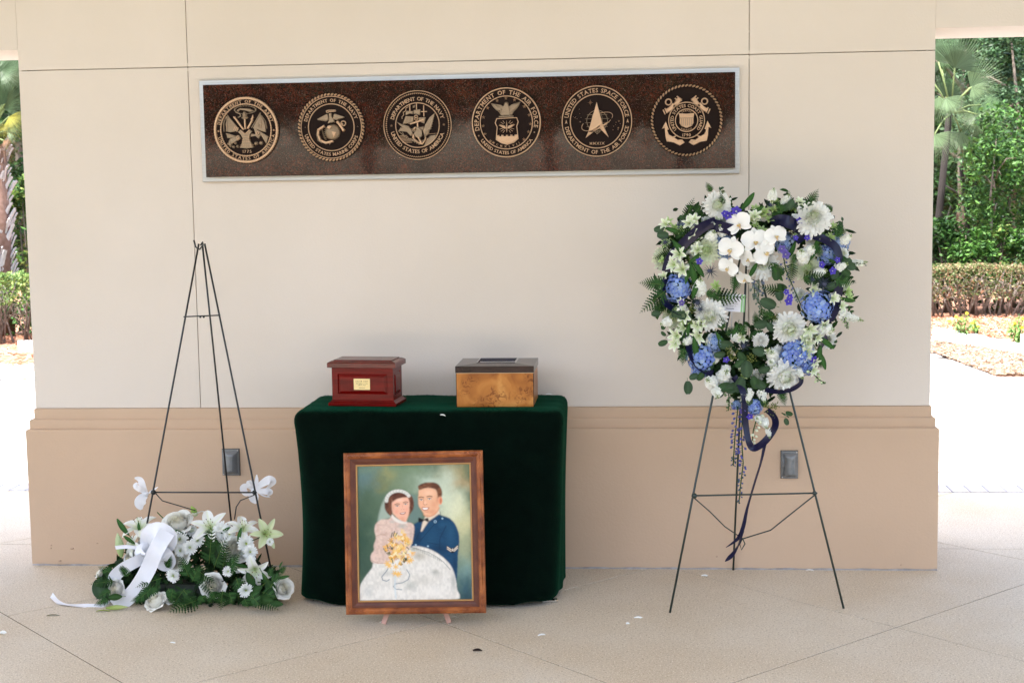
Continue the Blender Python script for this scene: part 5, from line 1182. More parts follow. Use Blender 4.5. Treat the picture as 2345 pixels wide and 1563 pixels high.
def mk_orchid(R=1.0):
    out = []
    for ang, L_, W_ in ((PI/2, .95, .62), (PI/2+2.2, .95, .60), (PI/2-2.2, .95, .60)):
        b = MB(); V, F, C = petal(R*L_, R*W_, .15, -.1+U(-.15,.15), .25, 5, lambda u: math.sin(PI*(.12+.84*u))**.8, WH*.95, WH, nv=2, off=.02*R); b.add(V, F, RZ(ang) @ Matrix.Translation((0, 0, -.03*R)), C); out.append(b.mesh('orchid_petal', m_pet))
    for s in (1, -1):
        b = MB(); V, F, C = petal(R*.98, R*1.15, .3, -.15+U(-.2,.2), .22, 6, lambda u: [.28,.75,1.0,1.05,.95,.70,.30][int(round(u*6))], WH*.97, WH*1.02, nv=3, off=.03*R, ruf=.05); b.add(V, F, RZ(PI/2-s*1.2), C); out.append(b.mesh('orchid_petal', m_pet))
    b = MB(); b.ball((0, -.10*R, .12*R), (.10*R, .13*R, .10*R), 8, 6, np.array((.75,.62,.30))); b.ball((0, -.02*R, .16*R), (.06*R, .07*R, .07*R), 8, 6, np.array((.75,.72,.66)))
    for s in (-1, 1): V, F, C = petal(.34*R, .22*R, .9, 1.3, .5, 3, None, (.70,.42,.12), (.80,.70,.45), nv=1); b.add(V, F, Matrix.Translation((s*.05*R, -.12*R, .05*R)) @ RZ(-PI/2+s*.9), C)
    V, F, C = petal(.42*R, .16*R, .3, .1, .3, 3, None, (.62,.30,.10), (.78,.74,.6), nv=1); b.add(V, F, Matrix.Translation((0, -.12*R, .05*R)) @ RZ(-PI/2), C)
    b.tube([(0, 0, -.02*R), (0, 0, -.5*R)], .04*R, 6, LG)
    return out, b.mesh('orchid_lip', m_pet, attr=True)
def mk_alst(R=1.0, c1=WH, c0=GW):
    b = MB()
    for k in range(6):
        V, F, C = petal(R, R*(.52 if k % 2 else .40), .95, .25+U(-.25,.2), .35, 5, lambda u: math.sin(PI*(.1+.85*u))**.75, c0, c1, nv=2, off=.02*R, ruf=.06); C = np.array(C); C[2::5] = C[2::5]*np.array((.80,.95,.62)); b.add(V, F, RZ(k*PI/3+U(-.1,.1)), C)
    for k in range(5): a = U(0, 6.28); b.tube([(0, 0, .1*R), (math.cos(a)*.15*R, math.sin(a)*.15*R, .62*R)], .012*R, 4, np.array((.55,.6,.35)))
    b.tube([(0,0,.05*R),(0,0,-.6*R)], .05*R, 5, LG)
    return b.mesh('alstroemeria', m_pet)
def mk_bud(b, p, d, L_, r, c, c2=None):
    M = frame(p, d, U(0, 6)); n_ = 7; V = []; C = []
    rows = [(0, .35), (.25, .85), (.5, 1.0), (.75, .7), (1.0, .12)]
    for z, rr_ in rows:
        for k in range(n_): V.append((r*rr_*math.cos(2*PI*k/n_), r*rr_*math.sin(2*PI*k/n_), L_*z)); C.append(lerp(np.array(c), np.array(c2 if c2 is not None else c), z))
    F = [(i*n_+k, i*n_+(k+1) % n_, (i+1)*n_+(k+1) % n_, (i+1)*n_+k) for i in range(4) for k in range(n_)]+[tuple(4*n_+k for k in range(n_))]
    b.add(V, F, M, np.array(C))
def mk_stock(R=1.0, n_=34, H_=1.6, c=WH):
    """spike of small ruffled florets along local z"""
    b = MB(); b.tube([(0, 0, -R), (0, 0, R*H_*1.1)], R*.05, 5, LG*.8)
    for k in range(n_):
        t = k/(n_-1); z = R*H_*t; a = k*2.4; sp = R*lerp(.62, .12, t**1.3); d = Vector((math.cos(a), math.sin(a), .5+t)); p_ = (sp*.7*math.cos(a), sp*.7*math.sin(a), z)
        if t > .80: mk_bud(b, p_, d, R*.16, R*.06, LG, GW); continue
        M = frame(p_, d, U(0, 6)); r = R*lerp(.36, .20, t); cc = c*U(.88, 1.04)
        for q_ in range(4): V, F, C = petal(r, r*1.0, .5, -.1+U(-.3,.4), .3, 2, lambda u: [.4,1.0,.8][min(2, int(u*2+.01))], lerp(cc, GW, .35), cc, nv=1, ruf=.2); b.add(V, F, M @ RZ(q_*PI/2), C)
    return b.mesh('stock_florets', m_pet)
def mk_delph(R=1.0, c=(.10,.07,.50)):
    b = MB(); c = np.array(c)
    for k in range(5): V, F, C = petal(R, R*.85, .5, .1+U(-.2,.2), .3, 3, lambda u: math.sin(PI*(.15+.8*u)), c*.7, c*U(1,1.3), nv=1); b.add(V, F, RZ(k*2*PI/5), C)
    b.ball((0, 0, R*.15), R*.16, 6, 4, np.array((.5,.5,.55))); return b.mesh('delphinium_floret', m_pet)
def mk_thistle(R=1.0):
    b = MB(); c = np.array((.035,.045,.065))
    for k in range(18): a = 2*PI*k/18+U(-.1,.1); e = U(-.15,.35); V, F, C = petal(R*U(.75,1.05), R*.10, e, e+U(-.1,.3), .2, 3, lambda u: [.9,.7,.45,.05][min(3, int(u*3+.01))], c, c*1.6, nv=1); b.add(V, F, RZ(a), C)
    b.ball((0, 0, R*.22), (R*.2, R*.2, R*.3), 8, 6, np.array((.07,.08,.13)))
    for k in range(40): a = k*2.4; z = k/40.; d = Vector((math.cos(a)*math.sqrt(1-z*z), math.sin(a)*math.sqrt(1-z*z), z)); p_ = Vector((0, 0, R*.22))+Vector((d.x*R*.18, d.y*R*.18, d.z*R*.28)); b.tube([p_, p_+d*R*.09], [R*.012, R*.004], 4, c*2)
    return b.mesh('thistle_head', m_leaf)
def mk_fern(L_=1.0, W_=.34, c=DG*1.2, pairs=10):
    W_ = W_*L_; b = MB(); b.tube([(L_*u, 0, L_*.12*math.sin(u*PI*.6)) for u in np.linspace(0, 1, 7)], [L_*.012*(1-.7*i/6) for i in range(7)], 4, LG*.5)
    for k in range(pairs):
        u = .10+.88*k/pairs; w_ = W_*math.sin(PI*min(1, .22+.78*u))**.8*(1.1-u*.6)
        for s in (-1, 1):
            cc = c*U(.5, 1.9); ln = w_*U(.9,1.05)
            M = Matrix.Translation((L_*u, 0, L_*.12*math.sin(u*PI*.6))) @ RZ(s*(1.25-.45*u)) @ Matrix.Rotation(U(-.15,.15), 4, 'X')
            for q_ in range(4):       # lobes of one pinna
                uu = (q_+.1)/4; ll = ln*.26*(1-uu*.62)
                for s2 in (-1, 1):
                    x0 = ln*uu; V = [(x0, 0, 0), (x0+ll*.35, s2*ll*.78, -ll*.12), (x0+ll*.95, s2*ll*.55, -ll*.1), (x0+ln*.24, 0, 0)]
                    b.add(V, [(0,1,2,3) if s2 > 0 else (3,2,1,0)], M, cc)
            V = [(0, -ln*.05, 0), (ln*.45, -ln*.095, -ln*.03), (ln*1.02, 0, -ln*.08), (ln*.45, ln*.095, -ln*.03), (0, ln*.05, 0)]; b.add(V, [(0,1,2,3,4)], M, cc)
    return b.mesh('fern_frond', m_leaf)
def mk_leaf(L_=1.0, W_=.6, c=EU, bend=-.4, round_=True, fold=.25):
    b = MB(); prof = (lambda u: math.sin(PI*(.05+.90*u))**(.55 if round_ else .9))
    W_ = W_*L_; V, F, C = petal(L_, W_, .15, bend, fold, 7, prof, c*.8, c, nv=2); C = np.array(C); C[2::5] = C[2::5]*1.35; b.add(V, F, None, C)
    b.tube([(-L_*.25, 0, -L_*.03), (0, 0, 0)], L_*.018, 4, LG*.5); return b.mesh('leaf', m_leaf)
def mk_seed(R=1.0):
    b = MB()
    for k in range(26): d = Vector((U(-1,1), U(-1,1), U(-.6,1))).normalized(); p_ = d*R*U(.3, .9); b.ball(tuple(p_), R*.12, 5, 4, np.array((.16,.19,.05))*U(.8,1.3)); b.tube([(0,0,0), tuple(p_)], R*.02, 3, MG)
    return b.mesh('eucalyptus_seeds', m_leaf)
def hang(p0, pts_px, y, n_buds, col, r_b=.006, green=MG):
    """hanging flower spike; pts are photo pixels on the plane y"""
    b = MB(); P = [PY(px, py, y) for px, py in pts_px]; b.tube([tuple(p_) for p_ in P], .0022, 5, green); L_ = len(P)-1
    for k in range(n_buds):
        t = k/n_buds; s = t*L_; i = min(int(s), L_-1); p_ = P[i].lerp(P[i+1], s-i); a = U(0, 6.28); off = Vector((math.cos(a), math.sin(a)*.6, U(-.6,.2)))*r_b*1.8*lerp(1.2, .5, t)
        b.tube([tuple(p_), tuple(p_+off)], .0009, 3, green); mk_bud(b, p_+off, Vector((off.x, off.y, -abs(off.z)-.004)), r_b*2.2*lerp(1.1, .5, t), r_b*lerp(1, .5, t), np.array(col)*U(.7,1.2), green*1.5 if t > .6 else np.array(col)*1.3)
    return b
def ribbon(pts, width, normal_fn, mtl, name, thick=.0006, sub=6):
    """satin strip along a smooth path; pts Vectors, width vectors from normal_fn(t)->Vector (across)"""
    P = []; n_ = len(pts)
    for i in range(n_-1):
        p0, p1, p2, p3 = pts[max(i-1, 0)], pts[i], pts[i+1], pts[min(i+2, n_-1)]
        for s in range(sub):
            t = s/sub; P.append(.5*((2*p1)+(-p0+p2)*t+(2*p0-5*p1+4*p2-p3)*t*t+(-p0+3*p1-3*p2+p3)*t**3))
    P.append(pts[-1]); V = []; N_ = len(P); W_ = []
    for i, p_ in enumerate(P):
        t = i/(N_-1); ac = normal_fn(t, (P[min(i+1, N_-1)]-P[max(i-1, 0)]).normalized()); w_ = width(t) if callable(width) else width
        nn = (P[min(i+1, N_-1)]-P[max(i-1, 0)]).normalized().cross(ac).normalized()
        for j in (-1, -.5, 0, .5, 1): V.append(tuple(p_+ac*w_*.5*j+nn*w_*(.05*(1-j*j)+.03*math.sin(i*.55+j*2))))
    F = [(i*5+k, i*5+k+1, (i+1)*5+k+1, (i+1)*5+k) for i in range(N_-1) for k in range(4)]
    b = MB(); b.add(V, F); return b.mesh(name, mtl)
# ================================================================== HEART WREATH
YW = -.44; PXM = 1/600.0       # about metres per photo pixel at the wreath
wc = PY(1715, 700, YW)
wr = thing('heart_wreath', 'heart shaped wreath of white mums, blue hydrangeas and orchids with navy ribbon', 'wreath', wc)
def pxm(y): return (y-CAM.y)/F_PX
S_ = pxm(YW)
HEART = [(1722,545),(1690,512),(1648,500),(1600,510),(1562,550),(1548,620),(1556,700),(1588,780),(1640,840),(1712,890),(1775,850),(1835,800),(1880,735),(1905,655),(1903,580),(1868,520),(1815,498),(1765,510)]
def heart_at(t):
    n_ = len(HEART); s = t*n_; i = int(s) % n_; f = s-int(s); a, b_ = HEART[i], HEART[(i+1) % n_]; return lerp(a[0], b_[0], f), lerp(a[1], b_[1], f)
fo_ = MB(); pts = [PY(*heart_at(k/60), YW+.02) for k in range(61)]; fo_.tube([tuple(p_) for p_ in pts], .026, 8, DG*.8, cap=False)
part('foam_ring', fo_.mesh('foam_ring', m_leaf), wr)
leafA = mk_leaf(.055, .5, MG*.8, -.3, False); leafE = mk_leaf(.052, .72, EU, -.3, True); leafE2 = mk_leaf(.045, .62, EU*np.array((.8,.95,.7)), -.6, True); leafL = mk_leaf(.10, .26, np.array((.035,.10,.022)), -.7, False)
fernA = mk_fern(.15, .30); fernB = mk_fern(.12, .34, DG*1.6, 11); fernC = mk_fern(.19, .30, DG*1.4, 15)
# dense underlayer of small leaves that nobody could count
ub = MB(); me_src = []
def add_me(b, V, F, C, M): b.add(V, F, M, C)
def leafdata(L_, W_, c, bend): V, F, C = petal(L_, W_, .1, bend, .2, 3, None, c*.8, c, nv=1); return V, F, C
for k in range(3000):
    x, y = heart_at(random.random()); r_ = random.gauss(0, 19); r2 = random.gauss(0, 19); p_ = PY(x+r_, y+r2, YW+U(-.035,.04))
    dx, dy = x-1722, y-680; c = random.choice([DG, DG*1.5, MG*.7, EU*.6, MG])*U(.7,1.3)
    V, F, C = leafdata(U(.022,.048), U(.010,.020), c, U(-.9,.1)); add_me(ub, V, F, C, frame(p_, Vector((U(-1,1), -1.1, U(-1,1))), U(0, 6.28)))
for k in range(1100):
    a_ = random.choice(((1718,815,34,42),(1722,525,30,16),(1712,870,22,30),(1640,800,25,30),(1790,790,25,30)))
    p_ = PY(a_[0]+random.gauss(0,a_[2]*.7), a_[1]+random.gauss(0,a_[3]*.7), YW+U(-.04,.03)); V, F, C = leafdata(U(.022,.045), U(.010,.018), random.choice([DG,DG*1.4,MG*.7])*U(.7,1.3), U(-.9,.1)); add_me(ub, V, F, C, frame(p_, Vector((U(-1,1), -1.1, U(-1,1))), U(0, 6.28)))
part('foliage_base', ub.mesh('foliage_base', m_leaf), wr, kind='stuff')
def fdir(px, py, k=.45, cx=1722, cy=690):
    d = Vector((px-cx, 0, -(py-cy))); d = d.normalized() if d.length else d
    return (Vector((0, -1, 0))+d*k+Vector((U(-.25,.25), 0, U(-.2,.2)))).normalized()
MUMS = [mk_mum(1.0, gc=GW*U(.8,1.1)) for _ in range(3)]; MUMg = mk_mum(1.0, gc=np.array((.52,.66,.28)), oc=np.array((.76,.80,.62))); MUMp = mk_mum(1.0, 13, 26, np.array((.78,.78,.72)), WH, .9)
def flower(name, me, parent, px, py, y, rpx, d=None, spin=None, petals=None, label=None):
    sc = rpx*pxm(y); M = frame(PY(px, py, y), d or fdir(px, py), U(0, 6.28) if spin is None else spin, sc)
    o = part(name, me, parent, M, label)
    if petals:
        for pn, pm in petals: part(pn, pm, o, M)
    return o
k = 0
for px, py, r_, kind, dy in ((1643,470,38,0,-.05),(1861,500,50,1,-.07),(1617,573,40,3,-.05),(1522,592,33,3,.0),(1748,606,40,2,-.03),(1848,612,38,3,-.02),(1627,722,44,1,-.06),(1542,727,32,3,-.01),(1806,750,46,0,-.06),(1742,779,22,4,-.06),(1795,859,44,2,-.06),(1893,776,26,2,.02),(1829,675,20,0,-.02),(1931,650,20,3,.0),(1668,875,18,2,-.03)):
    me = (MUMS+[MUMg, MUMp])[kind]; c = flower('chrysanthemum', me, wr, px, py, YW-.02+dy, r_, fdir(px, py, .25))
HYD = [mk_hyd() for _ in range(3)]; HYDd = mk_hyd(cols=[(.06,.10,.25),(.08,.14,.32),(.12,.20,.34),(.10,.16,.20)]); HYDl = mk_hyd(cols=[(.18,.30,.62),(.26,.40,.70),(.36,.48,.72),(.14,.26,.58)])
for px, py, r_, kind, dy in ((1657,564,33,4,-.03),(1574,518,27,3,-.01),(1551,660,37,0,-.04),(1798,556,28,4,-.02),(1920,556,27,4,-.01),(1894,583,27,0,-.02),(1872,702,43,1,-.06),(1637,785,24,4,-.05),(1605,820,38,0,-.04),(1822,812,42,2,-.05),(1845,838,24,2,-.04),(1725,931,24,0,-.05),(1687,927,14,4,-.04),(1602,850,22,1,-.03),(1920,590,18,0,.0)):
    flower('hydrangea', (HYD+[HYDd, HYDl])[kind], wr, px, py, YW-.015+dy, r_, fdir(px, py, .3))
ORCH = [mk_orchid() for _ in range(2)]
for px, py, r_, d, sp_ in ((1692,512,32,(-.3,-1,.1),.35),(1674,570,33,(-.35,-1,-.1),-.3),(1729,552,34,(.1,-1,.2),.1),(1668,612,27,(-.5,-1,-.35),-.5),(1776,540,28,(.2,-1,.25),.3),(1750,578,32,(.45,-1,-.1),1.0),(1705,637,24,(-.6,-.8,-.8),.2),(1713,592,24,(-.8,-.8,-.3),.6)):
    r_ *= .95; pp, lip = ORCH[random.randrange(2)]; y = YW-.11; M = Matrix.Translation(PY(px, py, y)) @ Vector(d).normalized().to_track_quat('Z', 'Y').to_matrix().to_4x4() @ RZ(sp_) @ Matrix.Scale(r_*pxm(y), 4)
    o = part('orchid', lip, wr, M)
    for q_ in pp: part('orchid_petal', q_, o, M)
ALS = [mk_alst() for _ in range(2)]; ALG = mk_alst(1.0, np.array((.62,.74,.40)), np.array((.28,.45,.10)))
for px, py, r_ in ((1556,583,24),(1545,606,24),(1565,617,24),(1599,573,20),(1571,721,24),(1553,767,26),(1548,785,22),(1602,767,24),(1598,745,20),(1851,752,26),(1838,768,22),(1845,804,26),(1835,795,20),(1860,664,22),(1608,739,22),(1925,700,18),(1700,770,18),(1885,745,20),(1758,800,16)):
    flower('alstroemeria', ALS[random.randrange(2)], wr, px, py, YW-.085, r_, fdir(px, py, .7))
for px, py, r_ in ((1531,512,17),(1545,525,15),(1737,500,18),(1750,488,16),(1725,515,16),(1762,505,15),(1742,530,16),(1730,480,14),(1906,520,15),(1885,552,20),(1900,545,15),(1642,656,17),(1650,668,12),(1937,668,17),(1944,684,13),(1562,530,16),(1775,462,12),(1767,480,13),(1518,596,12)):
    flower('green_alstroemeria', ALG, wr, px, py, YW-.06, r_, fdir(px, py, 1.1))
STK = [mk_stock(1.0, 34, 1.5), mk_stock(1.0, 44, 2.4)]
for px, py, r_, d, kind in ((1627,546,24,(.2,-1,.5),0),(1602,662,26,(.0,-.9,.7),0),(1655,862,26,(.2,-1,.5),0),(1630,875,26,(-.3,-1,.3),0),(1642,890,24,(.0,-1,-.4),0),(1838,590,26,(-.2,-1,.5),0),(1850,578,22,(.3,-1,.5),0),(1685,770,20,(.3,-1,.3),0),(1771,815,24,(-.2,-1,.4),0),(1885,755,26,(.5,-1,.1),0),(1928,722,20,(.9,-.5,-.2),1),(1945,603,16,(1,-.4,.1),1),(1770,830,20,(-.3,-1,.2),0),(1850,842,12,(1.0,-.6,-.55),1),(1750,965,17,(.1,-1,-.4),0),(1738,958,16,(-.3,-1,.2),0),(1760,985,13,(.1,-.8,-.9),0),(1930,620,18,(.8,-.6,.3),0)):
    me = STK[kind]; y = YW-.06; M = frame(PY(px, py, y), Vector(d), U(0,6), r_*pxm(y)); part('stock_flower', me, wr, M)
DEL = mk_delph(); DEL2 = mk_delph(1.0, (.16,.12,.42)); THI = mk_thistle()
for px, py, r_ in ((1686,484,13),(1667,494,12),(1660,489,9),(1798,583,13),(1790,570,10),(1831,506,9),(1822,545,7),(1848,544,8),(1881,606,9),(1906,620,10),(1917,595,8),(1805,690,11),(1808,680,9),(1602,598,9),(1562,693,9),(1663,822,9),(1863,822,10),(1700,940,8),(1717,952,9),(1800,668,8)):
    flower('delphinium_floret', DEL if random.random() < .75 else DEL2, wr, px, py, YW-.10, r_, fdir(px, py, .4))
for px, py, r_ in ((1627,621,22),(1524,555,18),(1599,693,20),(1885,650,24),(1703,790,20),(1860,640,14),(1604,708,15),(1765,470,14)):
    flower('sea_holly', THI, wr, px, py, YW-.11, r_, fdir(px, py, .6))
def leaf(px, py, ang, me=leafE, s=1.0, y=None, tilt=.0, par=None, name='eucalyptus_leaf', roll=None):
    y = YW-.09 if y is None else y; a = math.radians(ang); x = Vector((math.cos(a), tilt-.15, math.sin(a))); nrm = Vector((U(-.35,.35), -1, U(-.3,.3))) if roll is None else roll
    return part(name, me, par or wr, frameX(PY(px, py, y), x, nrm, s))
for px, py, ang, s in ((1780,612,-90,1.05),(1925,612,40,1.1),(1923,618,-40,1.0),(1935,600,-20,.9),(1515,720,180,.8),(1518,738,-100,.8),(1545,725,60,.9),(1530,782,190,.8),(1528,770,150,.6),(1608,850,-110,.9),(1600,855,200,.8),(1740,790,-60,1.1),(1725,800,-10,.9),(1705,825,-140,1.1),(1712,828,-80,1.2),(1700,862,-120,1.2),(1722,862,-70,1.2),(1690,880,-150,1.1),(1706,880,-90,1.15),(1730,868,-40,1.1),(1740,850,20,.9),(1660,810,190,.9),(1655,800,110,.8),(1680,790,170,1.0),(1700,900,-60,1.0),(1680,885,-170,1.3),(1745,905,-80,1.1),(1780,650,-20,.8),(1590,735,-30,.9),(1580,720,180,.9),(1575,740,90,.8),(1575,870,-90,.9),(1690,805,-60,1.1),(1775,700,160,1.1),(1785,690,110,.9),(1760,740,200,1.1),(1770,760,120,.8),(1895,655,30,.8),(1905,640,70,.8),(1790,480,30,.9),(1805,478,60,.8),(1815,470,10,.8),(1534,540,170,.8),(1520,525,200,.8),(1800,945,-20,.7),(1798,958,-80,.5)):
    leaf(px+U(-3,3), py+U(-3,3), ang+U(-12,12), random.choice((leafE, leafE, leafE2)), s*U(.9,1.15)*.95)
for px, py, ang, s in ((1580,600,-75,1),(1585,598,-50,.8),(1578,600,30,.8),(1588,770,-80,.9),(1580,740,-110,.8),(1870,800,-60,.9),(1875,770,-40,.8),(1600,640,-110,.8),(1520,520,-20,.7),(1540,550,-50,.9),(1920,680,-20,.7),(1640,760,-60,.8),(1735,600,-120,.7),(1712,490,20,.7),(1770,610,-60,.7),(1690,740,-110,.6),(1880,790,-100,.8),(1570,650,80,.7)):
    leaf(px, py, ang, leafL, s, name='long_leaf')
for px, py, ang, s, me in ((1525,652,175,.9,fernB),(1525,664,220,.9,fernA),(1530,655,130,.5,fernB),(1518,690,240,.6,fernB),(1625,680,0,.95,fernA),(1615,668,-20,.6,fernB),(1570,505,68,.65,fernA),(1580,505,50,.6,fernA),(1845,478,60,.75,fernB),(1835,485,45,.6,fernB),(1800,485,82,.7,fernB),(1790,490,110,.5,fernB),(1835,640,15,.7,fernA),(1840,632,-30,.6,fernB),(1815,600,-95,.6,fernA),(1825,580,-120,.5,fernB),(1800,668,165,.75,fernA),(1660,765,20,.6,fernB),(1655,755,100,.55,fernB),(1565,795,-95,.6,fernB),(1690,625,-105,.7,fernB),(1795,632,130,.6,fernB),(1780,720,200,.8,fernA),(1770,730,140,.6,fernB),(1530,700,190,.7,fernB),(1910,640,-10,.7,fernB),(1895,632,20,.6,fernA),(1765,600,-60,.6,fernB),(1610,815,-80,.6,fernB),(1655,470,100,.4,fernB),(1630,440,120,.4,fernB),(1750,760,-160,.6,fernB),(1870,560,-70,.5,fernB),(1800,745,130,.6,fernB),(1735,745,100,.5,fernB),(1575,545,160,.6,fernB),(1690,770,60,.6,fernB),(1860,825,-30,.5,fernB),(1910,540,30,.5,fernB)):
    leaf(px, py, ang, me, s, YW-.07+U(-.03,.02), name='fern_frond')
# fill between the named blooms so the heart closes up
used_ = [(1643,470),(1861,500),(1617,573),(1748,606),(1627,722),(1806,750),(1795,859),(1551,660),(1872,702),(1605,820),(1822,812),(1657,564),(1691,512),(1674,570),(1729,552),(1776,540),(1750,578)]
rf_ = random.Random(12); cnt = 0
while cnt < 120:
    x, y = heart_at(rf_.random()); x += rf_.gauss(0, 20); y += rf_.gauss(0, 20)
    if any((x-a)**2+(y-b_)**2 < 26**2 for a, b_ in used_): continue
    used_.append((x, y)) if cnt % 3 == 0 else None; kq = cnt % 6; cnt += 1; yy = YW-.05-rf_.random()*.03
    if kq == 0: flower('stock_flower', STK[0], wr, x, y, yy, 18, fdir(x, y, .9))
    elif kq == 1: flower('alstroemeria', ALS[cnt % 2], wr, x, y, yy-.02, rf_.uniform(15, 22), fdir(x, y, .9))
    elif kq == 2: leaf(x, y, rf_.uniform(0, 360), rf_.choice((fernB, fernA)), rf_.uniform(.4, .6), yy+.01, name='fern_frond')
    elif kq == 3: flower('chrysanthemum', MUMS[cnt % 3], wr, x, y, yy+.02, rf_.uniform(14, 22), fdir(x, y, .6))
    elif kq == 4: leaf(x, y, rf_.uniform(0, 360), rf_.choice((leafL, leafE2)), rf_.uniform(.6, .9), yy, name='long_leaf')
    else: flower('green_alstroemeria', ALG, wr, x, y, yy, rf_.uniform(10, 15), fdir(x, y, 1.0))
SEED = mk_seed()
for px, py, r_ in ((1676,812,16),(1722,818,15),(1584,706,13),(1654,440,9),(1670,800,11),(1775,730,10),(1760,935,15),(1775,928,12),(1770,948,10),(1848,625,9),(1700,560,12)):
    flower('eucalyptus_seeds', SEED, wr, px, py, YW-.10, r_, fdir(px, py, .4))
# leafy sprigs standing out of the outline
for P_, c in (([(1655,470),(1653,445),(1650,432)], EU),([(1905,530),(1925,515),(1930,505)], EU),([(1930,700),(1945,705),(1950,720)], MG),([(1520,690),(1505,710),(1502,728)], MG),([(1770,480),(1772,455),(1768,442)], GW),([(1790,480),(1800,462),(1802,440)], DG)):
    b = MB(); Q = [PY(x, y, YW-.05) for x, y in P_]; b.tube([tuple(q_) for q_ in Q], .0014, 4, MG)
    for k in range(9): t = k/8; q_ = Q[0].lerp(Q[1], t*2) if t < .5 else Q[1].lerp(Q[2], t*2-1); V, F, C = leafdata(.016, .010, c*1.4, -.3); b.add(V, F, frame(q_, Vector((U(-1,1), -1, U(-1,1))), U(0,6)), C)
    part('sprig', b.mesh('sprig', m_leaf), wr)
# hanging stems
for pts_, n_, col, rb in (([(1690,930),(1683,1000),(1680,1045),(1679,1066)], 34, (.09,.10,.28), .0055),([(1700,940),(1698,1000),(1702,1060),(1696,1110),(1692,1152)], 48, (.10,.10,.30), .0060),([(1725,640),(1728,675),(1745,705),(1743,722)], 40, (.16,.20,.16), .0055),([(1738,640),(1738,665),(1736,690)], 16, (.13,.16,.22), .007),([(1789,560),(1800,620),(1822,670),(1842,718)], 26, (.12,.14,.30), .005),([(1668,890),(1670,920),(1668,940)], 14, (.20,.28,.14), .005),([(1735,950),(1725,985),(1722,1018),(1728,1030)], 22, (.62,.66,.5), .006),([(1930,725),(1940,740),(1939,752)], 12, (.3,.4,.2), .004),([(1935,605),(1965,602),(1982,604)], 10, (.7,.72,.6), .006),([(1855,848),(1875,868),(1890,878)], 12, (.5,.6,.35), .006),([(1790,945),(1800,950),(1806,955)], 4, (.2,.3,.2), .004)):
    part('hanging_spray', hang(None, pts_, YW-.08, n_, col, rb).mesh('hanging_spray', m_leaf), wr)
# navy ribbon
def rpx(P_, y=YW-.075, dys=None): return [PY(x, y_, y+(dys[i] if dys else 0)) for i, (x, y_) in enumerate(P_)]
def across_view(ang_f):
    def f(t, tan):
        a = ang_f(t) if callable(ang_f) else ang_f; n0 = Vector((0, -1, 0)); side = tan.cross(n0); side = side.normalized() if side.length > 1e-4 else Vector((1, 0, 0)); nn = side.cross(tan).normalized()
        return (side*math.cos(a)+nn*math.sin(a)).normalized()
    return f
RIB = [([(1690,528),(1668,524),(1640,516),(1628,512)], .9*.05, .35, [0,-.02,-.01,.02]), ([(1640,508),(1610,520),(1580,545),(1552,572),(1534,597),(1527,622)], .042, .3, None), ([(1525,635),(1519,665),(1522,690),(1540,706),(1563,716)], .034, .9, None),
       ([(1576,760),(1577,785),(1582,810),(1600,838),(1632,856)], .032, .75, None), ([(1768,515),(1785,505),(1805,508),(1826,520),(1826,535)], .046, .25, [.02,-.01,-.03,-.01,.02]), ([(1822,552),(1842,540),(1868,540),(1895,552),(1915,568),(1924,600)], .034, .45, None),
       ([(1924,600),(1925,640),(1919,672),(1916,700),(1905,722),(1893,735)], .040, .5, None), ([(1893,735),(1896,755),(1888,780),(1880,795)], .026, .9, None), ([(1832,858),(1834,876),(1815,890),(1785,897),(1752,892)], .026, .7, None),
       ([(1680,862),(1694,880),(1704,905),(1706,940),(1708,975),(1714,1008),(1724,1025),(1742,1018),(1762,998),(1775,975),(1773,955),(1757,938)], .028, .55, [0,-.01,-.02,-.02,-.02,-.03,-.02,0,.01,.0,-.02,-.03])]
for P_, w_, a_, dys in RIB: part('ribbon', ribbon(rpx(P_, YW-.085, dys), w_, across_view(a_), m_sat_n, 'navy_ribbon'), wr)
for P_, w_ in (([(1753,1008),(1742,1060),(1728,1105),(1712,1160),(1702,1205),(1690,1232),(1662,1253)], .017),([(1700,1215),(1692,1245),(1678,1268),(1660,1285)], .018)):
    part('ribbon_tail', ribbon(rpx(P_, YW-.06), (lambda t, w_=w_: w_*(1 if t < .8 else max(.08, 1-(t-.8)*4.6))), across_view(lambda t: .5+.5*math.sin(t*5)), m_sat_n, 'navy_ribbon_tail'), wr)
# enclosure card on its plastic fork
ca = PY(1676, 693, YW-.03); card = thing('enclosure_card', 'white address card with a green edge strip held inside the heart wreath', 'card', ca)
CM = Matrix.Translation(ca) @ Matrix.Rotation(.06, 4, 'Y') @ Matrix.Rotation(PI/2, 4, 'X'); cwid, chei = 57*S_, 40*S_
b = MB(); b.box((-cwid/2, -chei/2, 0), (cwid/2, chei/2, .0006)); part('paper', b.mesh('card_paper', mat('card_white', (.74,.74,.80), .6), False), card, CM)
b = MB(); b.box((cwid*.36, -chei/2, .0007), (cwid*.43, chei/2, .0011)); b.box((cwid*.455, -chei/2, .0007), (cwid*.515, chei*.47, .0011)); part('green_strip', b.mesh('green_strip', mat('green_print', (.28,.55,.24), .6), False), card, CM)
b = MB()
for i, tline in enumerate(('DAVID CARY', 'Trinity United Methodist Ch', '5701 W PLANTATION RD', 'NEW PORT RICHEY, FL', 'MAY 21, 2022')): linetext(b, tline, -cwid*.06-.004*(i % 2), chei*.22-i*chei*.135, .0034, .0004, M0=CM @ Matrix.Translation((0, 0, .0006)), serif=False)
b.box((cwid*.05, chei*.30, .0006), (cwid*.33, chei*.36, .0010), CM); b.box((-cwid*.2, -chei*.36, .0006), (cwid*.1, -chei*.33, .0010), CM)
part('printing', b.mesh('card_printing', mat('grey_print', (.16,.16,.20), .7), False), card)
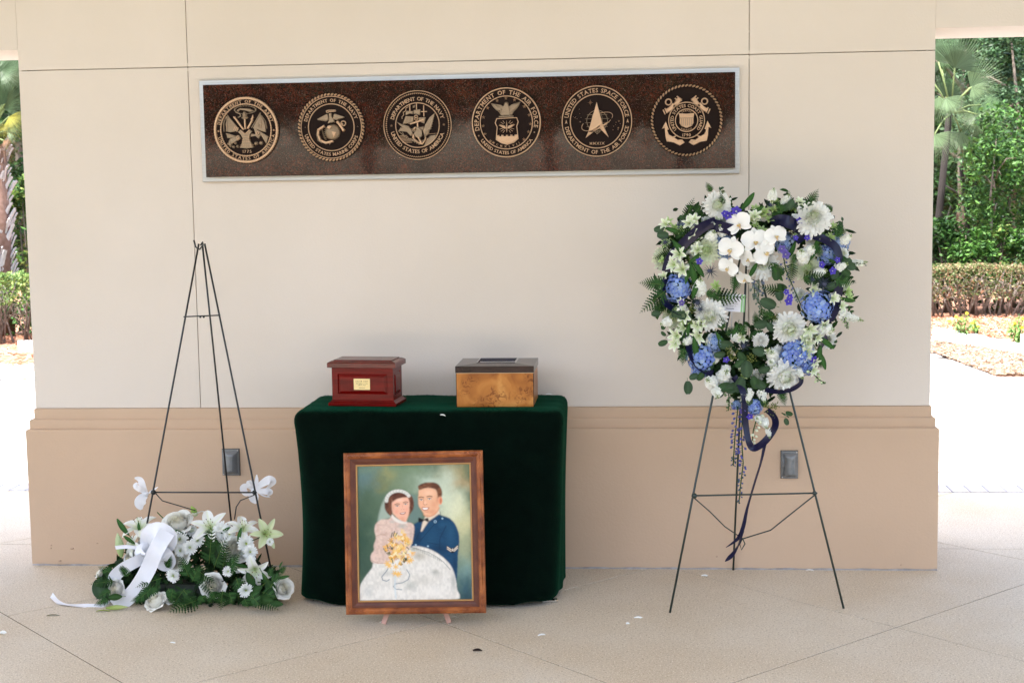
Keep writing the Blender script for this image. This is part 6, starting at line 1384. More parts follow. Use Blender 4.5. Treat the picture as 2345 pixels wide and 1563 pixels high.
b = MB(); p0 = PY(1676, 712, YW-.028); b.tube([tuple(p0), tuple(PY(1676, 735, YW-.02)), tuple(PY(1675, 760, YW))], .0013, 5); b.tube([tuple(p0), tuple(p0+Vector((-.006,0,.008)))], .001, 5); b.tube([tuple(p0), tuple(p0+Vector((.006,0,.008)))], .001, 5)
part('card_holder', b.mesh('card_holder', mat('clear_plastic', (.6,.62,.64), .15, spec=.8)), card)
# ================================================================== FLOOR BOUQUET
YB = -.50; fb = thing('floor_bouquet', 'low arrangement of white roses, lilies and mums with a big white satin bow', 'flower arrangement', (PZ(430, 1390).x, -.52, 0))
bcx = 430
def bdepth(py):       # flowers lower in the picture sit further forward
    return lerp(-.42, -.66, max(0, min(1, (py-1180)/200)))
base = MB(); 
c0_ = PY(430, 1330, -.50); base.box((c0_.x-.13, -.60, .0), (c0_.x+.13, -.44, .07), bev=.01); part('foam_tray', base.mesh('foam_tray', mat('dark_tray', (.012,.02,.012), .6), False), fb)
ub = MB()
for k in range(2100):
    a = U(0, PI); r_ = math.sqrt(random.random()); px = bcx+U(-195, 200)*1; 
    t = abs(px-bcx)/200.; top = lerp(1215, 1320, t**1.5); py = U(top, 1385-10*t); y = bdepth(py)+U(-.02,.08)+.04
    p_ = PY(px, py, y); 
    if p_.z < .004: p_.z = .004+U(0,.01)
    c = random.choice([DG, DG*1.4, DG*.8, MG*.6])*U(.6,1.3); V, F, C = leafdata(U(.025,.05), U(.010,.02), c, U(-.9,.1)); add_me(ub, V, F, C, frame(p_, Vector((U(-1,1), -.8, U(-.4,1))), U(0, 6.28)))
part('foliage_base', ub.mesh('floor_foliage', m_leaf), fb, kind='stuff')
def bd(px, py, k=.7): return Vector(((px-bcx)/200.*k+U(-.15,.15), -1, (1330-py)/150.*k+U(-.1,.15))).normalized()
ROS = [mk_rose() for _ in range(3)]; ROSt = mk_rose(1.0, np.array((.80,.79,.74)))
for px, py, r_, d in ((407,1198,37,(-.1,-.8,.9)),(402,1277,33,(0,-1,.3)),(538,1256,34,(.2,-1,.3)),(488,1341,31,(.1,-1,.1)),(358,1377,29,(-.4,-.6,.9)),(648,1347,26,(.6,-.8,.5)),(268,1347,25,(-.4,-1,.2)),(322,1262,28,(-.3,-1,.4)),(218,1344,16,(-1,-.5,.2)),(384,1372,16,(.5,-.5,1)),(515,1222,22,(.2,-1,.5)),(300,1278,20,(-.4,-.8,.2)),(228,1312,13,(-1,-.4,.8))):
    y = bdepth(py)-.035; p_ = PY(px, py, y); sc = r_*pxm(y)
    M = frame(p_-Vector(d).normalized()*sc*.1, Vector(d), U(0, 6), sc*1.12); part('rose', random.choice(ROS+[ROSt]), fb, M)
LIL = [mk_lily_petals(), mk_lily_petals(1.0, (.42,.55,.16), (.70,.77,.48), .5, .54), mk_lily_petals(1.0, (.55,.66,.32), (.92,.92,.86), .75, .58)]
for px, py, r_, d, kind in ((484,1212,46,(.0,-.75,.75),0),(322,1214,44,(-.1,-.35,1),2),(608,1222,38,(.45,-1,.35),1),(584,1300,40,(.2,-1,-.35),0),(556,1216,40,(.3,-.5,1),2),(310,1250,30,(-.7,-.6,.5),2),(448,1182,24,(-.2,.2,1),2)):
    y = bdepth(py)-.05; pp, stm = LIL[kind]; M = frame(PY(px, py, y), Vector(d), U(0, 1), r_*pxm(y)); o = part('lily', stm, fb, M)
    for q_ in pp: part('lily_petal', q_, o, M)
for px, py, ang, L_, r_, c, c2 in ((278,1274,95,.098,.0175,(.42,.55,.20),(.62,.70,.42)),(450,1180,115,.045,.012,(.22,.42,.05),(.45,.6,.15)),(243,1392,5,.09,.010,(.30,.40,.08),(.55,.62,.25)),(345,1250,140,.07,.013,(.62,.55,.38),(.7,.64,.5)),(700,1345,0,.0,.0,0,0)):
    if not L_: continue
    b = MB(); a = math.radians(ang); y = bdepth(py)-.04; p_ = PY(px, py, y); p_.z = max(p_.z, r_*.8); mk_bud(b, (0,0,0), (math.cos(a), -.1, math.sin(a)), L_, r_, c, c2); part('lily_bud', b.mesh('lily_bud', m_pet), fb, Matrix.Translation(p_))
DAI = [mk_daisy() for _ in range(3)]
for px, py, r_ in ((412,1234,22),(453,1237,18),(435,1253,20),(413,1260,17),(397,1317,18),(525,1222,17),(563,1244,22),(573,1263,19),(508,1214,24),(563,1350,20),(522,1307,14),(574,1282,14),(556,1232,15),(395,1235,14),(618,1240,10)):
    flower('button_mum', random.choice(DAI), fb, px, py, bdepth(py)-.07, r_, bd(px, py, .5))
for px, py, r_ in ((440,1214,16),(560,1262,20),(545,1300,14),(518,1246,13)): flower('chrysanthemum', MUMS[0], fb, px, py, bdepth(py)-.03, r_, bd(px, py, .6))
for px, py, ang, s, me in ((372,1322,200,.62,fernA),(366,1325,230,.62,fernC),(360,1320,170,.5,fernA),(455,1372,220,.85,fernA),(470,1360,260,.5,fernB),(510,1350,-80,.75,fernA),(500,1352,-110,.6,fernB),(525,1355,-60,.6,fernB),(479,1290,80,.95,fernA),(490,1300,60,.9,fernA),(510,1300,75,.7,fernA),(520,1310,50,.8,fernB),(433,1320,110,.7,fernB),(440,1330,60,.6,fernB),(260,1315,150,.5,fernB),(262,1330,185,.55,fernA),(255,1350,210,.45,fernB),(250,1372,200,.45,fernB),(575,1360,-35,.75,fernB),(585,1370,-20,.7,fernA),(560,1370,-60,.5,fernB),(620,1330,30,.5,fernB),(615,1320,60,.4,fernB),(395,1350,-80,.5,fernB),(385,1345,-60,.6,fernB),(420,1350,-40,.6,fernA),(470,1235,60,.45,fernB),(445,1300,-30,.7,fernA),(460,1310,-60,.7,fernA),(540,1320,-60,.7,fernA),(600,1355,-10,.6,fernB),(345,1350,220,.6,fernB),(330,1365,200,.4,fernB),(295,1320,120,.5,fernB),(425,1345,-120,.6,fernA),(555,1330,-100,.5,fernB),(610,1350,-60,.5,fernB),(350,1300,140,.5,fernB),(640,1310,40,.35,fernB),(380,1300,60,.5,fernB),(500,1265,95,.5,fernB)):
    y = bdepth(py)-.06; p_ = PY(px, py, y); a = math.radians(ang); dn = math.sin(a) < 0
    xx = Vector((math.cos(a), -.35 if dn else -.1, math.sin(a))); s *= 1.15
    if dn and p_.z+xx.normalized().z*.16*s < .004: xx = Vector((math.cos(a), -.9, -max(p_.z-.006, 0)/(.17*s))).normalized() if p_.z < .08 else xx
    part('fern_frond', me, fb, frameX(p_, xx, Vector((U(-.4,.4), -1, .5)), s))
for px, py, ang, me, s, nm in ((225,1325,-80,leafE,1.5,'eucalyptus_leaf'),(610,1325,-60,leafA,1.5,'broad_leaf'),(620,1345,-110,leafA,1.3,'broad_leaf'),(585,1370,-20,leafA,1.3,'broad_leaf'),(600,1340,-140,leafA,1.4,'broad_leaf'),(296,1225,125,leafL,.85,'long_leaf'),(322,1222,100,leafL,.5,'long_leaf'),(545,1240,75,leafL,.6,'long_leaf'),(425,1225,150,leafL,.5,'long_leaf'),(505,1222,40,leafL,.5,'long_leaf'),(310,1245,140,leafL,.6,'long_leaf'),(635,1325,20,leafL,.5,'long_leaf'),(565,1310,-60,leafA,1.2,'broad_leaf'),(640,1300,70,leafL,.3,'long_leaf'),(535,1290,-10,leafL,.6,'long_leaf'),(248,1330,200,leafA,.9,'broad_leaf'),(280,1365,190,leafA,1.0,'broad_leaf'),(620,1380,-10,leafA,.9,'broad_leaf'),(600,1310,-60,leafL,.8,'long_leaf')):
    y = bdepth(py)-.075; p_ = PY(px, py, y); p_.z = max(p_.z, .012); a = math.radians(ang); part(nm, me, fb, frameX(p_, Vector((math.cos(a), -.2, math.sin(a)*(1 if p_.z > .06 else .12))), Vector((U(-.3,.3), -1, .4)), s))
b = MB(); 
for P_ in ([(360,1172),(372,1184),(384,1196)],[(575,1238),(590,1232),(600,1226)],[(590,1332),(610,1331),(632,1333)]): b.tube([tuple(PY(x, y_, bdepth(y_)-.03)) for x, y_ in P_], .0022, 5, MG*1.5)
part('stem', b.mesh('bouquet_stems', m_leaf), fb)
# white satin bow
def wr_(P_, y0, dys=None): return [PY(x, y_, y0+(dys[i] if dys else 0)) for i, (x, y_) in enumerate(P_)]
bow = thing('satin_bow', 'large white satin ribbon bow trailing from the floor bouquet onto the floor', 'bow', PY(345, 1260, -.66))
BW_ = .052
for P_, w_, a_, dys in (
    ([(346,1264),(338,1246),(342,1226),(358,1216),(378,1222),(384,1238),(372,1254),(356,1264)], .072, .25, [0,-.02,-.05,-.06,-.05,-.04,-.02,.0]),
    ([(348,1264),(352,1244),(362,1232),(370,1240),(362,1254),(352,1264)], .060, -.3, [0,.0,-.02,-.03,-.01,.0]),
    ([(350,1264),(366,1262),(380,1272),(386,1286),(376,1292),(362,1284),(350,1268)], .056, .2, [0,-.03,-.045,-.03,-.02,-.01,0]),
    ([(346,1266),(330,1276),(320,1268),(328,1256),(346,1262)], .05, .4, [0,-.03,-.05,-.04,0]),
    ([(343,1268),(318,1282),(284,1300),(264,1318),(262,1340),(275,1358)], .050, .35, [-.02,-.05,-.06,-.05,-.04,-.02]),
    ([(384,1216),(368,1240),(354,1266),(342,1296),(326,1326),(308,1352),(288,1372),(262,1388)], .060, .12, [-.05,-.08,-.09,-.08,-.08,-.07,-.06,-.04]),
    ([(344,1262),(322,1256),(292,1251),(264,1253)], .016, .2, [0,-.03,-.04,-.04])):
    part('ribbon_loop' if len(P_) in (7, 8) and P_[0] != (384,1216) or P_[0] == (348,1264) or P_[0] == (346,1266) else 'ribbon_tail', ribbon(wr_(P_, -.60, dys), w_, across_view(a_), m_sat_w, 'white_ribbon', .0008), bow)
part('knot', ribbon([PY(352, 1254, -.645), PY(350, 1257, -.668), PY(349, 1264, -.674), PY(348, 1272, -.668), PY(347, 1276, -.645)], .034, across_view(0.0), m_sat_w, 'bow_knot'), bow)
fl = [PZ(x, y_, .004) for x, y_ in ((300,1362),(262,1376),(232,1386),(190,1385),(150,1383),(132,1378),(118,1370))]
fl[0].z = .05; fl[1].z = .02; fl[-2].z = .007; fl[-1].z = .020
part('ribbon_tail', ribbon(fl, .030, lambda t, tan: Vector((0, 1, .25+.3*math.sin(t*7))).normalized(), m_sat_w, 'white_floor_tail', .0008), bow)
# white bows on the left easel
def smallbow(cx, cy, y, petals_, lab):
    dx = 13 if cx > 500 else 2; cx += dx; petals_ = [([(x+dx, yy, dd) for x, yy, dd in P_], w_) for P_, w_ in petals_]
    c = PY(cx, cy, y); o = thing('tulle_bow', lab, 'bow', c, 'white bows tied to the empty easel')
    for P_, w_ in petals_: part('ribbon_loop', ribbon([PY(x, yy, y+dy_) for x, yy, dy_ in P_], (lambda t, w_=w_: w_*(.25+.75*math.sin(PI*min(1, t*1.05)))), across_view(.3), m_tul, 'tulle_loop', .0006), o)
    b = MB(); b.ball(tuple(c), (.012, .010, .012), 8, 6); part('knot', b.mesh('tulle_knot', m_tul), o)
smallbow(568, 1122, -.42, (([(568,1122,0),(552,1112,-.02),(544,1118,-.02),(552,1130,-.01),(568,1124,0)], .028),([(568,1122,0),(560,1105,-.02),(556,1108,-.03),(546,1120,-.02)], .025),([(568,1122,0),(585,1108,-.02),(603,1098,-.03),(612,1104,-.02),(596,1120,0)], .034),([(568,1122,0),(590,1124,-.02),(606,1126,-.01),(600,1136,0)], .026),([(568,1122,0),(574,1105,-.01),(575,1086,-.01)], .020),([(568,1122,0),(568,1138,-.02),(574,1152,-.02)], .040),([(572,1124,0),(590,1134,0),(606,1138,0)], .006)), 'white bow tied on the right leg of the empty easel')
smallbow(332, 1130, -.42, (([(334,1130,0),(325,1112,-.02),(318,1098,-.02),(306,1094,-.01)], .034),([(334,1130,0),(318,1120,-.02),(308,1112,0),(312,1104,.01)], .030),([(334,1130,0),(322,1142,-.02),(318,1155,-.02),(322,1166,-.01)], .046),([(334,1130,0),(326,1138,0),(310,1146,0)], .028),([(336,1130,0),(348,1122,0),(360,1114,0)], .010)), 'narrow white bow tied on the left leg of the empty easel')
# ================================================================== FALLEN PETALS
def fallen(px, py, L_, W_, ang, lab, nm='fallen_petal', cat='petal', c=WH*1.05, m_=m_pet, z=0.0, grp='petals fallen on the floor', b1=.6):
    b = MB(); V, F, C = petal(L_, W_, .25, -b1, .5, 6, None, c*.95, c, nv=2); b.add(V, F, None, C); me = b.mesh(nm, m_)
    o = part(nm, me, None, Matrix.Translation(PZ(px, py, z+.001)) @ RZ(math.radians(ang)) @ Matrix.Rotation(U(-.3,.3), 4, 'X')); o['label'] = lab; o['category'] = cat
    if grp: o['group'] = grp
fallen(1232,1455,.052,.012,35,'long curled white petal on the floor, right of the painting')
fallen(1452,1414,.048,.012,5,'white petal on the floor farthest left of the right easel')
fallen(1434,1428,.020,.014,30,'tiny white petal scrap just below a longer petal on the floor')
fallen(1606,1318,.040,.014,10,'white petal lying across the floor joint under the wreath')
fallen(1846,1305,.052,.010,5,'thin white petal lying against the plinth under the wreath')
fallen(389,1470,.032,.009,-15,'thin white petal alone on the floor below the bouquet')
fallen(870,1424,.026,.014,-30,'white petal scrap beside the left foot of the display easel')
fallen(1034,1412,.030,.006,20,'sliver of white petal behind the right foot of the display easel')
fallen(-2,1450,.030,.028,10,'pale petal at the left edge of the floor')
fallen(1250,903,.040,.010,20,'curled white petal lying on the back right of the velvet', z=.7455, grp=None)
fallen(1008,950,.022,.010,0,'small white scrap on the front edge of the velvet', z=.744, grp=None)
fallen(1083,1489,.034,.020,0,'dark brown dry leaf on the floor below the painting','fallen_leaf','leaf',np.array((.02,.012,.01)),m_leaf,b1=.2)
fallen(106,1409,.055,.010,5,'slim green leaf on the floor left of the ribbon tail','fallen_leaf','leaf',MG*.8,m_leaf,b1=.2)
fallen(220,1399,.062,.014,8,'yellow green fallen lily bud leaf under the white ribbon','fallen_leaf','leaf',np.array((.38,.45,.10)),m_leaf,b1=.3)
# ================================================================== GARDEN BEHIND
m_fol = mat('tree_leaf', (1,1,1), .5, attr=True, trans=.25, spec=.25)
m_bark = mat('bark', (.10,.075,.055), .9, c2=(.19,.16,.13), scale=9, bump=.8, stretch=(1,1,.3))
def leafcloud(b, centers, n_, spread, size, cols, asp=.45, up_=.5):
    for k in range(n_):
        c = random.choice(centers); s = c[3] if len(c) > 3 else spread
        d = Vector((random.gauss(0,1), random.gauss(0,1), random.gauss(0,.8))); p_ = Vector(c[:3])+d*s*.55; L_ = size*U(.6,1.4); col = np.array(random.choice(cols))*U(.7,1.3)
        nrm = (Vector((U(-1,1), U(-1,1), U(-.2,1)+up_))).normalized(); a = U(0, 6.28); M = frame(p_, nrm, a)
        b.add([(0,0,0),(L_*.5,-L_*asp*.5,-L_*.06),(L_,0,-L_*.15),(L_*.5,L_*asp*.5,-L_*.06)], [(0,1,2),(0,2,3)], M, col)
def clumps(c, r, n_, rr): 
    out = []
    for k in range(n_):
        d = Vector((random.gauss(0,1), random.gauss(0,1), random.gauss(0,1))).normalized()*U(.45, 1.0)**.5
        out.append((c[0]+d.x*r[0], c[1]+d.y*r[1], c[2]+d.z*r[2], rr*U(.6,1.3)))
    return out
GR = [(.018,.055,.013),(.028,.080,.018),(.04,.105,.022),(.012,.036,.010),(.065,.14,.035)]; GD = [(.018,.045,.015),(.026,.065,.02),(.035,.085,.025)]; GB = [(.045,.125,.024),(.07,.17,.03),(.10,.21,.045),(.03,.085,.02)]; GY = [(.14,.22,.05),(.20,.26,.07),(.10,.18,.05)]
def tree(lab, x, y, h, r, n_, cols, size=.075, trunk=.07, cz=None, group='trees and shrubs behind the hedge', nm='broadleaf_tree', ncl=60, rr=.22):
    t = thing(nm, lab, 'tree' if trunk > .04 else 'shrub', (x, y, 0), group)
    b = MB(); P0 = Vector((x, y, 0)); bend = Vector((U(-.25,.25), U(-.1,.1), 0)); top = Vector((x, y, h*.85))+bend
    pts_ = [P0, P0.lerp(top, .33)+bend*.5, P0.lerp(top, .66)-bend*.3, top]; b.tube(pts_, [trunk, trunk*.8, trunk*.55, trunk*.2], 7)
    for k in range(7):
        s = U(.25, .85); q_ = P0.lerp(top, s)+bend*.3; e = q_+Vector((U(-1,1)*r*.8, U(-1,1)*r*.5, U(.1,.6)*r)); b.tube([q_, q_.lerp(e, .5)+Vector((0,0,.08)), e], [trunk*.4, trunk*.25, trunk*.08], 5)
    part('trunk', b.mesh('tree_trunk', m_bark), t)
    b = MB(); cz = cz if cz is not None else h*.6; cs = clumps((x, y, cz), (r, r*.7, h-cz), ncl, rr); leafcloud(b, cs, n_, rr, size, cols)
    part('crown', b.mesh('tree_crown', m_fol, False), t)
def gx(px, y, py=420): return PY(px, py, y).x
# right side, seen through the opening
D1, D2, D3 = 12.6, 14.5, 17.5
tree('tall bluish green broadleaf tree filling the right edge behind the hedge', gx(2345, D2), D2, 4.1, .95, 13000, [(.03,.075,.032),(.045,.10,.04),(.07,.14,.06),(.018,.045,.018),(.10,.18,.09)], .075, .06, 2.6)
tree('bright green leafy tree low beside the palm fronds on the right', gx(2330, D1), D1, 2.5, .55, 7000, GB, .07, .04, 1.55, ncl=45)
tree('dark tree behind the fan palm on the right', gx(2190, D3), D3, 4.4, 1.1, 9000, GD, .10, .09, 2.6)
tree('dark green tree behind the bright leafy tree on the right', gx(2420, D3), D3+.6, 4.6, 1.2, 9000, GR, .10, .09, 2.4)
def shrub(lab, px, y, h, r, n_, cols, size=.06): 
    x = gx(px, y); t = thing('shrub', lab, 'shrub', (x, y, 0), 'trees and shrubs behind the hedge'); b = MB()
    for k in range(9): e = Vector((x+U(-1,1)*r*.8, y+U(-1,1)*r*.4, h*U(.5,.95))); b.tube([(x+U(-.05,.05), y, 0), tuple(Vector((x, y, 0)).lerp(e, .5)+Vector((U(-.05,.05),0,.03))), tuple(e)], [.014,.010,.004], 4)
    part('stems', b.mesh('shrub_stems', m_bark), t); b = MB(); cs = clumps((x, y, h*.62), (r, r*.6, h*.38), 28, .12); leafcloud(b, cs, n_, .12, size, cols, .5); part('foliage', b.mesh('shrub_foliage', m_fol, False), t)
tree('slim leafy tree partly covering the fan palm fronds', gx(2262, 11.9), 11.9, 2.45, .28, 2200, GB+GR, .06, .025, 1.75, ncl=22, rr=.16)
shrub('dark rounded shrub against the right corner of the wall', 2172, 11.9, 1.18, .24, 2600, GR)
shrub('bright yellow green shrub under the dark trunks', 2235, 11.7, 1.02, .26, 2600, GB)
shrub('bright green shrub right of the yellow green one', 2298, 11.8, 1.08, .26, 2600, GB+GY)
shrub('low mixed green shrub at the right frame edge', 2362, 11.7, 1.15, .26, 2600, GR+GB)
# bare curved stems
bt = thing('thin_dark_tree', 'pair of dark curved bare trunks between the shrubs and palm fronds', 'tree', (gx(2222, 12.9), 12.9, 0)); 
for P_, r_ in (([(2226,640),(2224,560),(2214,480),(2205,420),(2200,380)], .045),([(2228,640),(2232,540),(2240,460),(2236,410),(2246,360)], .035),([(2214,480),(2190,440),(2165,425)], .015),([(2150,600),(2162,520),(2178,470)], .012),([(2262,600),(2258,500),(2246,450)], .012)):
    b = MB(); b.tube([tuple(PY(x, y_, 12.9)) for x, y_ in P_], [r_*(1-.12*i) for i in range(len(P_))], 7); part('trunk' if r_ > .03 else 'branch', b.mesh('dark_stem', mat('dark_bark', (.014,.010,.008), .9, bump=.5)), bt)
# fan palm fronds
m_palm = mat('palm_leaf', (1,1,1), .5, attr=True, trans=.2, spec=.3)
def fan(R, n_=30, spread=2.6, c=(.06,.10,.048), fold=.35, droop=.35, split=.45):
    b = MB(); c = np.array(c)
    for k in range(n_):
        a = -spread/2+spread*k/(n_-1); L_ = R*(1-.18*abs(a/spread*2)**2)*U(.92,1.04); w_ = 2*math.pi*R*split*(spread/(2*PI))/n_*1.05; dr = droop*U(.6,1.4); cc = c*U(.75,1.35)
        V = []; n0 = 6
        for i in range(n0+1):
            u = i/n0; r = L_*u; z = -dr*R*max(0, u-.45)**2*2; ww = w_*.5*(u/split if u < split else max(.03, 1-(u-split)/(1-split)*.97)); rid = ww*fold
            V += [(r, -ww, z-rid), (r, 0, z+rid), (r, ww, z-rid)]
        F = [(3*i+j, 3*i+j+1, 3*(i+1)+j+1, 3*(i+1)+j) for i in range(n0) for j in range(2)]
        C = np.array([cc*(1.0 if i < 5 else 1.15)*(1.25 if j == 1 else 1) for i in range(n0+1) for j in range(3)]); b.add(V, F, RZ(a), C)
    return b.mesh('fan_frond', m_palm, False)
FANS = [fan(1.0), fan(1.0, 26, 2.2, (.10,.15,.075), .4, .6, .35), fan(1.0, 34, 3.4, (.055,.10,.04), .35, .5, .5)]
pc = PY(2178, 260, 12.3); pm = thing('fan_palm', 'grey green fan palm with split fronds left in the right opening', 'palm', (pc.x-.1, 12.3, 0), None)
b = MB(); b.tube([(pc.x-.15, 12.35, 0), (pc.x-.13, 12.35, 1.0), (pc.x-.02, 12.3, pc.z)], [.05,.045,.04], 8); part('trunk', b.mesh('palm_trunk', mat('dark_bark', (.014,.010,.008), .9, bump=.5)), pm)
def frond(par, px, py, ang, R, y, me, roll=0, hub=None, toward=-.35):
    p_ = PY(px, py, y); a = math.radians(ang); x = Vector((math.cos(a), toward, math.sin(a))); sc = R*pxm(y)
    o = part('frond', me, par, frameX(p_, x, Vector((math.sin(roll), -1, math.cos(roll)*.5)), sc))
    if hub is not None: b = MB(); b.tube([tuple(hub), tuple(hub.lerp(p_, .5)+Vector((0,0,.04))), tuple(p_)], .010, 5, (.2,.26,.1)); part('stalk', b.mesh('frond_stalk', m_palm), o)
for px, py, ang, R, k_, dy in ((2149,142,70,72,0,0),(2187,156,62,84,0,-.2),(2222,200,38,80,1,-.1),(2225,200,-38,62,1,-.3),(2166,222,75,58,0,.1),(2166,224,-48,74,1,-.4),(2150,222,-95,62,1,-.3),(2236,262,-118,60,1,-.2),(2238,262,-38,86,1,-.1),(2232,268,10,60,2,.3),(2140,308,-50,70,1,-.5),(2200,300,-100,90,1,.4),(2130,180,120,60,0,0),(2150,130,20,60,2,.2),(2255,240,-10,50,2,.4)):
    frond(pm, px, py, ang, R, 12.3+dy, FANS[k_], U(-.5,.5), pc)
pb2 = thing('fan_palm', 'part of a fan palm with thin fronds at the far right frame edge', 'palm', (gx(2375, 12.0), 12.0, 0)); hb = PY(2378, 560, 12.0)
b = MB(); b.tube([(hb.x, 12, 0), tuple(hb)], .05, 7); part('trunk', b.mesh('small_palm_trunk', m_bark), pb2)
for ang, R in ((150,48),(185,50),(215,44),(100,50),(60,50),(20,48)): frond(pb2, 2375, 562, ang, R, 12.0, FANS[1], 0, hb)
# hedges
def hedge(lab, x0, x1, y, depth, h, cols, size, nl, tw=.45, leafz=.42):
    t = thing('clipped_hedge', lab, 'hedge', ((x0+x1)/2, y, 0)); b = MB(); x = x0+.05
    while x < x1:
        for k in range(3):
            a = Vector((x+U(-.04,.04), y+U(-.3,.3)*depth, 0)); e = a+Vector((U(-.28,.28), U(-.15,.15), h*U(.65,.92))); m_ = a.lerp(e, .5)+Vector((U(-.05,.05), U(-.04,.04), 0)); b.tube([a, m_, e], [.013*U(.6,1.3), .009, .004], 5)
            for q_ in range(3): s = a.lerp(e, U(.3,.8)); f_ = s+Vector((U(-.22,.22), U(-.15,.15), U(.02,.25))); b.tube([s, f_], [.006,.0025], 4)
        x += U(.06, .13)
    part('branches', b.mesh('hedge_branches', mat('grey_twig', (.13,.10,.08), .9, c2=(.26,.22,.19), scale=14)), t, kind='stuff')
    b = MB()
    for k in range(nl):
        xx = U(x0, x1); u = random.random(); zz = h*(leafz+(1-leafz)*(1-u**1.8)); edge = random.random()
        yy = y-depth*.5+abs(random.gauss(0, .07)) if edge < .6 else y+U(-.5,.5)*depth
        if edge > .8: zz = h-abs(random.gauss(0, .025))
        zz += .012*math.sin(xx*6)+.01*math.sin(xx*17); L_ = size*U(.6,1.4); c = np.array(random.choice(cols))*U(.75,1.25)*(1.0)
        M = frame((xx, yy, min(zz, h+.03)), Vector((U(-1,1), U(-1,.6), U(-.1,1.2))), U(0, 6.28)); b.add([(0,0,0),(L_*.5,-L_*.26,-L_*.05),(L_,0,-L_*.12),(L_*.5,L_*.26,-L_*.05)], [(0,1,2),(0,2,3)], M, c)
    part('foliage', b.mesh('hedge_foliage', m_fol, False), t, kind='stuff')
hyR = PZ(2250, 733).y; hzR = PY(2250, 609, hyR).z; hyL = PZ(20, 792).y; hzL = PY(20, 633, hyL).z
hedge('clipped hedge with reddish tips and bare grey stems behind the right opening', .9, 6.4, hyR+.35, .7, hzR, [(.13,.16,.06),(.19,.19,.08),(.10,.145,.045),(.27,.13,.07),(.24,.20,.11),(.07,.11,.03),(.30,.24,.15)], .034, 17000, leafz=.40)
hedge('greener clipped hedge on bare stems behind the left opening', -7.6, -2.6, hyL+.3, .6, hzL, [(.16,.26,.07),(.24,.33,.09),(.11,.20,.05),(.30,.36,.12),(.08,.15,.04)], .040, 15000, leafz=.58)
# low greenery seen between the hedge stems
for lab_, x0_, x1_, yy_, hh_ in (('low bright green ground plants seen between the hedge stems on the right', .9, 7, hyR+1.0, .42), ('low green ground plants seen between the hedge stems on the left', -8, -2.6, hyL+1.0, .42)):
    b = MB(); leafcloud(b, [(U(x0_, x1_), yy_+U(-.2,.3), U(.05, hh_), .14) for _ in range(160)], 9000, .14, .055, GB+GR); o = part('ground_cover', b.mesh('ground_cover', m_fol, False), None, kind='stuff'); o['label'] = lab_; o['category'] = 'ground cover'
# yellow flowering plants
def fplant(px, py, hpx, lab, seed):
    p_ = PZ(px, py); y = p_.y; H_ = hpx*pxm(y); t = thing('flowering_plant', lab, 'plant', (p_.x, y, 0), 'small yellow flowered plants in the bed'); b = MB(); lf = MB(); fl_ = MB()
    for k in range(9):
        a = U(0, 6.28); e = p_+Vector((math.cos(a)*H_*U(.1,.55), math.sin(a)*H_*.3, H_*U(.5,1))); b.tube([tuple(p_), tuple(p_.lerp(e, .5)+Vector((0,0,.02))), tuple(e)], [.005,.004,.002], 4, MG*2)
        for q_ in range(16):
            s = U(.15, 1); c = p_.lerp(e, s); L_ = H_*U(.18,.30); V, F, C = petal(L_, L_*.28, .3, -1.0, .3, 4, None, np.array((.10,.22,.05)), np.array((.22,.36,.10)), nv=1); lf.add(V, F, Matrix.Translation(c) @ RZ(U(0,6.28)), C)
        if k % 2 == 0:
            for q_ in range(8): V, F, C = petal(H_*.07, H_*.035, .2, -.2, .2, 2, None, (.7,.35,.02), (.85,.62,.05), nv=1); fl_.add(V, F, Matrix.Translation(e) @ Matrix.Rotation(1.0, 4, 'X') @ RZ(q_*.785), C)
    part('stems', b.mesh('plant_stems', m_leaf), t); part('leaves', lf.mesh('plant_leaves', m_fol), t); part('flowers', fl_.mesh('plant_flowers', m_pet), t)
fplant(2204, 772, 62, 'small green plant with yellow flowers close to the right wall corner', 1); fplant(2238, 769, 36, 'shortest yellow flowered plant, just right of the taller one', 2); fplant(2330, 790, 70, 'yellow flowered plant beside the white marker at the right edge', 3)
# markers
m_sign = mat('white_sign', (.80,.80,.80), .5)
def marker(px0, py0, px1, py1, lab, txt=None, foot=None):
    y = PZ((px0+px1)/2, foot).y; a, c = PY(px0, py1, y), PY(px1, py0, y); t = thing('plant_marker', lab, 'sign', (c.x, y, 0), 'white markers in the planting bed')
    b = MB(); b.box((a.x, y-.004, a.z), (c.x, y+.004, c.z), bev=.001); part('plate', b.mesh('marker_plate', m_sign, False), t)
    b = MB(); b.box(((a.x+c.x)/2-.008, y+.0045, 0), ((a.x+c.x)/2+.008, y+.012, c.z-.01)); part('stake', b.mesh('marker_stake', mat('dark_stake', (.04,.04,.04), .6), False), t)
    if txt: b = MB(); h_ = (c.z-a.z)*.30; letter(b, txt, h_, Matrix.Translation((a.x+(c.x-a.x)*.30, y-.0045, a.z+(c.z-a.z)*.28)) @ Matrix.Rotation(PI/2, 4, 'X'), .001); part('lettering', b.mesh('marker_lettering', mat('sign_grey', (.12,.12,.14), .6), False), t)
marker(42, 779, 118, 806, 'white marker plate with a letter N at the left wall corner', 'N', 832); marker(2337, 764, 2400, 791, 'white marker plate cut by the right frame edge', None, 806)
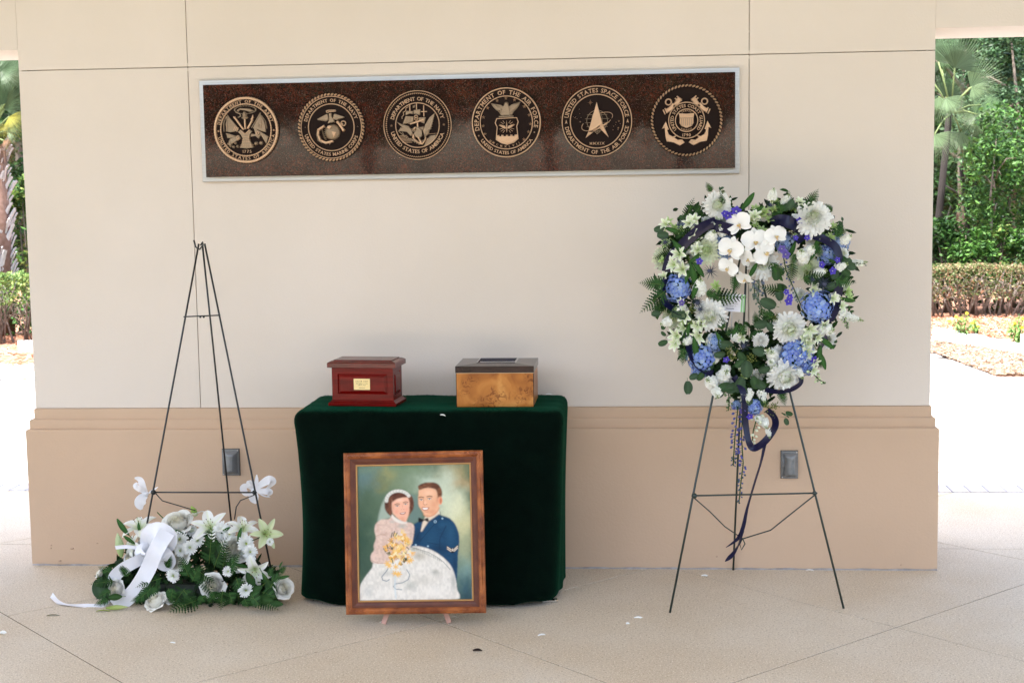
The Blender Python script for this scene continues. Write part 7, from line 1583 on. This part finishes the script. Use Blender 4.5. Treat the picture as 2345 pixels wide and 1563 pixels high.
# left side: cabbage palm with old leaf bases
yP = hyL+1.1; pcx = PY(-14, 500, yP); tp = thing('cabbage_palm', 'thick palm trunk covered in pale crossed leaf bases, left opening', 'palm', (pcx.x, yP, 0))
pr = 36*pxm(yP); b = MB(); zt_ = PY(0, 345, yP).z; b.tube([(pcx.x, yP, 0), (pcx.x, yP, zt_)], pr, 14); part('trunk', b.mesh('boot_trunk', mat('pinkish_fibre', (.14,.075,.05), .95, c2=(.20,.12,.09), scale=20, bump=.6)), tp)
m_boot = mat('grey_leaf_base', (.36,.34,.335), .85, c2=(.60,.58,.57), scale=12, stretch=(1,1,.3), bump=.4)
bb = MB(); L_ = pr*2.0; V = []
for i in range(6):
    u = i/5; w_ = pr*lerp(.30, .15, u); x = pr*.95+pr*.62*u**1.5; z = L_*u
    V += [(x, -w_, z), (x+.012, -w_*.5, z), (x+.016, 0, z), (x+.012, w_*.5, z), (x, w_, z), (x-.012, 0, z)]
bb.add(V, [(6*i+j, 6*i+(j+1) % 6, 6*(i+1)+(j+1) % 6, 6*(i+1)+j) for i in range(5) for j in range(6)]+[tuple(30+j for j in range(6))]); bme = bb.mesh('leaf_base', m_boot, False)
nrow = int((zt_-.35)/(pr*.42))
for r_ in range(nrow):
    for k in range(9):
        a = 2*PI*(k+.5*(r_ % 2))/9+U(-.1,.1)
        if math.sin(a) > .75: continue
        part('leaf_base', bme, tp, Matrix.Translation((pcx.x, yP, .35+r_*pr*.42+U(-.02,.02))) @ RZ(a) @ Matrix.Rotation(random.choice((-1, 1))*U(.25,.5), 4, 'X') @ Matrix.Rotation(U(-.05,.12), 4, 'Y') @ Matrix.Scale(U(.6,.85), 4))
hubL = Vector((pcx.x, yP, zt_+.1)); FY = fan(1.0, 22, 2.4, (.20,.19,.035), .4, .9, .3); FD = fan(1.0, 20, 1.8, (.17,.10,.055), .4, 1.4, .25)
for px, py, ang, R, me in ((10,250,60,110,FANS[0]),(20,230,20,90,FANS[2]),(5,240,95,110,FANS[0]),(-20,260,140,110,FANS[2]),(30,200,75,90,FANS[1]),(15,180,40,80,FANS[2]),(0,160,10,80,FANS[0]),(15,300,10,60,FANS[1]),(20,268,-35,60,FY),(5,285,-70,50,FY),(-5,330,-50,52,FD),(-15,325,-95,60,FD),(8,322,-30,40,FD),(-40,300,200,90,FANS[1]),(-30,200,120,110,FANS[0])):
    frond(tp, px, py, ang, R, yP-.15+U(-.2,.2), me, U(-.5,.5), hubL)
tree('green tree standing behind the cabbage palm on the left', gx(60, 14), 14.0, 4.6, 1.3, 9000, GR+GY, .10, .09, 2.4)
tree('dark tree at the far left behind the palm', gx(-90, 13), 13.0, 4.4, 1.2, 7000, GR, .10, .09, 2.2)
shrub('leafy shrub between the hedge and the left palm', 60, 11.2, 1.9, .35, 3200, GR+GY, .07)
# wood behind everything, beyond what one can tell apart
b = MB(); cs = []
for k in range(420): cs.append((U(-14, 14), U(19, 22), U(.2, 5.4), .5))
leafcloud(b, cs, 30000, .5, .17, GD+GR); g_ = part('far_wood', b.mesh('far_wood', m_fol, False), None); g_['label'] = 'dense dark wood closing the view behind the trees'; g_['category'] = 'woodland'; g_['kind'] = 'stuff'
b = MB(); b.box((-16, 22.3, -.05), (16, 22.6, 6.5)); g_ = part('far_bank', b.mesh('far_bank', mat('dark_undergrowth', (.012,.022,.010), .95, c2=(.03,.05,.02), scale=3), False), None); g_['kind'] = 'structure'
# middle trees hidden behind the wall, so the planting goes on
for x in (-2.6, 1.0): tree('dark green tree in the middle of the row behind the wall' if x < 0 else 'lighter green tree in the row behind the wall', x, 15.5, 4.4, 1.5, 6000, GR if x < 0 else GB, .12, .1, 2.5)
# trees on the camera side, mirrored in the polished granite
for i, (x, r_) in enumerate(((-7.6,1.7),(-4.1,1.5),(-.9,1.6),(1.35,1.3),(4.6,1.7),(8.2,1.8))):
    t = thing('park_tree', ('tree mirrored at the far left of the granite','second tree left of the drive','tree behind the camera','narrow tree just right of the camera','broad tree right of the drive','broad tree at the right end of the drive')[i], 'tree', (x, -19.5, 0), 'trees across the drive')
    b = MB(); b.tube([(x, -19.5, 0), (x+.08, -19.5, 1.6), (x-.05, -19.4, 3.2)], [.16,.12,.07], 8); part('trunk', b.mesh('park_trunk', m_bark), t)
    b = MB(); leafcloud(b, clumps((x, -19.5, 3.7), (r_*1.35, 1.3, 1.0), 60, .4), 9000, .5, .34, GR); part('crown', b.mesh('park_crown', m_fol, False), t)
b = MB(); b.box((-12, -21.2, 0), (12, -20.4, 1.55)); g_ = part('far_hedge', b.mesh('far_hedge', mat('hedge_mass', (.03,.06,.02), .95, c2=(.06,.11,.035), scale=5, bump=1.), False), None); g_['label'] = 'long green hedge across the drive behind the trees'; g_['category'] = 'hedge'
